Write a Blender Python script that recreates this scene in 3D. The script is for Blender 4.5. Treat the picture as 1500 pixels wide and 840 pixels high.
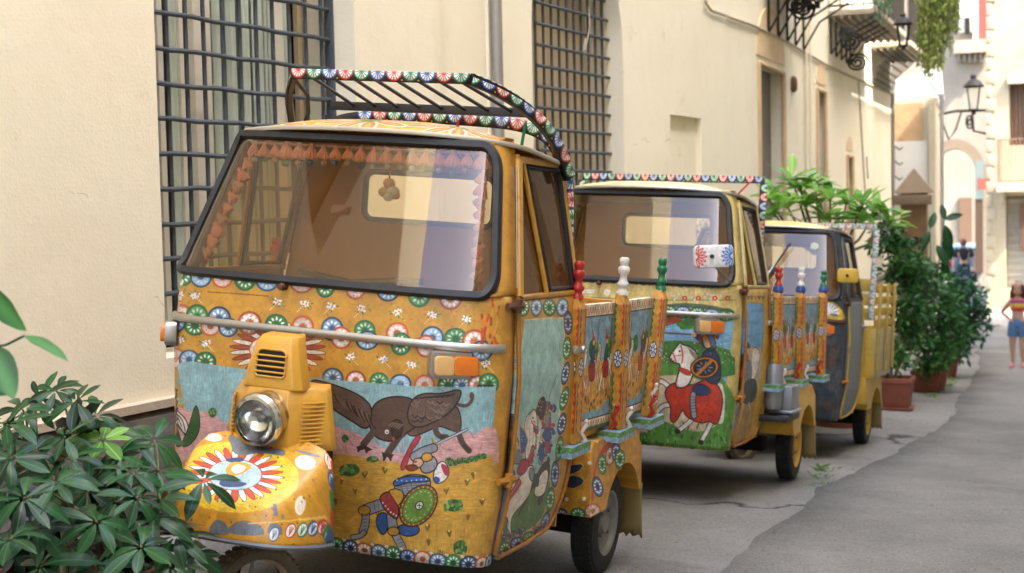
import bpy, bmesh, math, random
import numpy as np
from mathutils import Vector, Matrix
from mathutils.bvhtree import BVHTree

for o in list(bpy.data.objects): bpy.data.objects.remove(o, do_unlink=True)
scene = bpy.context.scene
COL = scene.collection
RND = random.Random(7)
R = math.radians

# ------------------------------------------------------------------ camera
EYE = 1.45                                   # camera height above the paving beside the first truck
FPX = 2083.0; PITCH = math.atan(120.0/FPX); ROLL = 0.022
_F = np.array([0, math.cos(PITCH), -math.sin(PITCH)]); _R0 = np.array([1., 0, 0])
_D0 = np.array([0, -math.sin(PITCH), -math.cos(PITCH)])
_RC = math.cos(ROLL)*_R0 + math.sin(ROLL)*_D0
_DC = math.cos(ROLL)*_D0 - math.sin(ROLL)*_R0
CAMP = np.array([0, 0, EYE])
cd = bpy.data.cameras.new('camera'); cam = bpy.data.objects.new('camera', cd); COL.objects.link(cam)
cm = Matrix.Identity(4)
for i in range(3):
    cm[i][0] = _RC[i]; cm[i][1] = -_DC[i]; cm[i][2] = -_F[i]; cm[i][3] = CAMP[i]
cam.matrix_world = cm
cd.lens = 50; cd.sensor_width = 36; cd.clip_start = 0.05; cd.clip_end = 800
cd.dof.use_dof = True; cd.dof.focus_distance = 4.9; cd.dof.aperture_fstop = 4.0
scene.camera = cam

def ray(px, py):                             # viewing direction through a point of the photograph
    return (px-750)/FPX*_RC + (py-420)/FPX*_DC + _F
def at(px, py, depth):                       # the point at that depth along it
    return CAMP + ray(px, py)*depth

# ------------------------------------------------------------------ world, sun, exposure
SUN_AZ, SUN_EL = R(128), R(52)               # azimuth from +Y clockwise (towards +X)
w = bpy.data.worlds.new('World'); scene.world = w; w.use_nodes = True
nt = w.node_tree; nt.nodes.clear()
sky = nt.nodes.new('ShaderNodeTexSky'); sky.sky_type = 'NISHITA'; sky.sun_disc = False
sky.sun_elevation = SUN_EL; sky.sun_rotation = SUN_AZ
sky.air_density = 1.0; sky.dust_density = 5.0; sky.ozone_density = 0.3
bg = nt.nodes.new('ShaderNodeBackground'); bg.inputs['Strength'].default_value = 0.15
wo = nt.nodes.new('ShaderNodeOutputWorld')
nt.links.new(sky.outputs[0], bg.inputs[0]); nt.links.new(bg.outputs[0], wo.inputs[0])
sd = bpy.data.lights.new('sun', 'SUN'); sd.energy = 2.2; sd.angle = R(0.5); sd.color = (1, .94, .84)
sun = bpy.data.objects.new('sun', sd); COL.objects.link(sun)
_sv = Vector((math.sin(SUN_AZ)*math.cos(SUN_EL), math.cos(SUN_AZ)*math.cos(SUN_EL), math.sin(SUN_EL)))
sun.rotation_euler = _sv.to_track_quat('Z', 'Y').to_euler(); sun.location = (12, -10, 20)
vs = scene.view_settings
vs.view_transform = 'Standard'; vs.look = 'None'; vs.gamma = 1; vs.use_curve_mapping = False
vs.exposure = 3.15
scene.cycles.use_denoising = True
scene.cycles.max_bounces = 8; scene.cycles.transparent_max_bounces = 12
scene.cycles.diffuse_bounces = 4; scene.cycles.glossy_bounces = 3
scene.cycles.caustics_reflective = False; scene.cycles.caustics_refractive = False

# ------------------------------------------------------------------ materials
def srgb(h):
    if isinstance(h, str):
        h = h.lstrip('#'); h = [int(h[i:i+2], 16)/255 for i in (0, 2, 4)]
    return [c/12.92 if c <= .04045 else ((c+.055)/1.055)**2.4 for c in h]

def mat(name, col, rough=.6, metal=0., var=.0, vscale=6., dirt=None, dirt_amt=0., dscale=3., bump=0., bscale=60.,
        spec=.5, coat=0., coords='Object', stretch=None, bump2=0., b2scale=6.):
    """Principled surface with a little colour variation, dirt and relief from noise."""
    m = bpy.data.materials.get(name)
    if m: return m
    m = bpy.data.materials.new(name); m.use_nodes = True
    n = m.node_tree.nodes; l = m.node_tree.links; b = n['Principled BSDF']
    c = srgb(col)
    b.inputs['Roughness'].default_value = rough; b.inputs['Metallic'].default_value = metal
    b.inputs['Specular IOR Level'].default_value = spec; b.inputs['Coat Weight'].default_value = coat
    b.inputs['Base Color'].default_value = (*c, 1)
    tc = n.new('ShaderNodeTexCoord'); vec = tc.outputs[coords]
    if stretch:
        mp = n.new('ShaderNodeMapping'); mp.inputs['Scale'].default_value = stretch
        l.new(vec, mp.inputs[0]); vec = mp.outputs[0]
    cur = None
    if var > 0:
        t = n.new('ShaderNodeTexNoise'); t.inputs['Scale'].default_value = vscale; t.inputs['Detail'].default_value = 6
        t.inputs['Roughness'].default_value = .65
        l.new(vec, t.inputs['Vector'])
        mx = n.new('ShaderNodeMix'); mx.data_type = 'RGBA'
        mx.inputs[6].default_value = (*[v*(1-var) for v in c], 1); mx.inputs[7].default_value = (*[min(1, v*(1+var)) for v in c], 1)
        l.new(t.outputs['Fac'], mx.inputs[0]); cur = mx.outputs[2]
    if dirt is not None and dirt_amt > 0:
        t = n.new('ShaderNodeTexNoise'); t.inputs['Scale'].default_value = dscale; t.inputs['Detail'].default_value = 9
        t.inputs['Roughness'].default_value = .7
        l.new(vec, t.inputs['Vector'])
        rp = n.new('ShaderNodeMapRange'); rp.inputs[1].default_value = .5; rp.inputs[2].default_value = .72
        rp.inputs[4].default_value = dirt_amt; l.new(t.outputs['Fac'], rp.inputs[0])
        mx = n.new('ShaderNodeMix'); mx.data_type = 'RGBA'; l.new(rp.outputs[0], mx.inputs[0])
        if cur is not None: l.new(cur, mx.inputs[6])
        else: mx.inputs[6].default_value = (*c, 1)
        mx.inputs[7].default_value = (*srgb(dirt), 1); cur = mx.outputs[2]
    if cur is not None: l.new(cur, b.inputs['Base Color'])
    if bump > 0:
        t = n.new('ShaderNodeTexNoise'); t.inputs['Scale'].default_value = bscale; t.inputs['Detail'].default_value = 5
        l.new(vec, t.inputs['Vector'])
        bp = n.new('ShaderNodeBump'); bp.inputs['Strength'].default_value = bump; bp.inputs['Distance'].default_value = .01
        l.new(t.outputs['Fac'], bp.inputs['Height'])
        if bump2 > 0:
            t2 = n.new('ShaderNodeTexNoise'); t2.inputs['Scale'].default_value = b2scale; t2.inputs['Detail'].default_value = 3
            l.new(vec, t2.inputs['Vector'])
            bp2 = n.new('ShaderNodeBump'); bp2.inputs['Strength'].default_value = bump2; bp2.inputs['Distance'].default_value = .03
            l.new(t2.outputs['Fac'], bp2.inputs['Height']); l.new(bp2.outputs[0], bp.inputs['Normal'])
        l.new(bp.outputs[0], b.inputs['Normal'])
    return m

def glassmat(name, tint, refl=1.0, rough=.0, dust=0.0, dustcol='#b8a88c'):
    """Thin pane: tinted transparency under a Fresnel mirror, with an optional film of dust."""
    m = bpy.data.materials.new(name); m.use_nodes = True
    n = m.node_tree.nodes; l = m.node_tree.links; n.clear()
    out = n.new('ShaderNodeOutputMaterial'); tr = n.new('ShaderNodeBsdfTransparent'); tr.inputs[0].default_value = (*srgb(tint), 1)
    gl = n.new('ShaderNodeBsdfGlossy'); gl.inputs['Roughness'].default_value = rough
    fr = n.new('ShaderNodeFresnel'); fr.inputs[0].default_value = 1.52
    mu = n.new('ShaderNodeMath'); mu.operation = 'MULTIPLY'; mu.inputs[1].default_value = 1.9*refl; mu.use_clamp = True
    l.new(fr.outputs[0], mu.inputs[0])
    mx = n.new('ShaderNodeMixShader'); l.new(mu.outputs[0], mx.inputs[0]); l.new(tr.outputs[0], mx.inputs[1]); l.new(gl.outputs[0], mx.inputs[2])
    sh = mx.outputs[0]
    if dust > 0:
        df = n.new('ShaderNodeBsdfDiffuse'); df.inputs[0].default_value = (*srgb(dustcol), 1)
        t = n.new('ShaderNodeTexNoise'); t.inputs['Scale'].default_value = 5; t.inputs['Detail'].default_value = 8
        tc = n.new('ShaderNodeTexCoord'); l.new(tc.outputs['Object'], t.inputs['Vector'])
        rp = n.new('ShaderNodeMapRange'); rp.inputs[1].default_value = .3; rp.inputs[2].default_value = .75
        rp.inputs[3].default_value = dust*.4; rp.inputs[4].default_value = dust*1.5; l.new(t.outputs['Fac'], rp.inputs[0])
        m2 = n.new('ShaderNodeMixShader'); l.new(rp.outputs[0], m2.inputs[0]); l.new(sh, m2.inputs[1]); l.new(df.outputs[0], m2.inputs[2]); sh = m2.outputs[0]
    l.new(sh, out.inputs[0])
    return m

# ------------------------------------------------------------------ painted decoration: a small 2-D paint box
def chaikin(pts, n=2, closed=True):
    p = np.asarray(pts, float)
    for _ in range(n):
        q = np.roll(p, -1, 0) if closed else p[1:]
        a = p if closed else p[:-1]
        s = np.empty((2*len(a), 2)); s[0::2] = a*.75+q*.25; s[1::2] = a*.25+q*.75
        p = s if closed else np.vstack([p[:1], s, p[-1:]])
    return p

class Canvas:
    """Colours painted on a surface measured in metres (u, v); becomes the paint layer of one material."""
    def __init__(s, u0, v0, u1, v1, res, base, mapping=None, ss=2):
        s.b = (u0, v0, u1, v1); s.ss = ss; s.k = res*ss
        s.W = max(4, int((u1-u0)*res))*ss; s.H = max(4, int((v1-v0)*res))*ss
        s.a = np.empty((s.H, s.W, 3), np.float32); s.a[:] = s.c(base); s.m = mapping
        s.rng = np.random.default_rng(3)
        z = s.rng.normal(0, 1, (512, 512)).astype(np.float32)          # streaky brush marks
        for sh, ax in ((1, 1), (2, 1), (4, 1), (8, 1), (16, 1), (1, 0), (2, 0)): z = z+np.roll(z, sh, ax)
        s.brush = z/z.std()
    @staticmethod
    def c(h):
        if isinstance(h, str):
            h = h.lstrip('#'); return np.array([int(h[i:i+2], 16)/255 for i in (0, 2, 4)], np.float32)
        return np.array(h, np.float32)
    def px(s, pts, raw=False):
        p = np.asarray(pts, float)
        if s.m is not None and not raw: p = np.array([s.m(*q) for q in p])
        q = np.empty_like(p); q[:, 0] = (p[:, 0]-s.b[0])/(s.b[2]-s.b[0])*s.W; q[:, 1] = (p[:, 1]-s.b[1])/(s.b[3]-s.b[1])*s.H
        return q
    def _fill(s, p, col, a=1.):
        x0 = max(0, int(p[:, 0].min())-1); x1 = min(s.W, int(p[:, 0].max())+2)
        y0 = max(0, int(p[:, 1].min())-1); y1 = min(s.H, int(p[:, 1].max())+2)
        if x1 <= x0 or y1 <= y0: return
        X = np.arange(x0, x1)[None, :]+.5; Y = np.arange(y0, y1)[:, None]+.5
        ins = np.zeros((y1-y0, x1-x0), bool)
        q = np.roll(p, -1, 0)
        for (ax, ay), (bx, by) in zip(p, q):
            if ay == by: continue
            lo, hi = (ay, by) if ay < by else (by, ay)
            r0 = max(0, int(math.floor(lo-y0))-1); r1 = min(y1-y0, int(math.ceil(hi-y0))+1)
            if r1 <= r0: continue
            yy = Y[r0:r1]
            ins[r0:r1] ^= (((ay > yy) != (by > yy)) & (X < (bx-ax)*(yy-ay)/(by-ay)+ax))
        sub = s.a[y0:y1, x0:x1]
        if ins.sum() < 60: sub[ins] = sub[ins]*(1-a)+s.c(col)*a; return
        ox, oy = s.rng.integers(512), s.rng.integers(512); T_ = s.brush if s.rng.random() < .5 else s.brush.T
        f = 1+.055*T_[(np.arange(y0, y1)+oy)[:, None] % 512, (np.arange(x0, x1)+ox)[None, :] % 512]
        sub[ins] = sub[ins]*(1-a)+np.clip(s.c(col)*f[ins][:, None], 0, 1)*a
    def poly(s, pts, col, smooth=2, line=None, lw=.003, raw=False, a=1.):
        p = chaikin(pts, smooth) if smooth else np.asarray(pts, float)
        q = s.px(p, raw); s._fill(q, col, a)
        if line: s._stroke(np.vstack([q, q[:1]]), lw*s.k, line)
        return s
    def _stroke(s, q, w, col, a=1., taper=False):
        col = s.c(col); n = len(q)-1
        for i in range(n):
            p0, p1 = q[i], q[i+1]; h = w/2
            if taper: h *= max(.12, 1-(i+.5)/n)
            x0 = max(0, int(min(p0[0], p1[0])-h-1)); x1 = min(s.W, int(max(p0[0], p1[0])+h+2))
            y0 = max(0, int(min(p0[1], p1[1])-h-1)); y1 = min(s.H, int(max(p0[1], p1[1])+h+2))
            if x1 <= x0 or y1 <= y0: continue
            X = np.arange(x0, x1)[None, :]+.5; Y = np.arange(y0, y1)[:, None]+.5
            d = p1-p0; L2 = max(1e-9, d@d)
            t = np.clip(((X-p0[0])*d[0]+(Y-p0[1])*d[1])/L2, 0, 1)
            m = (X-p0[0]-t*d[0])**2+(Y-p0[1]-t*d[1])**2 < h*h
            sub = s.a[y0:y1, x0:x1]; sub[m] = sub[m]*(1-a)+col*a
    def line(s, pts, col, lw=.004, smooth=2, raw=False, taper=False, a=1.):
        p = chaikin(pts, smooth, False) if smooth and len(pts) > 2 else np.asarray(pts, float)
        s._stroke(s.px(p, raw), lw*s.k, col, a, taper); return s
    def ell(s, cx, cy, rx, ry, col, rot=0., n=22, line=None, lw=.003, raw=False, a=1.):
        t = np.linspace(0, 2*math.pi, n, endpoint=False)
        x = rx*np.cos(t); y = ry*np.sin(t); cr, sr = math.cos(rot), math.sin(rot)
        return s.poly(np.stack([cx+x*cr-y*sr, cy+x*sr+y*cr], 1), col, 0, line, lw, raw, a)
    def speck(s, box, n, cols, r=(.002, .004), raw=True):
        for _ in range(n):
            u = s.rng.uniform(box[0], box[2]); v = s.rng.uniform(box[1], box[3])
            rr = s.rng.uniform(*r); s.ell(u, v, rr, rr*s.rng.uniform(.6, 1.4), cols[s.rng.integers(len(cols))], n=7, raw=raw)
    def mottle(s, amt=.06, cell=40, seed=1):
        g = np.random.default_rng(seed)
        for k, f in ((cell, 1.), (cell//4+1, .6), (cell//12+1, .35)):
            gh, gw = s.H//k+2, s.W//k+2
            z = g.normal(0, 1, (gh, gw)).astype(np.float32)
            yi = np.linspace(0, gh-1.001, s.H); xi = np.linspace(0, gw-1.001, s.W)
            y0 = yi.astype(int); x0 = xi.astype(int); fy = (yi-y0)[:, None]; fx = (xi-x0)[None, :]
            v = (z[y0][:, x0]*(1-fx)+z[y0][:, x0+1]*fx)*(1-fy)+(z[y0+1][:, x0]*(1-fx)+z[y0+1][:, x0+1]*fx)*fy
            s.a *= (1+amt*f*np.clip(v, -2.2, 2.2))[:, :, None]
        np.clip(s.a, 0, 1, out=s.a); return s
    def image(s, name):
        a = s.a.reshape(s.H//s.ss, s.ss, s.W//s.ss, s.ss, 3).mean((1, 3))
        h, w_ = a.shape[:2]
        im = bpy.data.images.new(name, w_, h, alpha=False)
        px = np.ones((h, w_, 4), np.float32); px[:, :, :3] = a
        im.pixels.foreach_set(px.ravel()); im.update(); im.pack(); return im

def paintmat(name, canvas, rough=.42, grime=.25, chip=0.0, coat=.0, bumpy=.25, scale=9.):
    """Hand-painted sheet metal or wood: the paint box colours, worn and dirtied by noise."""
    im = canvas.image(name); m = bpy.data.materials.new(name); m.use_nodes = True
    n = m.node_tree.nodes; l = m.node_tree.links; b = n['Principled BSDF']
    t = n.new('ShaderNodeTexImage'); t.image = im; t.interpolation = 'Cubic'; t.extension = 'EXTEND'
    tc = n.new('ShaderNodeTexCoord'); l.new(tc.outputs['UV'], t.inputs[0])
    no = n.new('ShaderNodeTexNoise'); no.inputs['Scale'].default_value = scale; no.inputs['Detail'].default_value = 10; no.inputs['Roughness'].default_value = .68
    l.new(tc.outputs['Object'], no.inputs['Vector'])
    rp = n.new('ShaderNodeMapRange'); rp.inputs[1].default_value = .42; rp.inputs[2].default_value = .75; rp.inputs[4].default_value = grime
    l.new(no.outputs['Fac'], rp.inputs[0])
    mx = n.new('ShaderNodeMix'); mx.data_type = 'RGBA'; l.new(rp.outputs[0], mx.inputs[0]); l.new(t.outputs[0], mx.inputs[6])
    mx.inputs[7].default_value = (.10, .065, .035, 1); cur = mx.outputs[2]
    if chip > 0:
        n2 = n.new('ShaderNodeTexNoise'); n2.inputs['Scale'].default_value = 38; n2.inputs['Detail'].default_value = 4
        l.new(tc.outputs['Object'], n2.inputs['Vector'])
        r2 = n.new('ShaderNodeMapRange'); r2.inputs[1].default_value = .70; r2.inputs[2].default_value = .72; r2.inputs[4].default_value = chip
        l.new(n2.outputs['Fac'], r2.inputs[0])
        m2 = n.new('ShaderNodeMix'); m2.data_type = 'RGBA'; l.new(r2.outputs[0], m2.inputs[0]); l.new(cur, m2.inputs[6]); m2.inputs[7].default_value = (.09, .08, .075, 1); cur = m2.outputs[2]
    l.new(cur, b.inputs['Base Color'])
    r3 = n.new('ShaderNodeMapRange'); r3.inputs[3].default_value = rough-.1; r3.inputs[4].default_value = rough+.22
    l.new(no.outputs['Fac'], r3.inputs[0]); l.new(r3.outputs[0], b.inputs['Roughness'])
    b.inputs['Coat Weight'].default_value = coat; b.inputs['Coat Roughness'].default_value = .2
    if bumpy:
        n3 = n.new('ShaderNodeTexNoise'); n3.inputs['Scale'].default_value = 14; n3.inputs['Detail'].default_value = 3
        l.new(tc.outputs['Object'], n3.inputs['Vector'])
        bp = n.new('ShaderNodeBump'); bp.inputs['Strength'].default_value = bumpy; bp.inputs['Distance'].default_value = .006
        l.new(n3.outputs['Fac'], bp.inputs['Height']); l.new(bp.outputs[0], b.inputs['Normal'])
    return m

# ------------------------------------------------------------------ mesh helpers
def tag(o, label=None, cat=None, group=None, kind=None):
    if label: o['label'] = label
    if cat: o['category'] = cat
    if group: o['group'] = group
    if kind: o['kind'] = kind
    return o

def empty(name, loc=(0, 0, 0), rz=0., mtx=None, parent=None):
    o = bpy.data.objects.new(name, None); COL.objects.link(o); o.empty_display_size = .1
    if mtx is not None: o.matrix_world = mtx
    else: o.location = loc; o.rotation_euler = (0, 0, rz)
    if parent is not None: o.parent = parent
    return o

def frame_of(t, ref=Vector((0, 0, 1))):
    t = t.normalized(); a = ref
    if abs(t.dot(a)) > .97: a = Vector((1, 0, 0)) if abs(t.x) < .9 else Vector((0, 1, 0))
    x = a.cross(t).normalized(); return x, t.cross(x).normalized()

class MB:
    """Collects shapes; build() links them as ONE mesh object."""
    def __init__(s): s.v = []; s.f = []; s.uv = []      # uv: list of per-face uv lists (or None)
    def add(s, vs, fs, uvs=None):
        o = len(s.v); s.v += [tuple(map(float, q)) for q in vs]
        for i, f in enumerate(fs): s.f.append(tuple(o+k for k in f)); s.uv.append(uvs[i] if uvs else None)
        return s
    def box(s, c, d, M3=None):
        cx, cy, cz = c; x, y, z = d[0]/2, d[1]/2, d[2]/2
        vs = [Vector((sx*x, sy*y, sz*z)) for sx in (-1, 1) for sy in (-1, 1) for sz in (-1, 1)]
        if M3 is not None: vs = [M3 @ q for q in vs]
        vs = [(q[0]+cx, q[1]+cy, q[2]+cz) for q in vs]
        return s.add(vs, [(0, 1, 3, 2), (4, 6, 7, 5), (0, 4, 5, 1), (2, 3, 7, 6), (0, 2, 6, 4), (1, 5, 7, 3)])
    def span(s, a, b): return s.box([(a[i]+b[i])/2 for i in range(3)], [abs(b[i]-a[i]) for i in range(3)])
    def tube(s, pts, r, n=8, closed=False, caps=True):
        P = [Vector(p) for p in pts]; N = len(P); rr = r if hasattr(r, '__len__') else [r]*N
        vs = []; X = None
        for i, p in enumerate(P):
            if closed: t = P[(i+1) % N]-P[i-1]
            else: t = P[min(i+1, N-1)]-P[max(i-1, 0)]
            if t.length < 1e-9: t = Vector((0, 0, 1))
            t.normalize()
            if X is None: X, Y = frame_of(t)
            else:
                X = (X-t*X.dot(t)); 
                if X.length < 1e-6: X, _ = frame_of(t)
                X.normalize(); Y = t.cross(X)
            vs += [p+(X*math.cos(2*math.pi*k/n)+Y*math.sin(2*math.pi*k/n))*rr[i] for k in range(n)]
        fs = []
        for i in range(N if closed else N-1):
            j = (i+1) % N
            fs += [(i*n+k, i*n+(k+1) % n, j*n+(k+1) % n, j*n+k) for k in range(n)]
        if caps and not closed: fs += [tuple(range(n-1, -1, -1)), tuple((N-1)*n+k for k in range(n))]
        return s.add(vs, fs)
    def sweep(s, pts, prof, up=(0, 0, 1), closed=False, vscale=1., u0=0.):
        """Sweep a rectangle-like profile [(side, up)] along a path; uv = (length along, profile index)."""
        P = [Vector(p) for p in pts]; N = len(P); m = len(prof); up = Vector(up); vs = []; L = [u0]
        for i in range(1, N+(1 if closed else 0)): L.append(L[-1]+(P[i % N]-P[i-1]).length)
        for i, p in enumerate(P):
            t = (P[(i+1) % N]-P[i-1]) if closed else (P[min(i+1, N-1)]-P[max(i-1, 0)])
            t.normalize(); sd_ = t.cross(up)
            if sd_.length < 1e-4: sd_ = t.cross(Vector((0, 1, 0)))
            sd_.normalize(); u_ = sd_.cross(t)
            vs += [p+sd_*a+u_*b for a, b in prof]
        fs = []; uv = []
        for i in range(N if closed else N-1):
            j = (i+1) % N
            for k in range(m):
                k2 = (k+1) % m
                fs.append((i*m+k, j*m+k, j*m+k2, i*m+k2))
                a, b = prof[k][1], prof[k2][1]
                uv.append([(L[i], a), (L[i+1], a), (L[i+1], b), (L[i], b)])
        if not closed:
            fs += [tuple(range(m-1, -1, -1)), tuple((N-1)*m+k for k in range(m))]
            uv += [[(L[0], 0)]*m, [(L[-1], 0)]*m]
        return s.add(vs, fs, uv)
    def lathe(s, prof, c=(0, 0, 0), n=20, axis='z', M3=None):
        vs = []; m = len(prof)
        for k in range(n):
            a = 2*math.pi*k/n; ca, sa = math.cos(a), math.sin(a)
            for r, h in prof:
                q = Vector((r*ca, r*sa, h))
                if axis == 'x': q = Vector((h, r*ca, r*sa))
                elif axis == 'y': q = Vector((r*ca, h, -r*sa))
                if M3 is not None: q = M3 @ q
                vs.append((q[0]+c[0], q[1]+c[1], q[2]+c[2]))
        fs = []
        for k in range(n):
            k2 = (k+1) % n
            for i in range(m-1): fs.append((k*m+i, k2*m+i, k2*m+i+1, k*m+i+1))
        return s.add(vs, fs)
    def grid(s, fn, nu, nv, uvfn=None, flip=False):
        vs = [fn(i/nu, j/nv) for j in range(nv+1) for i in range(nu+1)]
        fs = []; uv = []
        for j in range(nv):
            for i in range(nu):
                a = j*(nu+1)+i; f = (a, a+1, a+nu+2, a+nu+1)
                q = [(i/nu, j/nv), ((i+1)/nu, j/nv), ((i+1)/nu, (j+1)/nv), (i/nu, (j+1)/nv)]
                if flip: f = f[::-1]; q = q[::-1]
                fs.append(f); uv.append([uvfn(*t) for t in q] if uvfn else q)
        return s.add(vs, fs, uv)
    def prism(s, poly, fn0, fn1, uvfn=None):
        """A 2-D outline (list of (a, b)) extruded between fn0(a, b) and fn1(a, b)."""
        n = len(poly); vs = [fn0(*q) for q in poly]+[fn1(*q) for q in poly]
        fs = [tuple(range(n-1, -1, -1)), tuple(range(n, 2*n))]
        uf = uvfn or (lambda a, b: (a, b))
        uv = [[uf(*poly[k]) for k in range(n-1, -1, -1)], [uf(*q) for q in poly]]
        for i in range(n):
            j = (i+1) % n; fs.append((i, j, n+j, n+i)); uv.append([uf(*poly[i]), uf(*poly[j]), uf(*poly[j]), uf(*poly[i])])
        return s.add(vs, fs, uv)
    def build(s, name, m, parent=None, smooth=30, bevel=0., bseg=2, solid=0., uvbox=None, mtx=None, recalc=False, subdiv=0):
        me = bpy.data.meshes.new(name); me.from_pydata(s.v, [], s.f)
        if any(u is not None for u in s.uv):
            ul = me.uv_layers.new(name='UVMap'); k = 0; flat = np.zeros(len(me.loops)*2, np.float32)
            b0 = uvbox or (0, 0, 1, 1)
            for f, u in zip(s.f, s.uv):
                for q in range(len(f)):
                    if u is not None:
                        flat[2*k] = (u[q][0]-b0[0])/(b0[2]-b0[0]); flat[2*k+1] = (u[q][1]-b0[1])/(b0[3]-b0[1])
                    k += 1
            ul.data.foreach_set('uv', flat)
        if bevel > 0 or recalc:
            bm = bmesh.new(); bm.from_mesh(me)
            if recalc: bmesh.ops.recalc_face_normals(bm, faces=bm.faces)
            if bevel > 0:
                es = [e for e in bm.edges if len(e.link_faces) == 2 and e.calc_face_angle(0) > .5]
                bmesh.ops.bevel(bm, geom=es, offset=bevel, segments=bseg, affect='EDGES', profile=.6, clamp_overlap=True)
            bm.to_mesh(me); bm.free()
        me.materials.append(m)
        if smooth: me.shade_smooth(); me.set_sharp_from_angle(angle=R(smooth))
        me.update()
        o = bpy.data.objects.new(name, me); COL.objects.link(o)
        if mtx is not None: o.matrix_world = mtx
        if parent is not None: o.parent = parent
        if solid: md = o.modifiers.new('thickness', 'SOLIDIFY'); md.thickness = solid; md.offset = -1
        if subdiv: md = o.modifiers.new('smooth', 'SUBSURF'); md.levels = md.render_levels = subdiv
        return o

def clone(o, parent=None):
    c = o.copy(); COL.objects.link(c); c.parent = parent
    for ch in list(o.children): clone(ch, c)
    return c

def rrect(x0, y0, x1, y1, r, n=5):
    rs = r if hasattr(r, '__len__') else [r]*4      # corner radii: (x0,y0) (x1,y0) (x1,y1) (x0,y1)
    out = []
    for (cx, cy, a0, rr) in ((x0+rs[0], y0+rs[0], 180, rs[0]), (x1-rs[1], y0+rs[1], 270, rs[1]), (x1-rs[2], y1-rs[2], 0, rs[2]), (x0+rs[3], y1-rs[3], 90, rs[3])):
        for k in range(n+1):
            a = R(a0+90*k/n); out.append((cx+rr*math.cos(a), cy+rr*math.sin(a)))
    return out

def mix(a, b, t): return a+(b-a)*t
def lerp_tab(x, tab): return float(np.interp(x, [q[0] for q in tab], [q[1] for q in tab]))
# ================================================================== the lie of the land
YS = R(22.0); ES = np.array([math.sin(YS), math.cos(YS), 0]); ET = np.array([math.cos(YS), -math.sin(YS), 0])
ORG = np.array([-0.6674, 4.7035, 0.0])
_ps = [(-40, -.75), (-14, -1.12), (-6, -1.25), (-1, -1.375), (0, -1.4025), (1.3, -1.445), (3.17, -1.582), (4.4, -1.67), (6.08, -1.85), (7.3, -1.925),
       (10, -2.06), (16, -2.33), (22, -2.56), (30, -2.83), (50, -3.35), (120, -4.2), (300, -5)]
def st(x, y):
    q = np.array([x, y, 0])-ORG; return float(q@ES), float(q@ET)
def ground_st(s, t):
    z = lerp_tab(s, _ps)+EYE
    lean = lerp_tab(s, [(-4, .06), (0, .0795), (1.3, .075), (3.2, .046), (8, .038), (14, .01), (20, 0)])
    tt = -1.6 if t < -1.6 else (t if t < .9 else .9+(1-math.exp(-(t-.9)/1.2))*1.2)
    return z-lean*tt
def ground(x, y): return ground_st(*st(x, y))
def gpoint(s, t, dz=0.):
    p = ORG+ES*s+ET*t; return np.array([p[0], p[1], ground_st(s, t)+dz])
def ghit(px, py):                             # where the sight line through a photo point meets the ground
    r_ = ray(px, py); lo, hi = 1., 120.
    for _ in range(50):
        m = (lo+hi)/2; q = CAMP+r_*m
        if q[2] > ground(q[0], q[1]): lo = m
        else: hi = m
    return CAMP+r_*lo

def sheet(name, ss, tl, tr, nt_, dz, m):
    """A strip of ground between tl(s) and tr(s)."""
    b = MB(); vs = []; n = nt_+1
    for s in ss:
        a, c = tl(s), tr(s)
        for k in range(n):
            p = gpoint(s, mix(a, c, (k/nt_)), dz); vs.append(p)
    fs = [(i*n+k, i*n+k+1, (i+1)*n+k+1, (i+1)*n+k) for i in range(len(ss)-1) for k in range(nt_)]
    b.add(vs, fs); return b.build(name, m, smooth=60)

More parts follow.
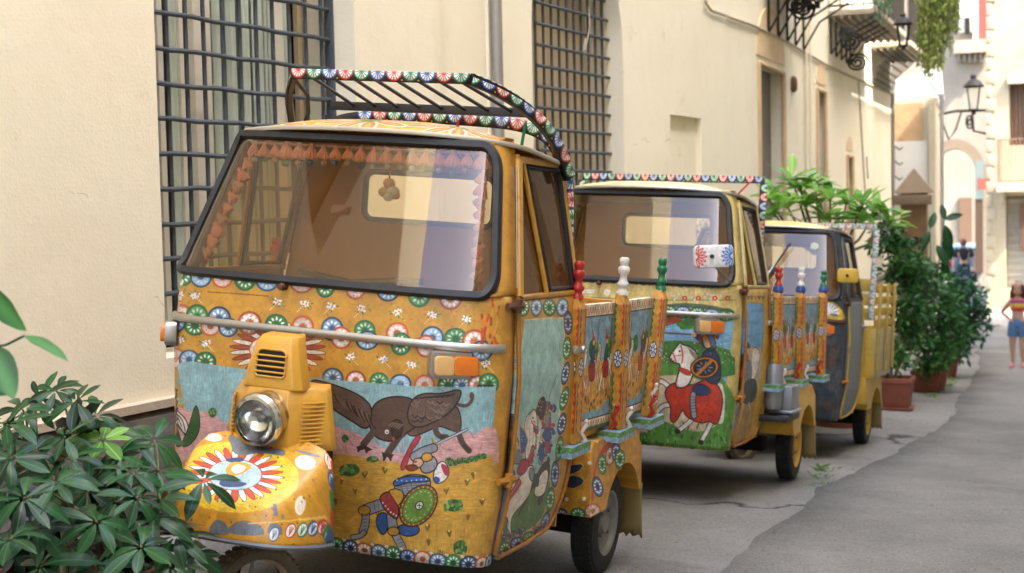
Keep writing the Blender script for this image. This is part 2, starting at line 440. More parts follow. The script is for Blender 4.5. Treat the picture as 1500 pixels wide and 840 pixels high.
def groundmat(name, c0, c1, c2, scale, crack=0.):
    m = bpy.data.materials.new(name); m.use_nodes = True
    n = m.node_tree.nodes; l = m.node_tree.links; b = n['Principled BSDF']; b.inputs['Roughness'].default_value = .88
    b.inputs['Specular IOR Level'].default_value = .25
    tc = n.new('ShaderNodeTexCoord')
    def noise(sc, det=8, rough=.65):
        t = n.new('ShaderNodeTexNoise'); t.inputs['Scale'].default_value = sc; t.inputs['Detail'].default_value = det; t.inputs['Roughness'].default_value = rough
        l.new(tc.outputs['Object'], t.inputs['Vector']); return t.outputs['Fac']
    def mixc(f, a, bb, lo, hi):
        r_ = n.new('ShaderNodeMapRange'); r_.inputs[1].default_value = lo; r_.inputs[2].default_value = hi; l.new(f, r_.inputs[0])
        x = n.new('ShaderNodeMix'); x.data_type = 'RGBA'; l.new(r_.outputs[0], x.inputs[0])
        for s_, v in ((6, a), (7, bb)):
            if isinstance(v, str): x.inputs[s_].default_value = (*srgb(v), 1)
            else: l.new(v, x.inputs[s_])
        return x.outputs[2]
    big = mixc(noise(scale), c0, c1, .35, .65)
    st_ = mixc(noise(scale*.45, 10, .75), big, c2, .55, .72)
    st_ = mixc(noise(scale*2.7, 10, .8), st_, '#3d3934', .62, .80)
    g = mixc(noise(52, 6, .8), st_, '#2b2925', .53, .74)
    g2 = mixc(noise(75, 5, .8), g, '#b5b0a6', .56, .74)
    if crack:
        v = n.new('ShaderNodeTexVoronoi'); v.feature = 'DISTANCE_TO_EDGE'; v.inputs['Scale'].default_value = crack
        wn = n.new('ShaderNodeTexNoise'); wn.inputs['Scale'].default_value = 2.5; wn.inputs['Detail'].default_value = 6; l.new(tc.outputs['Object'], wn.inputs['Vector'])
        ad = n.new('ShaderNodeVectorMath'); ad.operation = 'ADD'; l.new(tc.outputs['Object'], ad.inputs[0]); l.new(wn.outputs['Color'], ad.inputs[1])
        l.new(ad.outputs[0], v.inputs['Vector'])
        g2 = mixc(v.outputs['Distance'], '#2a2622', g2, .0, .012)
    l.new(g2, b.inputs['Base Color'])
    bp = n.new('ShaderNodeBump'); bp.inputs['Strength'].default_value = .8; bp.inputs['Distance'].default_value = .012; l.new(noise(70, 7, .75), bp.inputs['Height'])
    b2 = n.new('ShaderNodeBump'); b2.inputs['Strength'].default_value = .5; b2.inputs['Distance'].default_value = .03; l.new(noise(6, 6), b2.inputs['Height'])
    l.new(b2.outputs[0], bp.inputs['Normal']); l.new(bp.outputs[0], b.inputs['Normal'])
    return m
M_PAVE = groundmat('worn_paving', '#77736b', '#8d8981', '#514d46', 1.1, 0.22)
M_ROAD = groundmat('asphalt', '#716d64', '#8d887d', '#4b4740', .9)
ss = sorted(set([-40, -25, -18, -14]+[round(-12+.35*i, 2) for i in range(100)]+[24, 27, 30, 35, 40, 50, 60, 80, 120, 200, 300]))
tag(sheet('ground', ss, lambda s: -60 if s < -13 or s > 26 else -16, lambda s: 60, 120, 0, M_PAVE), kind='structure')
# asphalt layer: a thin worn sheet whose ragged left edge wanders as in the photograph
_edge = [ghit(*q) for q in ((1052, 860), (1080, 836), (1112, 800), (1140, 768), (1180, 746), (1206, 722), (1262, 690), (1316, 662), (1352, 643), (1384, 624), (1400, 600), (1412, 580))]
_et = sorted([st(q[0], q[1]) for q in _edge])
_er = np.random.default_rng(5); _ej = _er.normal(0, 1, 2000)
def road_left(s):
    t = lerp_tab(s, [(-40, .9), (-3, 1.0)]+_et+[(_et[-1][0]+4, _et[-1][1]-.1), (40, -.8), (60, -1.4), (300, -3)])
    k = (s+40)/.12; i = int(k) % 1990; j = mix(_ej[i], _ej[i+1], k-int(k)); k2 = (s+40)/.55; i2 = int(k2) % 1990
    return t+.014*j+.022*mix(_ej[i2], _ej[i2+1], k2-int(k2))
rs = sorted(set([-40, -20]+[round(-8+.12*i, 2) for i in range(230)]+[20+2*i for i in range(20)]+[70, 90, 120, 200, 300]))
_road = sheet('road', rs, road_left, lambda s: 30, 60, .014, M_ROAD); tag(_road, kind='structure')
_md = _road.modifiers.new('thickness', 'SOLIDIFY'); _md.thickness = .03; _md.offset = -1

# ================================================================== the long plaster building on the left
WY = R(27.0); WD = np.array([math.sin(WY), math.cos(WY), 0]); WN = np.array([math.cos(WY), -math.sin(WY), 0]); W0 = at(235, 300, 6.0)
def WP(w, z, off=0.): q = W0+WD*w+WN*off; return np.array([q[0], q[1], z])
def wallhit(px, py, off=0., P=W0, n=WN):
    r_ = ray(px, py); t = ((P+n*off-CAMP)@n)/(r_@n); return CAMP+t*r_
def ww(px, py=250, off=0.): return float((wallhit(px, py, off)-W0)@WD)
JW = ww(1062); J0 = WP(JW, 0)                    # where the facade bends
FY = R(21.6); FD = np.array([math.sin(FY), math.cos(FY), 0]); FN = np.array([math.cos(FY), -math.sin(FY), 0])
def FP(w, z, off=0.): q = J0+FD*w+FN*off; return np.array([q[0], q[1], z])
def fw(px, py=200, off=0.): return float((wallhit(px, py, off, J0, FN)-J0)@FD)
def fz(px, py, off=0.): return float(wallhit(px, py, off, J0, FN)[2])
def wz(px, py, off=0.): return float(wallhit(px, py, off)[2])

def plaster(name, base, light, stain, bump=.35):
    m = bpy.data.materials.new(name); m.use_nodes = True
    n = m.node_tree.nodes; l = m.node_tree.links; b = n['Principled BSDF']; b.inputs['Roughness'].default_value = .9
    b.inputs['Specular IOR Level'].default_value = .2
    tc = n.new('ShaderNodeTexCoord')
    def noise(sc, det=6, rough=.6, stretch=None):
        t = n.new('ShaderNodeTexNoise'); t.inputs['Scale'].default_value = sc; t.inputs['Detail'].default_value = det; t.inputs['Roughness'].default_value = rough
        if stretch:
            mp = n.new('ShaderNodeMapping'); mp.inputs['Scale'].default_value = stretch; l.new(tc.outputs['Object'], mp.inputs[0]); l.new(mp.outputs[0], t.inputs['Vector'])
        else: l.new(tc.outputs['Object'], t.inputs['Vector'])
        return t.outputs['Fac']
    def mixc(f, a, bb, lo, hi, amt=1.):
        r_ = n.new('ShaderNodeMapRange'); r_.inputs[1].default_value = lo; r_.inputs[2].default_value = hi; r_.inputs[4].default_value = amt; l.new(f, r_.inputs[0])
        x = n.new('ShaderNodeMix'); x.data_type = 'RGBA'; l.new(r_.outputs[0], x.inputs[0])
        for s_, v in ((6, a), (7, bb)):
            if isinstance(v, str): x.inputs[s_].default_value = (*srgb(v), 1)
            else: l.new(v, x.inputs[s_])
        return x.outputs[2]
    c = mixc(noise(.8, 8, .7), base, light, .35, .65)
    c = mixc(noise(1.5, 8, .72, (1, 1, .18)), c, stain, .56, .8, .42)
    c = mixc(noise(11, 6, .7), c, stain, .62, .85, .3)
    c = mixc(noise(4.5, 10, .8, (1, 1, .06)), c, stain, .60, .72, .35)
    c = mixc(noise(.55, 12, .78), c, light, .56, .60, .7)
    if bump == .35:                              # hairline cracks in the old plaster
        v = n.new('ShaderNodeTexVoronoi'); v.feature = 'DISTANCE_TO_EDGE'; v.inputs['Scale'].default_value = .55
        wn = n.new('ShaderNodeTexNoise'); wn.inputs['Scale'].default_value = 3.; wn.inputs['Detail'].default_value = 8; l.new(tc.outputs['Object'], wn.inputs['Vector'])
        ad = n.new('ShaderNodeVectorMath'); ad.operation = 'MULTIPLY_ADD'; ad.inputs[1].default_value = (.5, .5, .5); l.new(wn.outputs['Color'], ad.inputs[0]); l.new(tc.outputs['Object'], ad.inputs[2]); l.new(ad.outputs[0], v.inputs['Vector'])
        lt = n.new('ShaderNodeMath'); lt.operation = 'LESS_THAN'; lt.inputs[1].default_value = .002; l.new(v.outputs['Distance'], lt.inputs[0])
        gt = n.new('ShaderNodeMath'); gt.operation = 'GREATER_THAN'; gt.inputs[1].default_value = .57; l.new(noise(1.1, 3), gt.inputs[0])
        mu = n.new('ShaderNodeMath'); mu.operation = 'MULTIPLY'; l.new(lt.outputs[0], mu.inputs[0]); l.new(gt.outputs[0], mu.inputs[1])
        c = mixc(mu.outputs[0], c, '#a5967a', 0, 1, .45)
        c = mixc(noise(1.9, 9, .8), c, '#d2bf98', .60, .64, .35)
    l.new(c, b.inputs['Base Color'])
    b1 = n.new('ShaderNodeBump'); b1.inputs['Strength'].default_value = bump; b1.inputs['Distance'].default_value = .006; l.new(noise(75, 5), b1.inputs['Height'])
    b2 = n.new('ShaderNodeBump'); b2.inputs['Strength'].default_value = .3; b2.inputs['Distance'].default_value = .02; l.new(noise(3.2, 4), b2.inputs['Height'])
    l.new(b2.outputs[0], b1.inputs['Normal']); l.new(b1.outputs[0], b.inputs['Normal'])
    return m
M_PLASTER = plaster('cream_plaster', '#e9e0c6', '#efe7d0', '#bfae86')
M_PLINTH = mat('plinth_render', '#6f6a66', .9, var=.25, vscale=8, dirt='#8c8172', dirt_amt=.6, dscale=5, bump=.6, bscale=45)
M_IRON = mat('grille_iron', '#4c535b', .55, .3, var=.2, vscale=12, dirt='#5f5044', dirt_amt=.4, dscale=9, bump=.25, bscale=90)
M_DARKIRON = mat('wrought_iron', '#2a2825', .6, .3, var=.2)
M_PIPE = mat('zinc_pipe', '#98958e', .5, .5, var=.12, vscale=4)
M_FRAME = mat('cream_joinery', '#e6e1d4', .6, var=.08, vscale=8, dirt='#a89b80', dirt_amt=.3)
M_DARK = mat('opening_shade', '#1c1b19', .9)  # near-black colour standing in for the shade inside openings
M_CURT = mat('grey_green_curtain', '#c3cfc2', .85, var=.15, vscale=5)
M_BOARD = mat('tan_shutter_board', '#cbb894', .75, var=.12, vscale=3, stretch=(6, 6, .4))
M_SHUT = mat('grey_shutter', '#77706a', .7, var=.12, vscale=2)
M_WGLASS = glassmat('window_pane_glass', '#dfe8e0', 1.0, .02, .05)

def wall_slab(name, PF, w0, w1, z0, z1, holes, m, parent, depth=.32, outer=None, back=.3):
    """A wall face with real openings: holes are outlines in (w, z); reveals go back `depth`."""
    from mathutils.geometry import tessellate_polygon
    outer = outer or [(w0, z0), (w1, z0), (w1, z1), (w0, z1)]
    loops = [[Vector((a, b, 0)) for a, b in outer]]+[[Vector((a, b, 0)) for a, b in h] for h in holes]
    flat = [q for lp in loops for q in lp]; tris = tessellate_polygon(loops)
    b = MB(); fs = []
    for t in tris:
        a0, a1, a2 = [flat[i] for i in t]
        if (a1-a0).cross(a2-a0).z < 0: t = t[::-1]
        fs.append(tuple(t))
    b.add([PF(q.x, q.y) for q in flat], fs)
    for h in holes:
        n = len(h); vs = [PF(a, c) for a, c in h]+[PF(a, c, -depth) for a, c in h]
        b.add(vs, [(i, (i+1) % n, n+(i+1) % n, n+i) for i in range(n)])
    # thickness at the outer border so that the wall is a solid body
    n = len(outer); vs = [PF(a, c) for a, c in outer]+[PF(a, c, -depth-back) for a, c in outer]
    b.add(vs, [(i, (i+1) % n, n+(i+1) % n, n+i) for i in range(n)])
    return b.build(name, m, parent, smooth=20)

def bars(PF, name, ws_, zs, w0, w1, z0, z1, off, rv, rh, m, parent, hoff=.0):
    for x in ws_:
        MB().tube([PF(x, z0, off), PF(x, z1, off)], rv, 8).build(name, m, parent)
    for z in zs:
        MB().tube([PF(mix(w0, w1, k/8), z, off+hoff) for k in range(9)], rh, 8).build(name, m, parent)

TOP = EYE+6.2
bld = empty('plaster_building', WP(0, 0)); bld.matrix_world = Matrix.Identity(4)
tag(bld, 'long cream plaster building with barred windows along the street', 'building')
# openings of the near face
w1a, w1b = ww(234), ww(525)
g1 = ww(486, 200, -.17)
h1 = [(w1a, EYE-.62), (w1b, EYE-.62), (w1b, EYE+1.9), (w1a, EYE+1.9)]
w2a, w2b = ww(783), ww(915)
zc = EYE+1.15; rr = (w2b-w2a)/2
h2 = [(w2a, EYE-.75), (w2b, EYE-.75)]+[(w2a+rr+rr*math.cos(R(a)), zc+rr*1.05*math.sin(R(a))) for a in range(0, 181, 12)]
n0, n1 = ww(983), ww(1028); nzt = wz(983, 168)
h3 = [(n0, EYE-.5), (n1, EYE-.5), (n1, nzt), (n0, nzt)]
wall_slab('wall', WP, -16, JW, EYE-3.2, TOP, [h1, h2, h3]+[[(w_, EYE+2.3), (w_+1.0, EYE+2.3), (w_+1.0, EYE+4.4), (w_, EYE+4.4)] for w_ in (-3.2, -6.4, -9.6, -12.8)], M_PLASTER, bld)
for w_ in (-3.2, -6.4, -9.6, -12.8):  # unseen windows behind the camera, added to show in the windscreen reflections
    for k in range(2): q = MB(); q.prism([(w_+.5*k+.01, EYE+2.3), (w_+.5*k+.49, EYE+2.3), (w_+.5*k+.49, EYE+4.4), (w_+.5*k+.01, EYE+4.4)], lambda u, v: WP(u, v, -.2), lambda u, v: WP(u, v, -.15)); q.build('shutter', mat('dark_green_shutter', '#3a4a3c', .6), bld, recalc=True)
MB().add([WP(n0-.02, EYE-.55, -.05), WP(n1+.02, EYE-.55, -.05), WP(n1+.02, nzt+.02, -.05), WP(n0-.02, nzt+.02, -.05)], [(0, 1, 2, 3)]).build('niche_back', M_PLASTER, bld)
# plinth
pzt = wz(126, 618)
MB().prism([(0, 0), (.035, 0), (.035, pzt-.03), (.0, pzt)], lambda a, b: WP(-16, b if b > 0 else -3, a), lambda a, b: WP(JW, b if b > 0 else -3, a)).build('plinth', M_PLINTH, bld, recalc=True)
MB().prism([(-.01, 0), (.045, 0), (.045, .035), (-.01, .04)], lambda a, b: WP(-16, pzt+b, a), lambda a, b: WP(JW, pzt+b, a)).build('plinth_cap', mat('pale_render_cap', '#b9ab95', .9, var=.2, vscale=20, bump=.5), bld, recalc=True)
# ---- first window
win = empty('window', parent=bld)
off = -.30
def pane(PF, a, b, z0, z1, off, m, name, par): return MB().add([PF(a, z0, off), PF(b, z0, off), PF(b, z1, off), PF(a, z1, off)], [(0, 1, 2, 3)]).build(name, m, par, smooth=0)
Z0, Z1 = EYE-.6, EYE+1.85
pane(WP, w1a-1.5, w1b+3.0, Z0-.5, Z1+.5, -.62, M_DARK, 'room_back', win)  # dark sheet close behind the window, standing for the unlit room
for k, (pa, pb) in enumerate(((236, 244), (268, 274), (284, 309), (405, 420))):
    a, b = ww(pa, 200, off), ww(pb, 200, off)
    MB().span((0, 0, 0), (1, 1, 1)).v
    q = MB(); q.prism([(a, Z0), (b, Z0), (b, Z1), (a, Z1)], lambda u, v: WP(u, v, off-.05), lambda u, v: WP(u, v, off+(.02 if k == 2 else 0))); q.build('frame', M_FRAME, win, recalc=True, bevel=.006)
for zz in (Z0+.04, EYE+1.2):
    q = MB(); q.prism([(w1a, zz), (ww(420, 200, off), zz), (ww(420, 200, off), zz+.06), (w1a, zz+.06)], lambda u, v: WP(u, v, off-.05), lambda u, v: WP(u, v, off-.005)); q.build('frame', M_FRAME, win, recalc=True, bevel=.006)
pane(WP, ww(245, 200, off), ww(415, 200, off), Z0, Z1, off-.03, M_WGLASS, 'pane', win)
q = MB(); ca, cb = ww(230, 200, -.4), ww(412, 200, -.4)
q.grid(lambda u, v: WP(mix(ca, cb, u), mix(Z0, Z1, v), -.325+.012*math.sin(u*55)+.012*math.sin(u*121+1)), 160, 1); q.build('curtain', M_CURT, win)
q = MB(); q.prism([(ww(448, 200, -.3), Z0), (ww(490, 200, -.3), Z0), (ww(490, 200, -.3), Z1), (ww(448, 200, -.3), Z1)], lambda u, v: WP(u, v, -.36), lambda u, v: WP(u, v, -.33)); q.build('shutter', M_BOARD, win, recalc=True)
gr = empty('window_grille', parent=bld)
vx = [ww(p_, 200, -.17) for p_ in (249, 277, 303, 331, 356, 380, 404, 428, 452, 475)]
g0 = w1a-.05
bars(WP, 'bar', vx, [], g0, g1, EYE-.62, EYE+1.9, -.17, .0105, .012, M_IRON, gr)
hz_ = [wz(300, y_, -.17) for y_ in (30.5, 80.5, 130, 179, 228, 277, 327, 376)]
hz_ = [hz_[0]+(hz_[0]-hz_[1])*2, hz_[0]+(hz_[0]-hz_[1])]+hz_+[hz_[-1]-(hz_[0]-hz_[-1])/7*k for k in (1, 2, 3)]
for z in hz_:
    MB().tube([WP(mix(g0, g1, k/10), z+.004*math.sin(k*2.1+z*9), -.148) for k in range(11)], .0112, 8).build('bar', M_IRON, gr)
MB().span((0, 0, 0), (0, 0, 0))
q = MB(); q.prism([(g1-.035, EYE-.62), (g1+.015, EYE-.62), (g1+.015, EYE+1.9), (g1-.035, EYE+1.9)], lambda u, v: WP(u, v, -.175), lambda u, v: WP(u, v, -.125)); q.build('frame_post', M_IRON, gr, recalc=True, bevel=.004)
# ---- second window, tan boards behind a close grille
win2 = empty('window', parent=bld)
nb = 9
for k in range(nb):
    a, b = mix(w2a-.05, w2b+.05, k/nb), mix(w2a-.05, w2b+.05, (k+1)/nb)-.008
    q = MB(); q.prism([(a, EYE-.75), (b, EYE-.75), (b, EYE+1.9), (a, EYE+1.9)], lambda u, v: WP(u, v, -.31), lambda u, v: WP(u, v, -.29)); q.build('board', M_BOARD, win2, recalc=True, bevel=.003)
pane(WP, w2a-.1, w2b+.1, EYE-.75, EYE+1.95, -.313, M_DARK, 'backing', win2)
gr2 = empty('window_grille', parent=bld)
o2 = -.13; ga, gb = ww(786, 150, o2), ww(893, 150, o2)
bars(WP, 'bar', [mix(ga, gb, k/10) for k in range(11)], [], ga, gb, EYE-.75, EYE+1.9, o2, .010, .01, M_IRON, gr2)
hz2 = [wz(840, y_, o2) for y_ in (19, 48, 77, 106, 135, 164, 193, 223, 251)]
hz2 = [hz2[0]+(hz2[0]-hz2[1])*k for k in (3, 2, 1)]+hz2+[hz2[-1]-(hz2[0]-hz2[1])*k for k in (1, 2, 3)]
for z in hz2: MB().tube([WP(mix(ga-.03, gb+.02, k/6), z, o2+.02) for k in range(7)], .0115, 8).build('bar', M_IRON, gr2)
q = MB(); q.prism([(gb-.02, EYE-.75), (gb+.05, EYE-.75), (gb+.05, EYE+1.9), (gb-.02, EYE+1.9)], lambda u, v: WP(u, v, o2-.03), lambda u, v: WP(u, v, o2+.02)); q.build('frame_post', M_IRON, gr2, recalc=True, bevel=.004)
cw = MB(); cw.tube([WP(ww(857, 0, o2), EYE+1.4, o2+.03), WP(ww(857, 30, o2), wz(857, 40, o2), o2+.035), WP(ww(852, 60, o2), wz(852, 75, o2), o2+.03)], .004, 5)
cw.tube([WP(ww(852, 55, o2), wz(852, 57, o2), o2+.03), WP(ww(848, 75, o2), wz(848, 75, o2), o2+.035), WP(ww(855, 95, o2), wz(855, 94, o2), o2+.03)], .004, 5)
tag(cw.build('knotted_cord', mat('pale_cord', '#c9bfae', .8)), 'pale cord knotted on the grille of the arched window', 'cord')
# downpipe and its moulding
dp = ww(729, 100, .06)
q = MB().tube([WP(dp, EYE-1.5, .06), WP(dp, TOP, .06)], .034, 14)
q.build('downpipe', M_PIPE, bld)
for zz in (EYE+.2, EYE+1.9): MB().lathe([(.036, -.02), (.042, -.02), (.042, .02), (.036, .02)], WP(dp, zz, .06), 16).build('pipe_clamp', M_PIPE, bld)
a = ww(716, 100); q = MB(); q.prism([(a-.03, EYE-2), (a+.03, EYE-2), (a+.03, TOP), (a-.03, TOP)], lambda u, v: WP(u, v, -.01), lambda u, v: WP(u, v, .018)); q.build('pilaster_strip', M_PLASTER, bld, recalc=True, bevel=.005)
# surface cable near the bend, then along the far face
cab = MB(); pts = [wallhit(1031, -40, .02), wallhit(1034, 5, .02), wallhit(1042, 16, .02), WP(JW, wz(1062, 24), .02)]
cab.tube(pts, .012, 6); pts = [FP(fw(p_, y_, .02), fz(p_, y_, .02), .02) for p_, y_ in ((1064, 24), (1100, 36), (1152, 61), (1214, 97), (1253, 115), (1303, 136))]
cab.tube(pts, .014, 6); cab.build('cable', mat('painted_cable', '#b3a78f', .8), bld)
# ---- far face
FE = fw(1306, 200)
fh = []
def frect(pa, pb, pyt, zb): return [(fw(pa), zb), (fw(pb), zb), (fw(pb), fz(pa, pyt)), (fw(pa), fz(pa, pyt))]
f3 = frect(1111, 1147, 93, EYE-.9); f4 = frect(1196, 1208, 131, EYE-.9); f5 = frect(1239.5, 1247, 229, EYE-.9)
wall_slab('wall', FP, 0, FE, EYE-3.6, TOP, [f3, f4, f5], M_PLASTER, bld, depth=.2)
for f in (f3, f4, f5):
    s_ = MB(); nb = 5
    for k in range(nb):
        a, b = mix(f[0][0], f[1][0], k/nb)+.004, mix(f[0][0], f[1][0], (k+1)/nb)-.004
        q = MB(); q.prism([(a, f[0][1]), (b, f[0][1]), (b, f[2][1]), (a, f[2][1])], lambda u, v: FP(u, v, -.16), lambda u, v: FP(u, v, -.13)); q.build('shutter_board', M_SHUT, bld, recalc=True)
    wf = f[1][0]-f[0][0]
    t = MB(); t.tube([FP(f[0][0], f[0][1], .01), FP(f[0][0], f[2][1], .01)], .025, 6); t.tube([FP(f[1][0], f[0][1], .01), FP(f[1][0], f[2][1], .01)], .03, 6); t.tube([FP(f[0][0], f[2][1], .01), FP(f[1][0], f[2][1], .01)], .025, 6)
    t.build('window_surround', mat('ochre_surround', '#cdb088', .85, var=.2), bld)
    # shallow relieving arch over the opening
    ar = MB(); c_ = (f[0][0]+f[1][0])/2; zt = f[2][1]+.08
    out = [(c_+wf*.56*math.cos(R(x)), zt+wf*.42*math.sin(R(x))) for x in range(0, 181, 12)]
    ar.prism(out, lambda u, v: FP(u, v, -.02), lambda u, v: FP(u, v, .015)); ar.build('arch_panel', mat('peach_plaster', '#dcc29c', .9, var=.15, vscale=3), bld, recalc=True)
q = MB(); q.prism([(0, 0), (.03, 0), (.03, .06), (0, .08)], lambda a, b: FP(0, EYE-1.35+b, a), lambda a, b: FP(FE, EYE-1.35+b, a)); q.build('plinth_cap', M_PLINTH, bld, recalc=True)
a = fw(1178); MB().tube([FP(a, EYE-2, .03), FP(a, TOP, .03)], .022, 8).build('downpipe', M_PLASTER, bld)
a = fw(1184); MB().tube([FP(a, EYE-2, .03), FP(a, TOP, .03)], .018, 8).build('downpipe', M_PLASTER, bld)
a = fw(1160, 120); MB().lathe([(.0, 0), (.09, 0), (.09, .03), (.07, .05), (0, .05)], FP(a, fz(1160, 124), 0), 14, M3=Matrix((Vector(FD), Vector((0, 0, 1)), Vector(FN))).transposed()).build('wall_plate', mat('rust_plate', '#6b4a36', .8, var=.3), bld)
a = fw(1306, 200); MB().tube([FP(a-.06, EYE-2, .03), FP(a-.06, fz(1303, 136), .03)], .03, 8).build('downpipe', M_PIPE, bld)
for px_, ya, yb in ((1256, 118, 290), (1268, 230, 262)):
    MB().tube([FP(fw(px_+ (y_-ya)*.06, y_), fz(px_, y_), .015) for y_ in (ya, (ya+yb)/2, yb)], .009, 5).build('cable', M_PIPE, bld)
# back and roof so that the building is a body that shades and bounces light
q = MB()
q.add([WP(-16, TOP, 0), WP(JW, TOP, 0), FP(FE, TOP, 0), FP(FE, TOP, -7), WP(JW, TOP, -7), WP(-16, TOP, -7)], [(0, 1, 2, 3, 4, 5)])
q.build('roof', M_PLASTER, bld)
q = MB(); q.add([WP(-16, EYE-3, -.5), WP(-16, TOP, -.5), WP(-16, TOP, -7), WP(-16, EYE-3, -7), FP(FE, EYE-3.5, -.5), FP(FE, TOP, -.5), FP(FE, TOP, -7), FP(FE, EYE-3.5, -7)], [(0, 1, 2, 3), (4, 7, 6, 5)])
q.build('end_wall', M_PLASTER, bld)
# ================================================================== the three-wheeled trucks
def truck_mtx(x, y, z, yaw, lean, pitch):
    b = Vector((math.sin(yaw)*math.cos(pitch), math.cos(yaw)*math.cos(pitch), math.sin(pitch)))
    r0 = Vector((math.cos(yaw), -math.sin(yaw), 0)); u0 = r0.cross(b)
    r_ = r0*math.cos(lean)+u0*math.sin(lean); u = r_.cross(b)
    m = Matrix.Identity(4)
    for i in range(3): m[i][0] = r_[i]; m[i][1] = b[i]; m[i][2] = u[i]
    m[0][3], m[1][3], m[2][3] = x, y, z+EYE
    return m

class PhotoMap:
    """Where a brush stroke seen at a photo point lies on a painted surface, as (u, v) of that surface."""
    def __init__(s, mb, mtx, centre):
        s.inv = mtx.inverted(); tri = []; s.uv = []
        for f, u in zip(mb.f, mb.uv):
            if u is None: continue
            for k in range(1, len(f)-1): tri.append((f[0], f[k], f[k+1])); s.uv.append((u[0], u[k], u[k+1]))
        s.v = [Vector(q) for q in mb.v]; s.t = tri; s.bvh = BVHTree.FromPolygons(s.v, tri); s.c = centre
        s.o = s.inv @ Vector(CAMP)
    def __call__(s, px, py):
        from mathutils.geometry import barycentric_transform
        for k in range(26):
            f = 1-k*.02; x = s.c[0]+(px-s.c[0])*f; y = s.c[1]+(py-s.c[1])*f
            d = (s.inv.to_3x3() @ Vector(ray(x, y))).normalized()
            loc, nn, i, dist = s.bvh.ray_cast(s.o, d)
            if loc is not None:
                t = s.t[i]; a, b, c = s.uv[i]
                q = barycentric_transform(loc, s.v[t[0]], s.v[t[1]], s.v[t[2]], Vector((*a, 0)), Vector((*b, 0)), Vector((*c, 0)))
                return q.x, q.y
        return (0, 0)

# shape of the cab: plan outlines at height z
_W = [(.28, .572), (.5, .604), (.9, .617), (1.155, .606), (1.70, .490)]
_YC = [(.28, .06), (.9, .04), (1.155, .045), (1.70, .222)]
_D = [(.28, .12), (.5, .16), (1.0, .182), (1.155, .176), (1.70, .112)]
PEXP = .55
def fsurf(th, z, out=0.):
    s_, c_ = math.sin(th), math.cos(th)
    x = (lerp_tab(z, _W)+out)*math.copysign(abs(s_)**PEXP, s_); y = lerp_tab(z, _YC)-(lerp_tab(z, _D)+out)*max(0., c_)**PEXP
    return Vector((x, y, z))
def fa(a, z, out=0.):                        # a = x / half-width
    a = max(-1., min(1., a)); return fsurf(math.copysign(math.asin(min(1., abs(a)**(1/PEXP))), a), z, out)
_th = np.linspace(-math.pi/2, math.pi/2, 181); _pp = [fsurf(t, .9) for t in _th]
_al = np.concatenate([[0], np.cumsum([(_pp[i+1]-_pp[i]).length for i in range(180)])]); _al -= _al[90]
def farc(th): return float(np.interp(th, _th, _al))
UM = float(_al[-1])

def front_mb(n=72, nz=30, z0=.29, z1=1.165):
    b = MB(); th = lambda u: mix(-math.pi/2, math.pi/2, u)
    b.grid(lambda u, v: fsurf(th(u), mix(z0, z1, v)), n, nz, lambda u, v: (farc(th(u)), mix(z0, z1, v)))
    return b
WS_Z0, WS_Z1 = 1.162, 1.640
def ws_path():
    return rrect(-.982, WS_Z0, .955, WS_Z1, [.035, .075, .085, .05], 6)
def ws_fn(a, z, out=0.):                     # corner radii are in metres of z; a is nearly in metres too
    return fa(a, z, out)

def loft(rows, closed=False, cap=True):
    n = len(rows[0]); b = MB(); vs = [q for r_ in rows for q in r_]; fs = []
    for i in range(len(rows)-1):
        for k in range(n if closed else n-1):
            k2 = (k+1) % n; fs.append((i*n+k, i*n+k2, (i+1)*n+k2, (i+1)*n+k))
    if closed and cap: fs += [tuple(range(n-1, -1, -1)), tuple((len(rows)-1)*n+k for k in range(n))]
    return b.add(vs, fs)

M_RUB = mat('black_rubber', '#17181a', .55, var=.25, vscale=14, dirt='#4a443c', dirt_amt=.35, dscale=7)
M_TYRE = mat('tyre_rubber', '#1d1c1b', .85, var=.3, vscale=20, dirt='#57503f', dirt_amt=.55, dscale=6, bump=.4, bscale=80)
M_CHROME = mat('dull_aluminium', '#b3aea4', .38, .85, var=.12, vscale=12, dirt='#6d6252', dirt_amt=.35, dscale=8)
M_CHR2 = mat('bright_chrome', '#d8d6d0', .16, 1.)
M_STEEL = mat('grey_steel', '#8d8c88', .5, .7, var=.25, vscale=10, dirt='#5a4a3a', dirt_amt=.5)
M_UNDER = mat('underbody', '#14120f', .9)
M_CABIN = mat('cabin_brown', '#b5834a', .8, var=.25, vscale=4)
M_SEAT = mat('seat_vinyl', '#5b3f28', .55, var=.2)
M_WIND = glassmat('windscreen_glass', '#e9d8b2', 1.05, .0, .06, '#a8763a')
M_SIDEGL = glassmat('side_glass', '#97805c', .6, .0, .42, '#7a5a34')
M_AMBER = mat('amber_lens', '#e0761c', .22, var=.15, vscale=30, coat=.6)
M_AMBER2 = mat('pale_amber_lens', '#e0b070', .22, var=.15, vscale=30, coat=.6)
M_LENS = glassmat('lamp_glass', '#f6f6f2', .5, .0, .03, '#e4e4e0')
M_REFL = mat('lamp_reflector', '#f2f0ea', .14, 1., var=.08, vscale=7, bump=.25, bscale=26)
M_OCHRE = mat('ochre_paint', '#c98d22', .42, var=.16, vscale=7, dirt='#5d3a14', dirt_amt=.55, dscale=8, bump=.15, bscale=40)
M_OCHRE_RUST = mat('rusty_ochre_paint', '#a96f22', .5, var=.3, vscale=20, dirt='#4a2a14', dirt_amt=.8, dscale=14, bump=.3, bscale=50)
M_RUST = mat('rusty_bolt', '#5a3420', .8, var=.4, vscale=30)
M_RED = mat('red_gloss', '#b52a20', .35, var=.15, vscale=20, dirt='#6b2a1a', dirt_amt=.4, dscale=20)
M_WHITE = mat('white_gloss', '#ddd8cb', .4, var=.06, vscale=20, dirt='#a89c86', dirt_amt=.5, dscale=20)
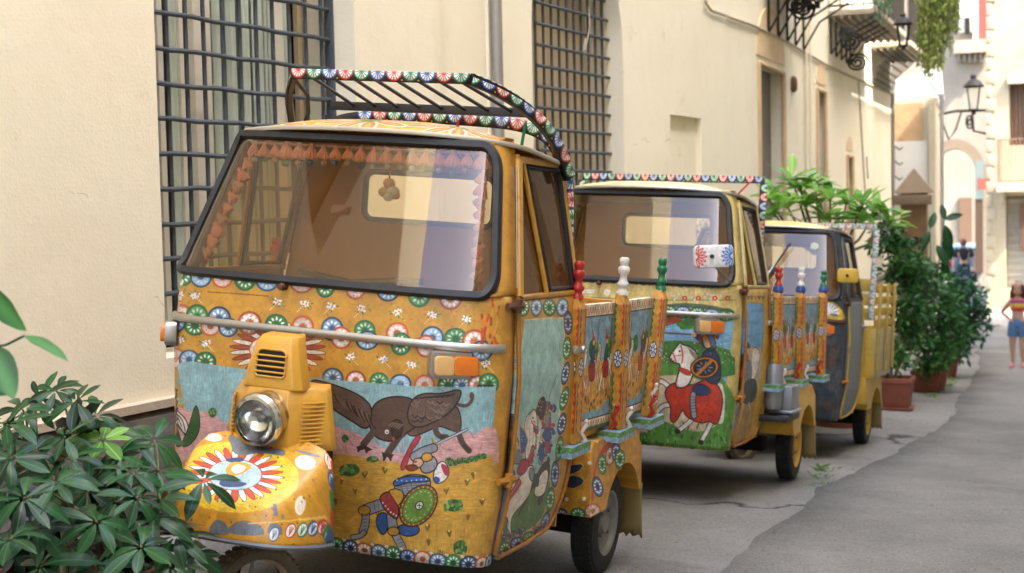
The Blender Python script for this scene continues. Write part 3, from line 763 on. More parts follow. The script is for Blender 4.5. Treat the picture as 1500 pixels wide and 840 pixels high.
M_GREEN = mat('green_gloss', '#1f7048', .35, var=.15, vscale=20, dirt='#123a26', dirt_amt=.4, dscale=20)
M_BLACKPAINT = mat('black_paint', '#191817', .5, var=.3, dirt='#4a3526', dirt_amt=.4, dscale=12)

def wheel_parts(parent, name, c, rad, wid, rim_m, spokes=False, steer=0., tin=.60, tyre_m=None):
    e = empty(name, c, steer, parent=parent)
    t = MB(); h = wid/2; r_ = rad
    prof = [(r_*tin, -h*.75), (r_*(tin+.05), -h*.95), (r_*mix(tin, 1, .55), -h), (r_*.955, -h*.88), (r_*.985, -h*.55), (r_, 0), (r_*.985, h*.55), (r_*.955, h*.88), (r_*mix(tin, 1, .55), h), (r_*(tin+.05), h*.95), (r_*tin, h*.75)]
    t.lathe(prof, n=40, axis='x')
    for k in range(44):                       # tread blocks
        a = 2*math.pi*k/44
        for sx in (-1, 1):
            q = Matrix.Rotation(a, 3, 'X')
            t.box(q @ Vector((sx*h*.42, 0, r_*.99)), (h*.62, r_*.085, r_*.05), q @ Matrix.Rotation(sx*.25, 3, 'Z'))
    t.build('tyre', tyre_m or M_TYRE, e)
    w_ = MB()
    if spokes:
        w_.lathe([(r_*tin, -h*.5), (r_*(tin+.04), -h*.7), (r_*(tin+.03), -h*.3), (r_*(tin-.04), 0), (r_*(tin+.03), h*.3), (r_*(tin+.04), h*.7), (r_*tin, h*.5)], n=40, axis='x')
        w_.lathe([(0, -h*.7), (r_*.10, -h*.7), (r_*.10, -h*.5), (r_*.05, -h*.4), (r_*.05, h*.4), (r_*.10, h*.5), (r_*.10, h*.7), (0, h*.7)], n=14, axis='x')
        o_ = w_.build('rim', rim_m, e)
        for k in range(18):
            a = 2*math.pi*k/18; a2 = a+(.5 if k % 2 else -.5); sx = h*.55*(1 if k % 4 < 2 else -1)
            MB().tube([(sx, r_*.09*math.cos(a), r_*.09*math.sin(a)), (0, r_*tin*math.cos(a2), r_*tin*math.sin(a2))], .0026, 5).build('spoke', M_STEEL, e)
    else:
        w_.lathe([(r_*.62, h*.9), (r_*.64, h*.97), (r_*.60, h*.9), (r_*.55, h*.55), (r_*.46, h*.42), (r_*.36, h*.50), (r_*.22, h*.55), (r_*.19, h*.8), (0, h*.85)], n=36, axis='x')
        w_.lathe([(r_*.62, -h*.9), (r_*.5, -h*.5), (0, -h*.5)], n=24, axis='x')
        w_.build('rim', rim_m, e)
        for k in range(4):
            a = R(45+90*k); MB().lathe([(0, .016), (.009, .016), (.009, 0)], (h*.5, r_*.30*math.cos(a), r_*.30*math.sin(a)), 6, 'x').build('wheel_nut', M_STEEL, e)
    return e

def band(pts, w, th, up, mtl, name, parent, box):
    return MB().sweep(pts, [(-th/2, -w/2), (th/2, -w/2), (th/2, w/2), (-th/2, w/2)], up).build(name, mtl, parent, smooth=40, uvbox=box)

def scallops(n, pitch, hgt, cols, flip=False, bg='#171514', seed=0):
    """A painted rail: fan-shaped half rosettes side by side on black."""
    c = Canvas(0, -hgt/2, n*pitch, hgt/2, 1100, bg); rg = random.Random(seed)
    for k in range(n):
        x = (k+.5)*pitch; col = cols[k % len(cols)]; b = -hgt/2 if not flip else hgt/2; sg = 1 if not flip else -1
        r_ = pitch*.49; hh = hgt*.93
        def arc(f, a0=0, a1=180, m=16): return [(x+r_*f*math.cos(R(mix(a0, a1, i/m))), b+sg*hh*f*math.sin(R(mix(a0, a1, i/m)))) for i in range(m+1)]
        c.poly(arc(1), col, 0); c.poly(arc(.84), '#e6e2d6', 0)
        ns = 7
        for i in range(ns):
            a = 180*(i+.5)/ns; p0 = (x+r_*.22*math.cos(R(a)), b+sg*hh*.22*math.sin(R(a))); p1 = (x+r_*.80*math.cos(R(a)), b+sg*hh*.80*math.sin(R(a)))
            c.line([p0, p1], col, pitch*.052, 0)
        c.poly(arc(.26), col, 0)
        if rg.random() < .6: c.ell(x+pitch*.5, b+sg*hgt*.8, .004, .004, '#d9b24a', n=8)
    c.mottle(.10, 60, seed+1); return c

def finial(parent, c, m, h=.115, r_=.0225):
    p = [(0, 0), (1, 0), (1, .09), (.72, .13), (.70, .19), (1, .24), (1.02, .31), (.72, .37), (.58, .47), (.62, .53), (.95, .59), (1, .66), (.95, .73), (.66, .77), (.72, .82), (.84, .87), (.84, .95), (.6, 1), (0, 1)]
    return MB().lathe([(a*r_, b*h) for a, b in p], c, 16).build('finial', m, parent, smooth=50)

def make_truck(T):
    """T: dict with pose, paints and options. Local frame: x to the street, y to the rear, z up."""
    mtx = truck_mtx(*T['pose']); e = empty('three_wheeled_truck', mtx=mtx); T['e'] = e; T['mtx'] = mtx
    tag(e, T['label'], 'truck', 'painted three-wheeled trucks parked nose to tail')
    P = T['paint']
    # ---- cab shell
    fb = front_mb(); T['front_mb'] = fb
    fm = P['front'](PhotoMap(fb, mtx, T['fc'])) if callable(P['front']) else P['front']
    fb.build('front_panel', fm, e, smooth=50, solid=.004, uvbox=(-UM, .29, UM, 1.165))
    path = ws_path()
    sur = MB(); outer = []
    for a, z in path:
        # push the outline out to the border of the windscreen surround
        ca, cz = 0., (WS_Z0+WS_Z1)/2; da, dz = a-ca, z-cz
        k = min((1.0/abs(da)) if abs(da) > 1e-6 else 9, ((1.672-cz)/dz if dz > 0 else (1.16-cz)/dz) if abs(dz) > 1e-6 else 9)
        outer.append((ca+da*k, cz+dz*k))
    n = len(path); vs = [fa(a, z) for a, z in path]+[fa(a, z) for a, z in outer]
    sur.add(vs, [(i, n+i, n+(i+1) % n, (i+1) % n) for i in range(n)])
    sur.build('windscreen_surround', P['trim'], e, smooth=50, solid=.01, recalc=True)
    def densify(pp, m=3):
        out = []
        for i in range(len(pp)):
            a, b = pp[i], pp[(i+1) % len(pp)]; L_ = math.hypot((b[0]-a[0])*.58, b[1]-a[1]); k = max(1, int(L_/.03))
            out += [(mix(a[0], b[0], q/k), mix(a[1], b[1], q/k)) for q in range(k)]
        return out
    dp_ = densify(path)
    sl = MB(); sl.sweep([fa(a, z, .004) for a, z in dp_], [(-.012, -.016), (.008, -.017), (.014, -.007), (.014, .007), (.008, .017), (-.012, .016)], (0, -1, .35), closed=True)
    sl.build('windscreen_seal', M_RUB, e, smooth=60)
    gl = MB(); rings = 26; c0 = (0., (WS_Z0+WS_Z1)/2); m_ = len(dp_)
    vs = [fa(*c0)]+[fa(mix(c0[0], a, k/rings), mix(c0[1], z, k/rings), .002) for k in range(1, rings+1) for a, z in dp_]
    fs = [(0, 1+i, 1+(i+1) % m_) for i in range(m_)]+[(1+(k-1)*m_+i, 1+k*m_+i, 1+k*m_+(i+1) % m_, 1+(k-1)*m_+(i+1) % m_) for k in range(1, rings) for i in range(m_)]
    gl.add(vs, fs); gl.build('windscreen', M_WIND, e, smooth=80)
    # ---- roof with its drip rail
    def roofpt(u, v, dz=0., o=0.):           # u around, v out from the crown
        a = 2*math.pi*u; ca, sa = math.cos(a), math.sin(a); ex = .42 if sa > 0 else .55
        x = (.535+o)*math.copysign(abs(ca)**ex, ca)*v; y = .385+(.285+o)*math.copysign(abs(sa)**(.35 if sa > 0 else .42), sa)*v
        bow = -.052*max(0, -sa)**.8*(1-abs(x/.55)**2)*v
        z = 1.632+.088*(1-v**2.0)-.028*(y-.37)/.3*v+ (.018*(1-(x/.55)**2) if sa < 0 else .01*(1-(x/.55)**2))*v+dz
        return Vector((x, y+bow, z))
    rf = MB(); nu, nv = 56, 12
    vs = [roofpt(0, 0)]+[roofpt(i/nu, k/nv) for k in range(1, nv+1) for i in range(nu)]
    fs = [(0, 1+i, 1+(i+1) % nu) for i in range(nu)]+[(1+(k-1)*nu+i, 1+k*nu+i, 1+k*nu+(i+1) % nu, 1+(k-1)*nu+(i+1) % nu) for k in range(1, nv) for i in range(nu)]
    rf.add(vs, fs, [[(vs[j][0], vs[j][1]) for j in f] for f in fs])
    rm = P['roof'](PhotoMap(rf, mtx, T['rc'])) if callable(P['roof']) else P['roof']
    rfo = rf.build('roof', rm, e, smooth=60, uvbox=(-.6, .0, .6, .75), solid=.006)
    MB().tube([roofpt(i/80, 1., -.004, .006) for i in range(80)], .0085, 6, closed=True).build('drip_rail', P.get('drip', M_CHROME), rfo, smooth=60)
    # ---- doors (the street side carries the paintings)
    def dsurf(y, z, out=0.):
        xx = lerp_tab(z, _W) if z < 1.155 else mix(.606, .508, (z-1.155)/.48)
        bow = .012*math.sin(math.pi*min(1, max(0, (z-.3)/.85)))
        return Vector((xx+bow+out, y, z))
    def door_edge(z, rear):
        f = lerp_tab(z, [(.28, .07), (.34, .055), (1.15, .05), (1.64, .21)]); r_ = .645
        if z < .46: r_ = .645-.14*(1-math.sqrt(max(0, 1-((.46-z)/.155)**2)))
        return r_ if rear else f
    for side in (1, -1):
        d = empty('door', parent=e); sx = (lambda q: q) if side > 0 else (lambda q: Vector((-q.x, q.y, q.z)))
        db = MB()
        def fn(u, v):
            z = mix(.305, 1.15, v); return sx(dsurf(mix(door_edge(z, 0), door_edge(z, 1), u), z, .006))
        def uvf(u, v):
            z = mix(.305, 1.15, v); return (mix(door_edge(z, 0), door_edge(z, 1), u), z)
        db.grid(fn, 18, 24, uvf, flip=side < 0)
        dm = P['door'](PhotoMap(db, mtx, T['dc'])) if (side > 0 and callable(P['door'])) else (P['trim'] if side < 0 or callable(P['door']) else P['door'])
        db.build('door_panel', dm, d, smooth=50, solid=.018, uvbox=(.03, .29, .66, 1.16))
        edge = [(door_edge(z, 0), z) for z in np.linspace(1.15, .33, 14)]+[(door_edge(.31, 0)+.03, .305), (.35, .303)]+[(door_edge(z, 1), z) for z in np.linspace(.315, 1.15, 20)]
        MB().tube([sx(dsurf(a, z, .008)) for a, z in edge], .008, 6).build('door_edge', P.get('edge', M_OCHRE_RUST), d, smooth=60)
        # window frame, leaning in towards the roof
        def wq(a, z, o=0.): return sx(dsurf(a, z, o-.002))
        zt, zb = 1.605, 1.158
        fe = lambda z: door_edge(z, 0)
        q = MB(); q.sweep([wq(fe(z)+.012, z) for z in np.linspace(zb, zt, 7)], [(-.016, -.02), (.016, -.02), (.016, .02), (-.016, .02)], (1, 0, .2)); q.build('window_frame', P['trim'], d, bevel=.003)
        q = MB(); q.sweep([wq(.640, z, .002) for z in np.linspace(zb, zt, 7)], [(-.012, -.012), (.012, -.012), (.012, .012), (-.012, .012)], (1, 0, .2)); q.build('window_frame', P['trim'], d, bevel=.003)
        q = MB(); q.sweep([wq(mix(fe(zt), .65, k/6), zt) for k in range(7)], [(-.014, -.012), (.014, -.012), (.014, .012), (-.014, .012)], (0, 0, 1)); q.build('window_frame', P['trim'], d, bevel=.003)
        q = MB(); q.sweep([wq(mix(fe(zb), .65, k/6), zb) for k in range(7)], [(-.012, -.008), (.012, -.008), (.012, .008), (-.012, .008)], (0, 0, 1)); q.build('window_frame', P['trim'], d, bevel=.003)
        dv0, dv1 = .335, .262                # foot and head of the quarter-light bar
        for o_, mm, rr_ in ((0, P['trim'], .009), (.016, M_RUB, .006)):
            MB().tube([wq(dv0+o_, zb, .004), wq(dv1+o_*.6, zt, .004)], rr_, 6).build('window_divider', mm, d)
        ru = [(dv0+.03, zb+.018), (.618, zb+.018), (.616, zt-.022), (dv1+.03, zt-.022)]
        q = MB(); q.tube([wq(a, z, .002) for a, z in ru]+[wq(*ru[0], .002)], .010, 6); q.build('window_seal', M_RUB, d)
        def gq(a0, a1, b0, b1, nm):
            g_ = MB(); g_.add([wq(a0, zb+.01, -.004), wq(a1, zb+.01, -.004), wq(b1, zt-.01, -.004), wq(b0, zt-.01, -.004)], [(0, 1, 2, 3)]); g_.build(nm, M_SIDEGL if side > 0 else M_WIND, d, smooth=0)
        gq(fe(zb)+.02, dv0, fe(zt)+.02, dv1, 'quarter_window'); gq(dv0+.02, .63, dv1+.02, .63, 'window_pane')
        if side > 0:
            h = MB(); zc_ = .955
            h.box(dsurf(.60, zc_, .022), (.012, .10, .018)); h.box(dsurf(.60, zc_, .012), (.022, .035, .03)); h.lathe([(0, .03), (.014, .03), (.016, 0)], dsurf(.635, zc_, .005), 10, 'x')
            h.build('handle', M_CHROME, d, bevel=.003)
            for zc_ in (1.135, .575):
                h = MB(); p0 = fsurf(R(80), zc_, .01); p1 = dsurf(door_edge(zc_, 0)+.03, zc_, .012)
                h.tube([p0, mix(p0, p1, .5)+Vector((.008, 0, 0)), p1], .012, 6); h.lathe([(0, .022), (.014, .022), (.014, -.022), (0, -.022)], mix(p0, p1, .5)+Vector((.008, 0, 0)), 10)
                h.build('hinge', M_RUST if zc_ > 1 else M_OCHRE_RUST, d, smooth=40)
        if side > 0:                          # bright rod on the pillar
            MB().tube([dsurf(fe(z)-.012, z, .008) for z in (1.19, 1.4, 1.58)], .0035, 5).build('rain_gutter', M_CHR2, d)
    # ---- back of the cab with its window
    bk = MB()
    def PFb(a, z, off=0.): return Vector((a, .655-off, z))
    holes = [rrect(-.265, 1.365, .265, 1.545, .035, 4)]
    wall_slab('cab_back', PFb, 0, 0, 0, 0, holes, M_CABIN, e, depth=.015, outer=[(-.58, .30), (.58, .30), (.595, 1.12), (.505, 1.62), (.40, 1.655), (-.40, 1.655), (-.505, 1.62), (-.595, 1.12)], back=.0)
    MB().tube([PFb(a, z, 0) for a, z in holes[0]], .012, 6, closed=True).build('rear_window_seal', M_RUB, e, smooth=60)
    fl = MB(); fl.span((-.56, .0, .29), (.56, .66, .33)); fl.build('cab_floor', M_UNDER, e)
    ds = MB(); ds.span((-.52, -.02, 1.02), (.52, .10, 1.12)); ds.build('dashboard', M_CABIN, e, bevel=.02)
    s_ = MB(); s_.span((-.48, .30, .62), (.48, .62, .74)); s_.build('seat', M_SEAT, e, bevel=.04, bseg=3)
    s_ = MB(); s_.span((-.48, .56, .74), (.48, .645, 1.12)); s_.build('seat_back', M_SEAT, e, bevel=.03, bseg=3)
    s_ = MB(); s_.tube([(-.06, .1, .9), (-.06, .2, 1.13)], .018, 8)
    s_.tube([(-.30, .26, 1.17), (-.2, .2, 1.165), (-.06, .19, 1.15), (.08, .2, 1.165), (.18, .26, 1.17)], .013, 8); s_.build('handlebar', M_BLACKPAINT, e)
    # ---- trim strip and indicators
    st_ = MB(); zz = lambda t: 1.003-.0*t
    st_.sweep([fsurf(t, zz(t), .008) for t in np.linspace(-1.42, 1.36, 60)], [(-.008, -.0125), (.004, -.0125), (.008, -.006), (.008, .006), (.004, .0125), (-.008, .0125)], (0, 0, 1))
    st_.build('trim_strip', P.get('strip', M_CHROME), e, smooth=40)
    for sg in (1, -1):
        i_ = empty('indicator', parent=e); ai = .775 if sg > 0 else -.985; c_ = fa(ai, .945, .012)
        nrm = (fa(ai, .945, .1)-fa(ai, .945, 0)).normalized(); tx = Vector((0, 0, 1)).cross(nrm).normalized()*(1); ty = nrm.cross(tx)
        M3 = Matrix((tx, ty, nrm)).transposed()
        def rb(nm, w_, h_, d0, d1, mm, dx=0., rad=.018):
            q = MB(); q.prism(rrect(dx-w_/2, -h_/2, dx+w_/2, h_/2, rad, 4), lambda a, b: c_+M3 @ Vector((a, b, d0)), lambda a, b: c_+M3 @ Vector((a, b, d1)))
            q.build(nm, mm, i_, bevel=.004, recalc=True)
        rb('bezel', .165, .084, -.03, .010, M_CHROME); rb('rear_lens', .062, .060, .0, .026, M_AMBER2, -.040, .012); rb('lens', .078, .060, .0, .027, M_AMBER, .030, .012)
    # ---- nose: mudguard, lamp housing, horn cover, headlight, wheel
    C0 = Vector((0, -.385, 0))
    ol = [(-.25, -.425), (-.25, -.47), (-.24, -.52), (-.215, -.575), (-.17, -.62), (-.10, -.64), (0, -.648), (.10, -.64), (.17, -.62), (.215, -.575), (.24, -.52), (.25, -.47), (.25, -.425)]
    ol = chaikin(ol, 2, False)
    def row(k, zf, zr):
        out = []
        for x, y in ol:
            f = (y+.65)/.225; q = C0+(Vector((x, y, 0))-C0)*k; q.z = mix(zf, zr, f); out.append(q)
        return out
    rows = [row(1.015, .428, .405), row(1.02, .440, .425), row(1.0, .455, .50), row(.975, .50, .60), row(.93, .535, .66), row(.82, .562, .685), row(.6, .60, .70), row(.35, .645, .70), row(.03, .69, .70)]
    mg = loft(rows); mg.uv = []
    for f in mg.f: mg.uv.append([(mg.v[j][0]*(1+.0), .76*mg.v[j][1]+.65*mg.v[j][2]) for j in f])
    mm = P['mudguard'](PhotoMap(mg, mtx, T['mc'])) if callable(P['mudguard']) else P['mudguard']
    mgo = mg.build('front_mudguard', mm, e, smooth=50, uvbox=(-.27, -.24, .27, .22), solid=.005, recalc=True)
    lipm = MB(); lipm.tube([Vector(q)+Vector((0, 0, .0)) for q in rows[0]], .008, 6); lipm.build('mudguard_lip', mat('grey_primer', '#6b6e72', .5, .2, var=.25, vscale=20), mgo)
    nk = MB(); nk.span((-.07, -.36, .46), (.07, -.05, .66)); nk.build('nose_neck', M_UNDER, e)
    hs = []
    for z, hw, yf in ((.668, .192, -.425), (.70, .190, -.435), (.82, .168, -.43), (.853, .155, -.415), (.866, .14, -.39)):
        f = hw/.192
        hs.append([Vector((-hw*.9, -.30, z)), Vector((-hw, yf+.11, z)), Vector((-hw*.97, yf+.085, z)), Vector((-.098*f, yf+.01, z)), Vector((-.085*f, yf, z)), Vector((.085*f, yf, z)), Vector((.098*f, yf+.01, z)), Vector((hw*.97, yf+.085, z)), Vector((hw, yf+.11, z)), Vector((hw*.9, -.30, z))])
    hb = loft(hs, closed=True); lh = empty('headlight_housing', parent=e)
    hb.build('shell', P['nose'], lh, smooth=35, recalc=True, bevel=.006)
    for sg in (1, -1):
        lv = MB()
        for k in range(11):
            z = .69+.0125*k; f = mix(.190, .171, k/10.)
            a_ = Vector((sg*(f*.93), -.335, z)); b_ = Vector((sg*.118, -.419, z)); sl_ = mix(.0, .004, .5)
            lv.tube([a_+Vector((sg*.003, -.003, 0)), b_+Vector((sg*.003, -.004, 0))], .0042, 6)
        lv.build('louvre', P['nose'], lh)
    hl = empty('headlight', (0, -.452, .76), parent=e); hl.rotation_euler = (R(6), 0, R(-4)); hl.scale = (.93, .93, .93)
    MB().lathe([(.070, -.036), (.082, -.034), (.090, -.018), (.090, -.002), (.086, .004), (.086, .02), (.088, .045)], (0, 0, 0), 40, 'y').build('rim', M_CHR2 if T['bright'] else M_STEEL, hl, smooth=50)
    MB().lathe([(0, .012), (.02, .010), (.04, .003), (.058, -.010), (.075, -.030)], (0, 0, 0), 32, 'y').build('reflector', M_REFL, hl, smooth=60)
    MB().lathe([(0, -.048), (.03, -.046), (.055, -.04), (.072, -.030)], (0, 0, 0), 32, 'y').build('lens', M_LENS, hl, smooth=60)
    MB().lathe([(0, -.012), (.010, -.010), (.012, .0), (.012, .008)], (0, 0, 0), 12, 'y').build('bulb', M_STEEL, hl, smooth=60)
    hc = empty('horn_cover', parent=e); hrows = []
    for z, hw, yf in ((.848, .112, -.415), (.853, .112, -.418), (.92, .095, -.412), (.985, .078, -.402), (1.008, .066, -.385), (1.016, .05, -.36)):
        hrows.append([Vector((-hw*.85, -.335, z)), Vector((-hw, yf+.06, z)), Vector((-hw*.95, yf+.02, z)), Vector((-hw*.75, yf, z)), Vector((hw*.75, yf, z)), Vector((hw*.95, yf+.02, z)), Vector((hw, yf+.06, z)), Vector((hw*.85, -.335, z))])
    nb_ = MB(); nb_.span((-.06, -.33, .68), (.03, -.10, .83)); nb_.build('horn_bracket', P['nose'], hc)
    hm = loft(hrows, closed=True); hm.build('shell', P['nose'], hc, smooth=40, bevel=.004, recalc=True)
    def hy(z): return mix(-.4185, -.403, (z-.853)/.13)
    ho = rrect(-.052, .885, .052, .968, [.012, .012, .02, .02], 4)
    MB().prism(ho, lambda a, z: Vector((a, hy(z)-.0025, z)), lambda a, z: Vector((a, hy(z)+.002, z))).build('grille_dark_plate', M_DARK, hc, smooth=0)  # dark plate laid on the shell in place of a shaded opening
    MB().tube([Vector((a, hy(z)-.003, z)) for a, z in ho], .004, 6, closed=True).build('grille_rim', P['nose'], hc)
    for k in range(4):
        z = .90+.0165*k; MB().tube([Vector((-.054, hy(z)-.007, z)), Vector((.054, hy(z)-.007, z))], .0032, 6).build('grille_bar', P['nose'], hc)
    q = MB(); q.lathe([(0, .012), (.012, .012), (.024, .0)], (0, hy(.93)+.001, .936), 12, 'y'); q.build('horn', M_STEEL, hc)
    wheel_parts(e, 'front_wheel', (.01, -.475, .19), .19, .075, mat('dusty_rim', '#a58f70', .55, .4, var=.3, vscale=20), True, R(-20), .78, mat('dusty_tyre', '#5d5344', .9, var=.3, vscale=20, bump=.4, bscale=80))
    q = MB(); q.tube([(-.06, -.38, .46), (-.065, -.475, .19)], .012, 8); q.build('fork', M_UNDER, e)
    # small knob under the windscreen seal (wiper spindle)
    q = MB(); kp = fa(-.21, 1.142, .01); q.lathe([(0, -.028), (.010, -.026), (.013, -.01), (.009, .0), (.012, .01)], kp, 10, 'y'); q.build('wiper_spindle', M_RUST, e)
    # ---- cargo bed
    bed = MB(); bed.span((-.60, .69, .60), (.60, 1.72, .645)); bed.build('bed_floor', P['trim'], e, bevel=.004)
    ch = MB(); ch.span((-.30, .5, .36), (.30, 1.75, .60)); ch.span((-.5, 1.17, .16), (.5, 1.31, .24)); ch.span((-.58, .72, .42), (.40, 1.1, .60)); ch.build('chassis', M_UNDER, e)
    T['bed'](T, e)
    for sg in (1, -1):
        wheel_parts(e, 'rear_wheel', (sg*(.553+T.get('wx', 0)), 1.25, .205), .205, .10, T['rim'], False).scale = (sg, 1, 1)
    # rear mudguards
    cy_, cz_, ra = 1.25, .205, .25
    arch = [(cy_+ra*math.cos(R(a)), cz_+ra*math.sin(R(a))) for a in range(25, 156, 10)]
    prof = [(.835, .31), (.815, .36), (.805, .50), (.825, .555), (.88, .585), (1.30, .585), (1.42, .565), (1.47, .50), (1.50, .36), (1.505, .31)]+arch
    for sg in (1, -1):
        mb = MB(); mb.prism(prof, lambda a, z: Vector((sg*(.46+T.get('wx', 0)), a, z)), lambda a, z: Vector((sg*(.655+T.get('wx', 0)-.02*max(0, (z-.5)/.09)), a, z)))
        # painted front: uv of the faces that look forward is laid out to the left of the flank
        for fi, f in enumerate(mb.f):
            vv = [mb.v[j] for j in f]
            if len(f) == 4 and max(v[1] for v in vv) < .9: mb.uv[fi] = [(abs(v[0])-T.get('wx', 0)-.655+.815, v[2]) for v in vv]
        pm = P['rear_mudguard'](PhotoMap(mb, mtx, T['rm'])) if (sg > 0 and callable(P['rear_mudguard'])) else (P['nose'] if callable(P['rear_mudguard']) else P['rear_mudguard'])
        mb.build('rear_mudguard', pm, e, smooth=30, uvbox=(.60, .28, 1.53, .60), recalc=True)
        fl = MB(); fl.grid(lambda u, v: Vector((sg*(mix(.50, .66, u)+T.get('wx', 0)), 1.50+.05*(1-v)**1.5, mix(.10+.01*math.sin(u*30), .335, v))), 12, 6); fl.build('mud_flap', T.get('flap', mat('faded_mud_flap', '#8d7a4a', .8, var=.2)), e, smooth=60, solid=.006)
    T['rack'](T, e)
    return e
# ------------------------------------------------------------------ painted cart-style bed: posts, panels, ledges
def post_canvas(seed, base='#c68a26'):
    c = Canvas(0, 0, .16, .56, 1300, base); rg = random.Random(seed)
    # two faces side by side: outer face 0..0.08, front face 0.08..0.16
    for f in (0, .08):
        for k, (x0, col, sg) in enumerate(((f+.004, '#1f6a3c', 1), (f+.076, '#c2362a', -1))):
            def wav(z0, z1):
                pts = [(x0, z0)]; n = max(3, int((z1-z0)/.028))
                for i in range(n):
                    za, zb = mix(z0, z1, i/n), mix(z0, z1, (i+1)/n)
                    pts += [(x0+sg*.008, za+.003), (x0+sg*.021, (za+zb)/2), (x0+sg*.008, zb-.003)]
                c.poly(pts+[(x0, z1)], col, 1)
            g = .03*(k)
            wav(.04, .23); wav(.33, .50)
        x = f+.04; z = .28
        c.ell(x, z, .030, .036, '#1d2f52'); c.ell(x, z, .025, .031, '#e4e2da')
        for i in range(8):
            a = math.pi*2*i/8+.2; c.line([(x+.006*math.cos(a), z+.006*math.sin(a)), (x+.023*math.cos(a), z+.028*math.sin(a))], '#1d3f86', .006, 0)
        c.ell(x, z, .006, .007, '#e4e2da')
    c.mottle(.08, 40, seed); return c
def panel_canvas(seed, y0, y1, z0, z1):
    """Little cavalry scene under a blue sky, pale lattice rails above and below."""
    c = Canvas(y0, z0, y1, z1, 1000, '#7fa6b8'); rg = random.Random(seed); W_ = y1-y0
    zz = lambda f: mix(z0, z1, f); yy = lambda f: mix(y0, y1, f)
    c.poly([(y0, zz(.15)), (y1, zz(.15)), (y1, zz(.52)), (yy(.6), zz(.56)), (yy(.3), zz(.5)), (y0, zz(.54))], '#cf9a4a', 1)
    for k in range(7): c.ell(yy(rg.random()), zz(.58+.08*rg.random()), .03, .035, rg.choice(['#3f7a33', '#5f9440', '#2f6336']), n=12)
    for k in range(30): c.ell(yy(rg.random()), zz(.16+.14*rg.random()), .006, .010, rg.choice(['#4a6a2c', '#3d5c2a', '#a8552c']), n=8)
    def horse(cx, cz, s, body, coat, cape):
        c.poly([(cx-.05*s, cz), (cx-.06*s, cz+.05*s), (cx-.02*s, cz+.07*s), (cx+.04*s, cz+.06*s), (cx+.07*s, cz+.09*s), (cx+.075*s, cz+.15*s), (cx+.10*s, cz+.145*s), (cx+.115*s, cz+.12*s), (cx+.10*s, cz+.06*s), (cx+.07*s, cz+.0*s), (cx, cz-.02*s)], body, 2, '#221a16', .003)
        for lx, dx in ((-.045, -.03), (-.02, .0), (.045, .03), (.065, .06)):
            c.line([(cx+lx*s, cz), (cx+(lx+dx*.4)*s, cz-.05*s), (cx+(lx+dx)*s, cz-.10*s)], body, .016*s, 1)
            c.line([(cx+(lx+.009)*s, cz), (cx+(lx+dx*.4+.009)*s, cz-.05*s), (cx+(lx+dx+.005)*s, cz-.10*s)], '#2b201a', .003, 1)
        c.poly([(cx-.05*s, cz+.055*s), (cx+.03*s, cz+.06*s), (cx+.045*s, cz-.02*s), (cx+.01*s, cz-.05*s), (cx-.045*s, cz-.035*s)], cape, 1, '#33130e', .003)
        c.poly([(cx-.03*s, cz+.05*s), (cx+.02*s, cz+.05*s), (cx+.028*s, cz+.13*s), (cx-.018*s, cz+.135*s)], coat, 1, '#20180f', .003)
        c.ell(cx+.005*s, cz+.158*s, .017*s, .022*s, '#d9a97c', line='#20180f', lw=.003); c.ell(cx+.0*s, cz+.175*s, .02*s, .012*s, cape)
        c.line([(cx+.0*s, cz+.18*s), (cx-.02*s, cz+.215*s)], '#c53a2c', .014*s, 0)
        c.line([(cx+.02*s, cz+.10*s), (cx+.055*s, cz+.11*s)], coat, .018*s, 0)
        c.line([(cx+.05*s, cz+.05*s), (cx+.065*s, cz+.27*s)], '#4a3626', .005, 0)
    cols = [('#e3ddd0', '#3a4f86', '#b8322a'), ('#d6cdbd', '#8a3a5a', '#c8502c'), ('#e6e2d8', '#2f5a3c', '#b02a2a'), ('#c9b08c', '#40406a', '#a83228')]
    n = max(1, int(W_/.13)); rg.shuffle(cols)
    for k in range(n): horse(yy((k+.55)/n), zz(.42+.05*rg.random()), .62+.12*rg.random(), *cols[k % 4])
    for (a, b) in ((0, .09), (.905, 1.)):
        c.poly([(y0, zz(a)), (y1, zz(a)), (y1, zz(b)), (y0, zz(b))], '#ddcfb2', 0)
        m = int(W_/.024)
        for k in range(m):
            x = yy((k+.5)/m); c.line([(x-.009, zz(a+.02)), (x, zz(b-.02)), (x+.009, zz(a+.02))], '#a8443a', .004, 0)
        c.line([(y0, zz(b if a == 0 else a)), (y1, zz(b if a == 0 else a))], '#4a2a1c', .005, 0)
    c.poly([(y0, zz(0)), (y1, zz(0)), (y1, zz(.025)), (y0, zz(.025))], '#3d6a3c', 0)
    c.mottle(.09, 40, seed); return c
def ledge_canvas():
    c = Canvas(0, 0, .3, .05, 1300, '#84a5b5')
    c.poly([(0, .05), (.3, .05), (.3, .03)]+[(.3-.3*k/16, .030-.010*(k % 2)) for k in range(17)], '#5c8a4a', 1)
    c.mottle(.12, 30, 4); return c

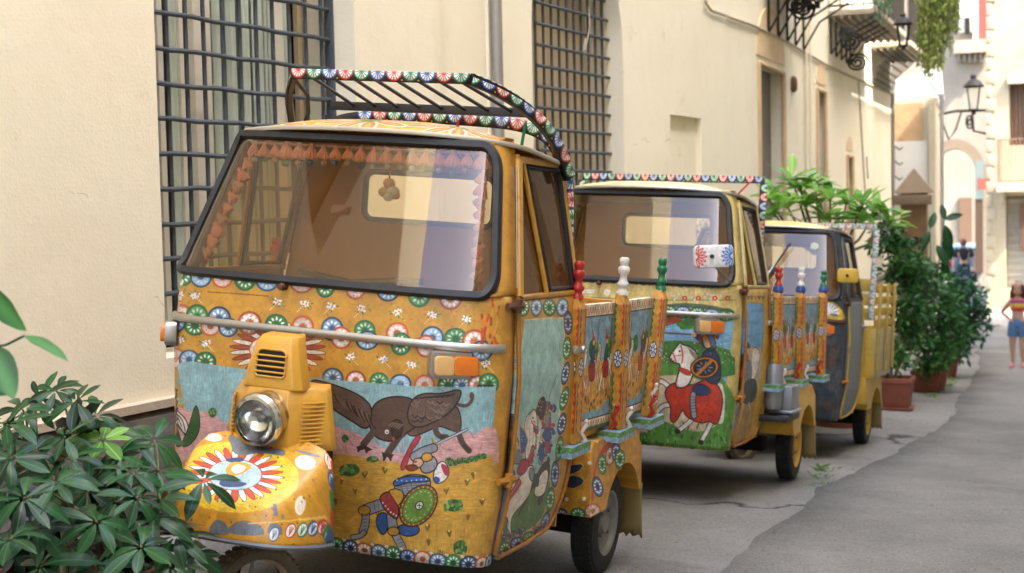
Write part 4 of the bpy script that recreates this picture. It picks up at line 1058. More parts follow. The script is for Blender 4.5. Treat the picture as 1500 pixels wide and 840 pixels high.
def cart_bed(T, e):
    rg = random.Random(T['seed']); PM = [paintmat('post_paint', post_canvas(T['seed']+k, T.get('postcol', '#c68a26')), .5, .35) for k in range(2)]
    LM = paintmat('ledge_paint', ledge_canvas(), .5, .25)
    posts = T['posts']; HX = lambda k: .628+(posts[k][2] if len(posts[k]) > 2 else 0.)
    def yl(k, z): y0, y1 = posts[k][:2]; return mix(y0, y1, (z-.62)/.52)
    for sg in (1, -1):
        for k in range(len(posts)):
            hx = HX(k); b = MB(); w_, d_ = .072, .046; z0, z1, z2 = .615, 1.10, 1.14
            for (za, zb, ka, kb) in ((z0, z1, 1, 1), (z1, z2, 1, .55)):
                ya, yb = yl(k, za), yl(k, zb)
                def ring(y, z, f): return [(sg*(hx+.004), y-w_/2*f, z), (sg*(hx+.004+d_*(.25+.75*f)), y-w_/2*f, z), (sg*(hx+.004+d_*(.25+.75*f)), y+w_/2*f, z), (sg*(hx+.004), y+w_/2*f, z)]
                r0, r1 = ring(ya, za, ka), ring(yb, zb, kb); va, vb = za-.61, zb-.61
                b.add(r0+r1, [(0, 1, 5, 4), (1, 2, 6, 5), (2, 3, 7, 6), (3, 0, 4, 7)],
                      [[(.08, va), (.16, va), (.16, vb), (.08, vb)], [(0, va), (.08, va), (.08, vb), (0, vb)], [(.16, va), (.08, va), (.08, vb), (.16, vb)], [(0.08, va), (0, va), (0, vb), (.08, vb)]])
            po = b.build('post', PM[k % 2], e, smooth=20, uvbox=(0, 0, .16, .56), recalc=True)
            finial(po, (sg*(hx+.004+d_*.45), yl(k, 1.14), 1.135), (M_RED, M_WHITE, M_GREEN)[k % 3], .135 if k != 1 else .145)
            if T.get('collars'): MB().lathe([(.020, 0), (.030, .01), (.030, .03), (.022, .045)], (sg*(hx+.004+d_*.45), yl(k, 1.14), 1.125), 14).build('collar', T['collars'], po)
            lb = MB(); yc = yl(k, .62); y0_, y1_ = yc-.105, yc+.105
            x0_, x1_ = sg*(hx-.048), sg*(hx+.066)
            lb.add([(x0_, y0_, .572), (x1_, y0_, .572), (x1_, y1_, .572), (x0_, y1_, .572), (x0_, y0_, .612), (x1_, y0_, .612), (x1_, y1_, .612), (x0_, y1_, .612)],
                   [(0, 1, 5, 4), (1, 2, 6, 5), (2, 3, 7, 6), (3, 0, 4, 7), (4, 5, 6, 7), (3, 2, 1, 0)],
                   [[(0, 0), (.13, 0), (.13, .05), (0, .05)], [(0, 0), (.26, 0), (.26, .05), (0, .05)], [(0, 0), (.13, 0), (.13, .05), (0, .05)], [(0, 0), (.26, 0), (.26, .05), (0, .05)], [(0, .049)]*4, [(0, .001)]*4])
            lb.build('ledge', LM, e, smooth=0, uvbox=(0, 0, .3, .05), recalc=True)
        for k in range(len(posts)-1):
            ya, yb = posts[k][0]+.03, posts[k+1][0]-.03; zt = 1.105; ta, tb = yl(k, zt)+.03, yl(k+1, zt)-.03
            c = panel_canvas(T['seed']*3+k, ya, yb, .63, zt)
            b = MB(); x0_, x1_, x2_, x3_ = sg*(HX(k)-.026), sg*(HX(k)+.002), sg*(HX(k+1)+.002), sg*(HX(k+1)-.026)
            b.add([(x0_, ya, .63), (x1_, ya, .63), (x2_, yb, .63), (x3_, yb, .63), (x0_, ta, zt), (x1_, ta, zt), (x2_, tb, zt), (x3_, tb, zt)],
                  [(0, 1, 5, 4), (1, 2, 6, 5), (2, 3, 7, 6), (3, 0, 4, 7), (4, 5, 6, 7), (3, 2, 1, 0)],
                  [[(ya, .63), (ya+.01, .63), (ya+.01, zt), (ya, zt)], [(ya, .63), (yb, .63), (yb, zt), (ya, zt)], [(yb, .63)]*4, [(yb, .63), (ya, .63), (ya, zt), (yb, zt)], [(ya, zt)]*4, [(ya, .64)]*4])
            b.build('side_panel', paintmat('panel_paint', c, .5, .3), e, smooth=0, uvbox=(ya, .63, yb, zt), recalc=True)
            for kk, (yy_, zz_, mm) in enumerate(((yb-.02, .655, M_RED), (yb+.0, .70, M_WHITE), (ya+.01, .64, M_WHITE))):      # carved figures at the foot of the posts
                q = MB(); q.tube([(sg*(HX(k)+.037), yy_, zz_-.05), (sg*(HX(k)+.062), yy_+.012, zz_-.02), (sg*(HX(k)+.052), yy_-.01, zz_+.01), (sg*(HX(k)+.067), yy_+.004, zz_+.04)], [.006, .010, .007, .009], 8)
                q.lathe([(0, -.010), (.008, -.005), (.009, .003), (0, .010)], (sg*(HX(k)+.065), yy_, zz_+.05), 8); q.build('carved_figure', mm, e, smooth=60)
    tg = MB(); yb = posts[-1][0]
    tg.span((-.60, yb+.02, .63), (.60, yb+.055, 1.08)); tg.build('tailgate', T['paint']['trim'], e, bevel=.006)
    fr = MB(); fr.span((-.60, posts[0][0]-.02, .63), (.60, posts[0][0]+.012, 1.02)); fr.build('headboard', T['paint']['trim'], e, bevel=.006)
    tb = MB(); tb.span((.44, yb-.22, .40), (.60, yb+.10, .56)); tb.build('tool_box', T['paint']['trim'], e, bevel=.006)
    q = MB()
    for k in range(5): q.box((.58, yb+.11+.0*k, .72-.02*k), (.10, .05+.012*k, .014), Matrix.Rotation(.3, 3, 'X'))
    q.build('tail_lamp', M_RED, e, bevel=.003)

RACKC = ['#1f7a4c', '#c0392f', '#2a549c']
def arch_rack(T, e):
    """First truck: a hoop behind the cab and a slatted visor rising forward from it."""
    rk = empty('roof_rack', parent=e); pm = paintmat('rack_paint', scallops(24, .062, .046, RACKC, seed=2), .4, .15, bumpy=.1); bx = (0, -.023, 24*.062, .023)
    h = [(-.565, 1.02), (-.555, 1.30), (-.545, 1.50), (-.525, 1.60), (-.485, 1.68), (-.42, 1.725), (-.32, 1.748), (-.16, 1.756), (0, 1.758), (.16, 1.756), (.32, 1.748), (.42, 1.725), (.485, 1.68), (.525, 1.60), (.545, 1.50), (.555, 1.30), (.565, 1.02)]
    h = chaikin(h, 2, False)
    band([(x, .66, z) for x, z in h], .046, .012, (0, 1, 0), pm, 'hoop', rk, bx) if False else None
    MB().sweep([(x, .67, z) for x, z in h], [(-.023, -.006), (.023, -.006), (.023, .006), (-.023, .006)], (0, 1, 0)).build('hoop_core', M_BLACKPAINT, rk, smooth=40)
    # painted facing of the hoop, laid just in front
    def facing(pts, nrm, wd, nm):
        b = MB(); P_ = [Vector(p) for p in pts]; N = Vector(nrm).normalized(); L_ = 0.; vs = []; us = []
        for i, p in enumerate(P_):
            t = (P_[min(i+1, len(P_)-1)]-P_[max(0, i-1)]).normalized(); s_ = N.cross(t).normalized()
            if i: L_ += (p-P_[i-1]).length
            vs += [p-s_*wd/2, p+s_*wd/2]; us.append(L_)
        fs = [(2*i, 2*i+2, 2*i+3, 2*i+1) for i in range(len(P_)-1)]
        uv = [[(us[i], -.023), (us[i+1], -.023), (us[i+1], .023), (us[i], .023)] for i in range(len(P_)-1)]
        b.add(vs, fs, uv); return b.build(nm, pm, rk, smooth=40, uvbox=bx, solid=.006)
    hp = [(x, .657, z) for x, z in h][::-1]
    facing(hp, (0, -1, 0), .046, 'hoop_facing')
    facing([(x, .195, 1.862) for x in np.linspace(.335, -.345, 12)], (0, -1, 0), .036, 'visor_facing')
    MB().span((-.345, .20, 1.846), (.335, .225, 1.878)).build('visor_bar', M_BLACKPAINT, rk, bevel=.003)
    for sg in (1, -1):
        cv = [(.335, .205, 1.862), (.40, .29, 1.835), (.455, .38, 1.795), (.50, .48, 1.74), (.535, .57, 1.66), (.555, .63, 1.56)]
        cv = chaikin([(q[0], q[2]) for q in cv], 2, False), chaikin([(q[1], q[2]) for q in cv], 2, False)
        cv = [(sg*a[0], b[0], a[1]) for a, b in zip(*cv)]
        MB().sweep(cv, [(-.009, -.02), (.009, -.02), (.009, .02), (-.009, .02)], (0, -.2, 1)).build('visor_side', M_BLACKPAINT, rk, smooth=40)
        c2 = [(q[0]+sg*.012, q[1]-.004, q[2]) for q in cv]
        facing(c2 if sg < 0 else c2[::-1], (sg*1, -.75, .3), .042, 'visor_side_facing')
    MB().span((-.40, .585, 1.768), (.40, .61, 1.80)).build('visor_rear_bar', M_BLACKPAINT, rk, bevel=.003)
    for k in range(8):
        x = mix(-.27, .30, k/7); MB().tube([(x, .22, 1.852), (x*1.12+.0, .60, 1.785)], .0065, 6).build('slat', M_BLACKPAINT, rk)
    for x, mm in ((-.44, M_BLACKPAINT), (-.2, M_RED), (.1, M_RED), (.36, M_GREEN)):
        MB().tube([(x, .64, 1.64), (x*1.02, .655, 1.75)], .006, 6).build('stay', mm, rk)
    MB().tube([(-.345, .21, 1.85), (-.35, .33, 1.80), (-.36, .36, 1.74), (-.40, .37, 1.66)], .007, 6).build('stay', M_BLACKPAINT, rk)

def square_rack(T, e, m, w_=.55, zt=1.765, y=.69):
    rk = empty('roof_rack', parent=e); c = scallops(30, .052, .042, T.get('rackc', RACKC), flip=True, seed=5, bg=T.get('rackbg', '#1b1a19')); pm = paintmat('rack_paint', c, .45, .2, bumpy=.1); bx = (0, -.021, 30*.052, .021)
    def flat(p0, p1, up, nm):
        P0, P1 = Vector(p0), Vector(p1); t = (P1-P0); L_ = t.length; t.normalize(); u = Vector(up); b = MB()
        for off in (0., .012):
            pass
        q0, q1, q2, q3 = P0-u*.021, P1-u*.021, P1+u*.021, P0+u*.021; d_ = Vector((0, .012, 0))
        b.add([q0, q1, q2, q3, q0+d_, q1+d_, q2+d_, q3+d_], [(0, 1, 2, 3), (7, 6, 5, 4), (0, 4, 5, 1), (1, 5, 6, 2), (2, 6, 7, 3), (3, 7, 4, 0)],
              [[(0, -.021), (L_, -.021), (L_, .021), (0, .021)], [(0, .021), (L_, .021), (L_, -.021), (0, -.021)]]+[[(0, .0205)]*4]*4)
        b.build(nm, pm, rk, smooth=0, uvbox=bx, recalc=True)
    flat((-w_, y, zt), (w_, y, zt), (0, 0, 1), 'rack_bar')
    for sg in (1, -1): flat((sg*w_, y-.014, zt-.02), (sg*(w_-.02), y-.014, T.get('legz', 1.05)), (1, 0, 0), 'rack_leg')
    for x in (.40,): MB().tube([(x, y-.02, zt-.09), (x+.06, y, zt-.02)], .006, 6).build('stay', M_RED, rk)
    return rk
# ------------------------------------------------------------------ the paintings (positions read off the photograph, laid on the real panels)
def zm(ox, oy, k): return lambda *pts: [(ox+x/k, oy+y/k) for x, y in pts]
INK = '#241a14'
def medal(c, cx, cy, rx, ry, kind, rot=0., raw=False):
    o, i_, p, h = {'g': ('#2f6339', '#4a8a52', '#dbe6cf', '#2f6339'), 'b': ('#34495f', '#8fb0c8', '#e3ebee', '#3f5f86'), 'r': ('#b0532f', '#dfa791', '#eedbd0', '#b8683c'),
                   'n': ('#22304e', '#4b6fa0', '#dfe6ee', '#22304e')}[kind]
    rx *= 1.1*c.rng.uniform(.9, 1.08); ry *= 1.1*c.rng.uniform(.9, 1.08); rot += c.rng.uniform(-.2, .2)
    o, i_, p, h = [np.clip(c.c(q_)*c.rng.uniform(.86, 1.12), 0, 1) for q_ in (o, i_, p, h)]
    c.ell(cx, cy, rx, ry, o, rot, raw=raw); c.ell(cx, cy, rx*.82, ry*.82, i_, rot, raw=raw)
    n = 10; cr, sr = math.cos(rot), math.sin(rot)
    for k in range(n):
        a = 2*math.pi*k/n+.3
        P_ = lambda f: (cx+rx*f*math.cos(a)*cr-ry*f*math.sin(a)*sr, cy+rx*f*math.cos(a)*sr+ry*f*math.sin(a)*cr)
        c.ell(*P_(.56), rx*(.17 if kind != 'r' else .20), ry*(.10 if kind != 'r' else .17), p, rot+math.atan2(ry*math.sin(a), rx*math.cos(a)), n=9, raw=raw)
    c.ell(cx, cy, rx*.30, ry*.30, h, rot, n=14, raw=raw)
def sprig(c, x, y, s, rg, raw=False, flip=1):
    for k in range(7):
        a = rg.uniform(0, 6.28); r_ = s*rg.uniform(.7, 1.25); c.ell(x+r_*math.cos(a), y+r_*.85*math.sin(a), s*.30, s*.12, rg.choice(['#3f7a44', '#5a8f56', '#2f6a4a', '#7fa27a']), a, n=8, raw=raw)
    for j in range(2):
        xx, yy = x+j*flip*s*.55, y-j*s*.25
        for k in range(5):
            a = 2*math.pi*k/5+rg.random(); c.ell(xx+s*.40*math.cos(a), yy+s*.36*math.sin(a), s*.28, s*.18, rg.choice(['#efe9df', '#e9e4ea', '#d8e0e4', '#e6cfc4']), a, n=9, raw=raw)
        c.ell(xx, yy, s*.16, s*.16, '#c4553a', n=8, raw=raw)
    for k in range(4): c.ell(x+rg.uniform(-1.6, 1.6)*s, y+rg.uniform(-1.3, 1.3)*s, s*.12, s*.12, rg.choice(['#b5432c', '#a85a22']), n=6, raw=raw)
    for k in range(4): t = k/3; c.ell(x+flip*s*(.7+.9*t), y+s*(.5+.9*t), s*.15, s*.08, '#e8dcc0', .8*flip, n=7, raw=raw)
def tuft(c, x, y, s, rg, raw=False):
    for k in range(5):
        d = rg.uniform(-.55, .55); c.line([(x, y), (x+d*s, y-s*rg.uniform(.7, 1.2))], rg.choice(['#7d4a22', '#5c6a2a', '#8e5a2a', '#4a5a26']), .0045, 0, raw=raw)
    c.ell(x+rg.uniform(-.3, .3)*s, y-s*1.1, s*.16, s*.16, rg.choice(['#c44a38', '#e8d8c0', '#c98a3a']), n=7, raw=raw)
def bush(c, x, y, rx, ry, rg, raw=False):
    c.ell(x, y, rx, ry, '#33522a', raw=raw)
    for k in range(int(8+rx)): c.ell(x+rg.uniform(-.85, .85)*rx, y+rg.uniform(-.8, .8)*ry, rx*.2, ry*.28, rg.choice(['#4f7a38', '#6a9448', '#3d6430', '#86a85a']), n=8, raw=raw)
def sunburst(c, cx, cy, rx, ry, n, c1, c2, inner, raw=False, r0=.30):
    for k in range(n):
        a0, a1 = 2*math.pi*k/n, 2*math.pi*(k+1)/n; am = (a0+a1)/2; w = (a1-a0)*.5
        pts = [(cx+rx*r0*math.cos(a0), cy+ry*r0*math.sin(a0)), (cx+rx*.82*math.cos(a0+.02), cy+ry*.82*math.sin(a0+.02)), (cx+rx*math.cos(am), cy+ry*math.sin(am)), (cx+rx*.82*math.cos(a1-.02), cy+ry*.82*math.sin(a1-.02)), (cx+rx*r0*math.cos(a1), cy+ry*r0*math.sin(a1))]
        c.poly(pts, c1 if k % 2 else c2, 1, '#6b2f22', .002, raw=raw)
    c.ell(cx, cy, rx*r0*1.12, ry*r0*1.12, inner, raw=raw, line='#b4523c', lw=.004)

def paint_front1(m):
    c = Canvas(-UM, .29, UM, 1.165, 900, '#c58f35', m); rg = random.Random(4)
    z2 = zm(220, 380, 2.625); z4 = zm(460, 540, 2.8); p2 = lambda x, y: (220+x/2.625, 380+y/2.625); p4 = lambda x, y: (460+x/2.8, 540+y/2.8)
    sunburst(c, *p2(490, 348), 74, 42, 26, '#a4492e', '#e4d6bc', '#e0cfb4', r0=.50)
    for k_, x, y in (('g', 65, 372), ('r', 98, 380), ('b', 150, 386), ('g', 212, 396), ('b', 702, 456), ('r', 790, 466), ('g', 880, 472), ('b', 962, 480), ('r', 1055, 484), ('g', 1145, 486), ('b', 1200, 486), ('r', 1256, 486), ('g', 1302, 478)): medal(c, *p2(x, y), 14, 14.5, k_)
    # ---- mural ground: sky, rosy hills, golden field
    c.poly(z2((40, 378), (160, 392), (380, 425), (680, 462), (1000, 487), (1330, 488), (1345, 1250), (20, 1250)), '#8cafb0', 0)
    for k in range(60): x = rg.uniform(40, 1300); c.ell(*p2(x, rg.uniform(400+x*.08, 620)), rg.uniform(8, 26), rg.uniform(3, 9), rg.choice(['#98b8b6', '#84a8ac', '#a1bdb8', '#7fa3a8']), a=.5)
    c.poly(z2((40, 575), (75, 560), (125, 570), (165, 590), (215, 583), (250, 600), (300, 640), (640, 640), (668, 622), (705, 636), (745, 655), (790, 665), (850, 700), (930, 745), (1040, 745), (1085, 712), (1130, 700), (1165, 680), (1205, 664), (1250, 676), (1290, 640), (1340, 655), (1340, 820), (40, 900)), '#cf9d97', 1)
    for k in range(40):
        x = rg.uniform(650, 1310); y = 690+abs(x-900)*.02+rg.uniform(-10, 60); c.line([p2(x, y-25), p2(x+rg.uniform(-14, 18), y)], rg.choice(['#b9766f', '#e0b8ae', '#c58b86']), .004, 0)
    c.poly(z2((30, 790), (300, 760), (690, 742), (790, 756), (900, 776), (1000, 790), (1150, 800), (1240, 776), (1340, 742), (1345, 1230), (20, 1230)), '#c8983c', 1)
    c.poly([(-UM, .28), (UM, .28), (UM, .52), (.5, .44), (.2, .36), (-UM, .36)], '#c8983c', 0, raw=True)
    for k in range(260):
        x, y = rg.uniform(480, 1320), rg.uniform(770, 1180); c.line([p2(x, y), p2(x+rg.uniform(15, 50), y+rg.uniform(-2, 6))], rg.choice(['#d3a84c', '#bd8c34', '#cfa043', '#b5822f']), .004, 0, a=.6)
    for x, y, rx, ry in ((145, 417, 15, 9), (240, 374, 9, 4), (572, 562, 14, 9), (600, 738, 10, 12), (128, 732, 12, 10)): bush(c, *p4(x, y), rx, ry, rg)
    for k in range(9): bush(c, *p4(560+17*k, 388-k*3.4+rg.uniform(-3, 3)), 4.5, 4.5, rg)
    bush(c, *p2(855, 768), 8, 4, rg); bush(c, *p2(1150, 775), 6, 5, rg); bush(c, *p2(750, 690), 5, 6, rg); bush(c, *p2(240, 590), 6, 7, rg)
    for x, y in ((110, 475), (170, 515), (290, 430), (627, 480), (542, 515), (655, 452), (465, 665), (270, 748), (240, 792), (335, 806), (425, 806), (470, 725), (557, 690), (630, 622), (265, 612), (208, 448), (690, 560), (520, 770), (90, 560)): tuft(c, *p4(x, y), 7.5, rg)
    # ---- the winged beast
    B, BD, BL = '#5a4437', '#402f26', '#7d6654'
    c.line(z2((1185, 560), (1215, 566), (1236, 548), (1240, 522)), B, .011, 2); c.ell(*p2(1236, 524), 3.5, 5, B)
    c.poly(z2((1175, 560), (1192, 590), (1198, 650), (1180, 665), (1150, 655), (1110, 640), (1080, 655), (1000, 690), (975, 640), (985, 560), (1080, 540)), '#634a3e', 2, INK, .004)
    for q in (((1100, 635), (1096, 665), (1118, 684), (1138, 684)), ((1180, 640), (1192, 690), (1206, 716), (1226, 736))): c.line(z2(*q), B, .019, 2); c.line(z2(q[-2], q[-1]), BD, .012, 0)
    c.poly(z2((852, 572), (880, 542), (938, 526), (1000, 533), (1040, 560), (1030, 640), (985, 668), (962, 694), (912, 702), (862, 684), (838, 634)), B, 2, INK, .005)
    for q, cl in ((((862, 660), (838, 690), (820, 712)), ((792, 722), (800, 738), (826, 730), (832, 742), (855, 732))), (((965, 670), (935, 715), (912, 748)), ((890, 742), (898, 772), (915, 756), (925, 772), (938, 750)))):
        c.line(z2(*q), B, .023, 2); c.poly(z2(q[-1], *cl), BD, 0); c.line(z2(q[-1], cl[1]), BD, .007, 0); c.line(z2(q[-1], cl[3]), BD, .007, 0)
    c.poly(z2((608, 457), (700, 480), (780, 510), (830, 540), (854, 575), (846, 642), (822, 654), (775, 622), (700, 576), (642, 522)), '#5f4b3e', 2, INK, .005)
    for k in range(22):
        t = k/21; x, y = mix(640, 840, t), mix(480, 600, t); c.line(z2((x, y), (x+12, y+20+14*t), (x+26, y+30+20*t)), rg.choice(['#6a5546', '#2c211b', '#735d4c']), .005, 1)
    c.poly(z2((1010, 532), (1058, 514), (1120, 519), (1197, 496), (1192, 535), (1160, 584), (1098, 624), (1040, 648), (1000, 642), (985, 592)), '#655044', 2, INK, .005)
    for k in range(26):
        x, y = rg.uniform(1010, 1150), rg.uniform(545, 625); y = min(y, 640-(x-1000)*.25); c.line(z2((x-10, y-6), (x, y+5), (x+12, y-4)), rg.choice(['#7a6352', '#2c211b', '#8a7260']), .004, 1)
    for k in range(7): c.line(z2((1020+20*k, 536-k), (1060+18*k, 530-2*k)), '#2c211b', .004, 0)
    c.poly(z2((925, 625), (955, 612), (975, 640), (960, 690), (930, 690)), '#3c2c24', 2, INK, .004); 
    for k in range(5): c.line(z2((918+9*k, 640+3*k), (935+9*k, 628+2*k)), BL, .004, 0)
    c.ell(*p2(910, 664), 3.0, 3.4, '#e8e4d8'); c.ell(*p2(911, 665), 1.2, 1.4, '#1a1512'); c.ell(*p2(936, 690), 2, 3, '#b8452c')
    c.poly(z2((1030, 672), (1042, 690), (1000, 745), (985, 800), (966, 816), (962, 790), (985, 745), (1005, 705)), '#b03d46', 1, '#7a2430', .003)
    # ---- the knight
    G, GD, GO = '#8d8f92', '#5d6064', '#b8862e'
    c.poly(z4((262, 594), (300, 590), (308, 650), (282, 692), (252, 640)), '#2f5288', 2, INK, .004); c.poly(z4((340, 640), (420, 640), (438, 666), (405, 690), (352, 684)), '#2f5288', 2, INK, .004)
    c.line(z4((470, 328), (520, 300), (626, 251)), '#4c5054', .010, 0); c.line(z4((480, 322), (520, 301), (626, 251)), '#b9bdc0', .005, 0); c.line(z4((484, 288), (498, 330)), GO, .008, 0)
    def limb(pts, w, col=G):
        c.line(z4(*pts), INK, w+.006, 2); c.line(z4(*pts), col, w, 2)
    limb(((330, 545), (270, 560), (215, 580)), .034); limb(((212, 590), (212, 635), (200, 670)), .026); limb(((205, 672), (190, 688), (158, 692)), .014); c.ell(*p4(206, 582), 9, 7, GO, line=INK, lw=.003)
    limb(((318, 610), (322, 650), (330, 672)), .032); limb(((338, 690), (360, 730), (372, 765)), .026); limb(((372, 762), (372, 785), (362, 800)), .014); c.ell(*p4(326, 668), 8.5, 6.5, GO, line=INK, lw=.003)
    for k in range(5): c.line(z4((197+2*k, 606+14*k), (222-3*k, 602+14*k)), GD, .003, 0); c.line(z4((340+6*k, 706+13*k), (362+5*k, 696+13*k)), GD, .003, 0); c.line(z4((245+17*k, 548-3*k), (250+17*k, 580-4*k)), GD, .003, 0)
    c.poly(z4((262, 522), (320, 498), (348, 560), (346, 622), (318, 608), (288, 578)), '#9e3434', 2, INK, .004)
    for k in range(6): c.ell(*p4(282+11*k, 560+10*k-abs(k-3)*3), 1.3, 1.3, '#e0d6c2', n=7)
    c.poly(z4((338, 462), (385, 432), (470, 440), (482, 482), (440, 525), (352, 520), (326, 490)), G, 2, INK, .004)
    for k in range(6): c.line(z4((345+22*k, 445), (370+20*k, 515)), GD, .003, 0); c.line(z4((340, 470+9*k), (475, 455+9*k)), GD, .003, 0)
    c.poly(z4((300, 500), (345, 490), (375, 520), (345, 570), (330, 540)), GO, 2, INK, .003)
    c.poly(z4((322, 462), (378, 440), (476, 446), (474, 466), (385, 464), (330, 488)), '#33619c', 2, INK, .004)
    for k in range(7): c.ell(*p4(340+20*k, 462-abs(k-2)*2), 1.1, 1.1, '#dfe6ec', n=7)
    c.poly(z4((500, 398), (528, 376), (552, 402), (554, 440), (528, 468), (498, 474), (486, 450)), '#e4ddd2', 2, INK, .003); c.poly(z4((515, 385), (552, 402), (554, 440), (535, 440)), '#b3354a', 2); c.poly(z4((492, 440), (520, 450), (510, 474), (490, 466)), '#2f4f8c', 2)
    c.poly(z4((450, 360), (490, 358), (508, 385), (498, 418), (450, 435), (430, 400)), G, 2, INK, .004); limb(((410, 362), (445, 340), (490, 326)), .024)
    c.poly(z4((445, 348), (480, 345), (488, 372), (460, 385), (440, 375)), '#c98f35', 2, INK, .003)
    c.poly(z4((408, 372), (440, 366), (452, 390), (430, 410), (405, 400)), '#d3a27e', 2, INK, .003); c.poly(z4((378, 398), (415, 392), (432, 412), (395, 424), (376, 412)), '#7d2f26', 2, INK, .002)
    c.line(z4((412, 384), (420, 382)), INK, .004, 0); c.line(z4((405, 395), (412, 400)), INK, .003, 0)
    t_ = R(-52); c.ell(*p4(428, 563), 34, 23.5, '#8a5a24', t_, 30, INK, .004); c.ell(*p4(428, 563), 28.5, 19, '#6d8f38', t_, 30, '#3c4a1c', .003); c.ell(*p4(432, 562), 6.5, 5, '#e6e2d6', t_, 14, INK, .003)
    c.line(z4((424, 562), (440, 562)), INK, .0025, 0); c.line(z4((432, 553), (432, 572)), INK, .0025, 0)
    for k in range(22):
        a = 2*math.pi*k/22; x = 31*math.cos(a); y = 21*math.sin(a); c.ell(428/2.8+460+x*math.cos(t_)-y*math.sin(t_), 563/2.8+540+x*math.sin(t_)+y*math.cos(t_), 1.4, 1.4, '#c79a4a', n=6)
    for k in range(18):
        a = 2*math.pi*k/18; x = 24*math.cos(a); y = 15*math.sin(a); c.ell(428/2.8+460+x*math.cos(t_)-y*math.sin(t_), 563/2.8+540+x*math.sin(t_)+y*math.cos(t_), .9, .9, '#d8e0b8', n=6)
    # ---- at the left edge: a pale horse and a green agave
    c.poly(z2((62, 490), (85, 498), (105, 545), (100, 580), (135, 610), (150, 650), (140, 680), (105, 640), (80, 600), (62, 560)), '#d9cfc0', 2, INK, .005)
    for q in (((66, 520), (92, 560), (98, 600)), ((90, 585), (125, 615), (135, 660)), ((70, 570), (110, 640), (150, 700)), ((105, 600), (120, 640))): c.line(z2(*q), INK, .005, 2)
    c.poly(z2((70, 580), (95, 620), (115, 680), (125, 720), (95, 720), (78, 660)), '#2f5230', 2, INK, .003); c.poly(z2((175, 548), (192, 600), (190, 670), (150, 720), (115, 722), (150, 640)), '#37592f', 2, INK, .003)
    # ---- upper field: rosettes, sprigs and the sunburst behind the horn cover
    kd = lambda s: {'g': 'g', 'b': 'b', 'r': 'r'}[s]
    for k_, x, y in (('g', 122, 62), ('b', 195, 66), ('r', 278, 68), ('g', 365, 78), ('b', 450, 82), ('r', 582, 88), ('g', 675, 104), ('r', 790, 112), ('b', 915, 122), ('g', 1035, 138), ('r', 1155, 152)): medal(c, *p2(x, y), 15.5 if k_ != 'g' or x != 675 else 12, 15.5, k_)
    for k_, x, y in (('r', 120, 218), ('g', 180, 222), ('b', 265, 228), ('r', 382, 246), ('g', 485, 252), ('r', 586, 262), ('b', 700, 268), ('g', 825, 275), ('r', 950, 286), ('b', 1085, 302), ('g', 1175, 306), ('r', 1246, 318)): medal(c, *p2(x, y), 16, 16, k_)
    for k_, x, y in (('b', 100, 242), ('g', 172, 256), ('r', 232, 258), ('b', 300, 262), ('r', 735, 302), ('b', 835, 312), ('g', 965, 326), ('r', 1060, 334), ('b', 1275, 352)): medal(c, *p2(x, y), 14.5, 14.5, k_)
    for x, y in ((115, 135), (168, 142), (495, 165), (600, 172), (700, 182), (820, 192), (945, 206), (1090, 216), (1222, 232), (120, 312), (210, 325), (765, 376), (890, 388), (1010, 408), (1180, 408), (1285, 404)): sprig(c, *p2(x, y), 8.0, rg, flip=rg.choice((-1, 1)))
    for k in range(90): x = rg.uniform(60, 1300); y = rg.uniform(70+x*.07, 420+x*.05); c.ell(*p2(x, y), 1.1, 1.1, '#a85a22', n=6)
    c.line(z2((222, 126), (330, 132), (455, 142)), '#8a5a1c', .004, 1)
    # ---- lower border
    c.poly([(-UM, .28), (UM, .28), (UM, .338), (.4, .330), (0, .334), (-UM, .338)], '#bf8a2e', 1, raw=True)
    for k in range(26): medal(c, mix(-UM, UM, (k+.5)/26), .302, .030, .026, 'rbgn'[k % 4], raw=True)
    for k in range(27): sprig(c, mix(-UM, UM, k/26), .328, .008, rg, raw=True)
    for k in range(30): c.line([p2(1255+2.2*k, 488+2*math.sin(k)), p2(1256+2.2*k, 486+3*math.sin(k*1.7))], INK, .003, 0) if k % 5 else None
    # corner wear: orange-red flames beside the pillar
    for k in range(34):
        x, y = rg.uniform(1270, 1345), rg.uniform(140, 330); c.line([p2(x, y), p2(x+rg.uniform(-8, 8), y+rg.uniform(15, 34))], rg.choice(['#c4502c', '#d9782c', '#a8442a', '#cfa23c']), .008, 0)
    c.mottle(.05, 60, 2); return paintmat('first_truck_front_paint', c, .40, .22, .5, .15)

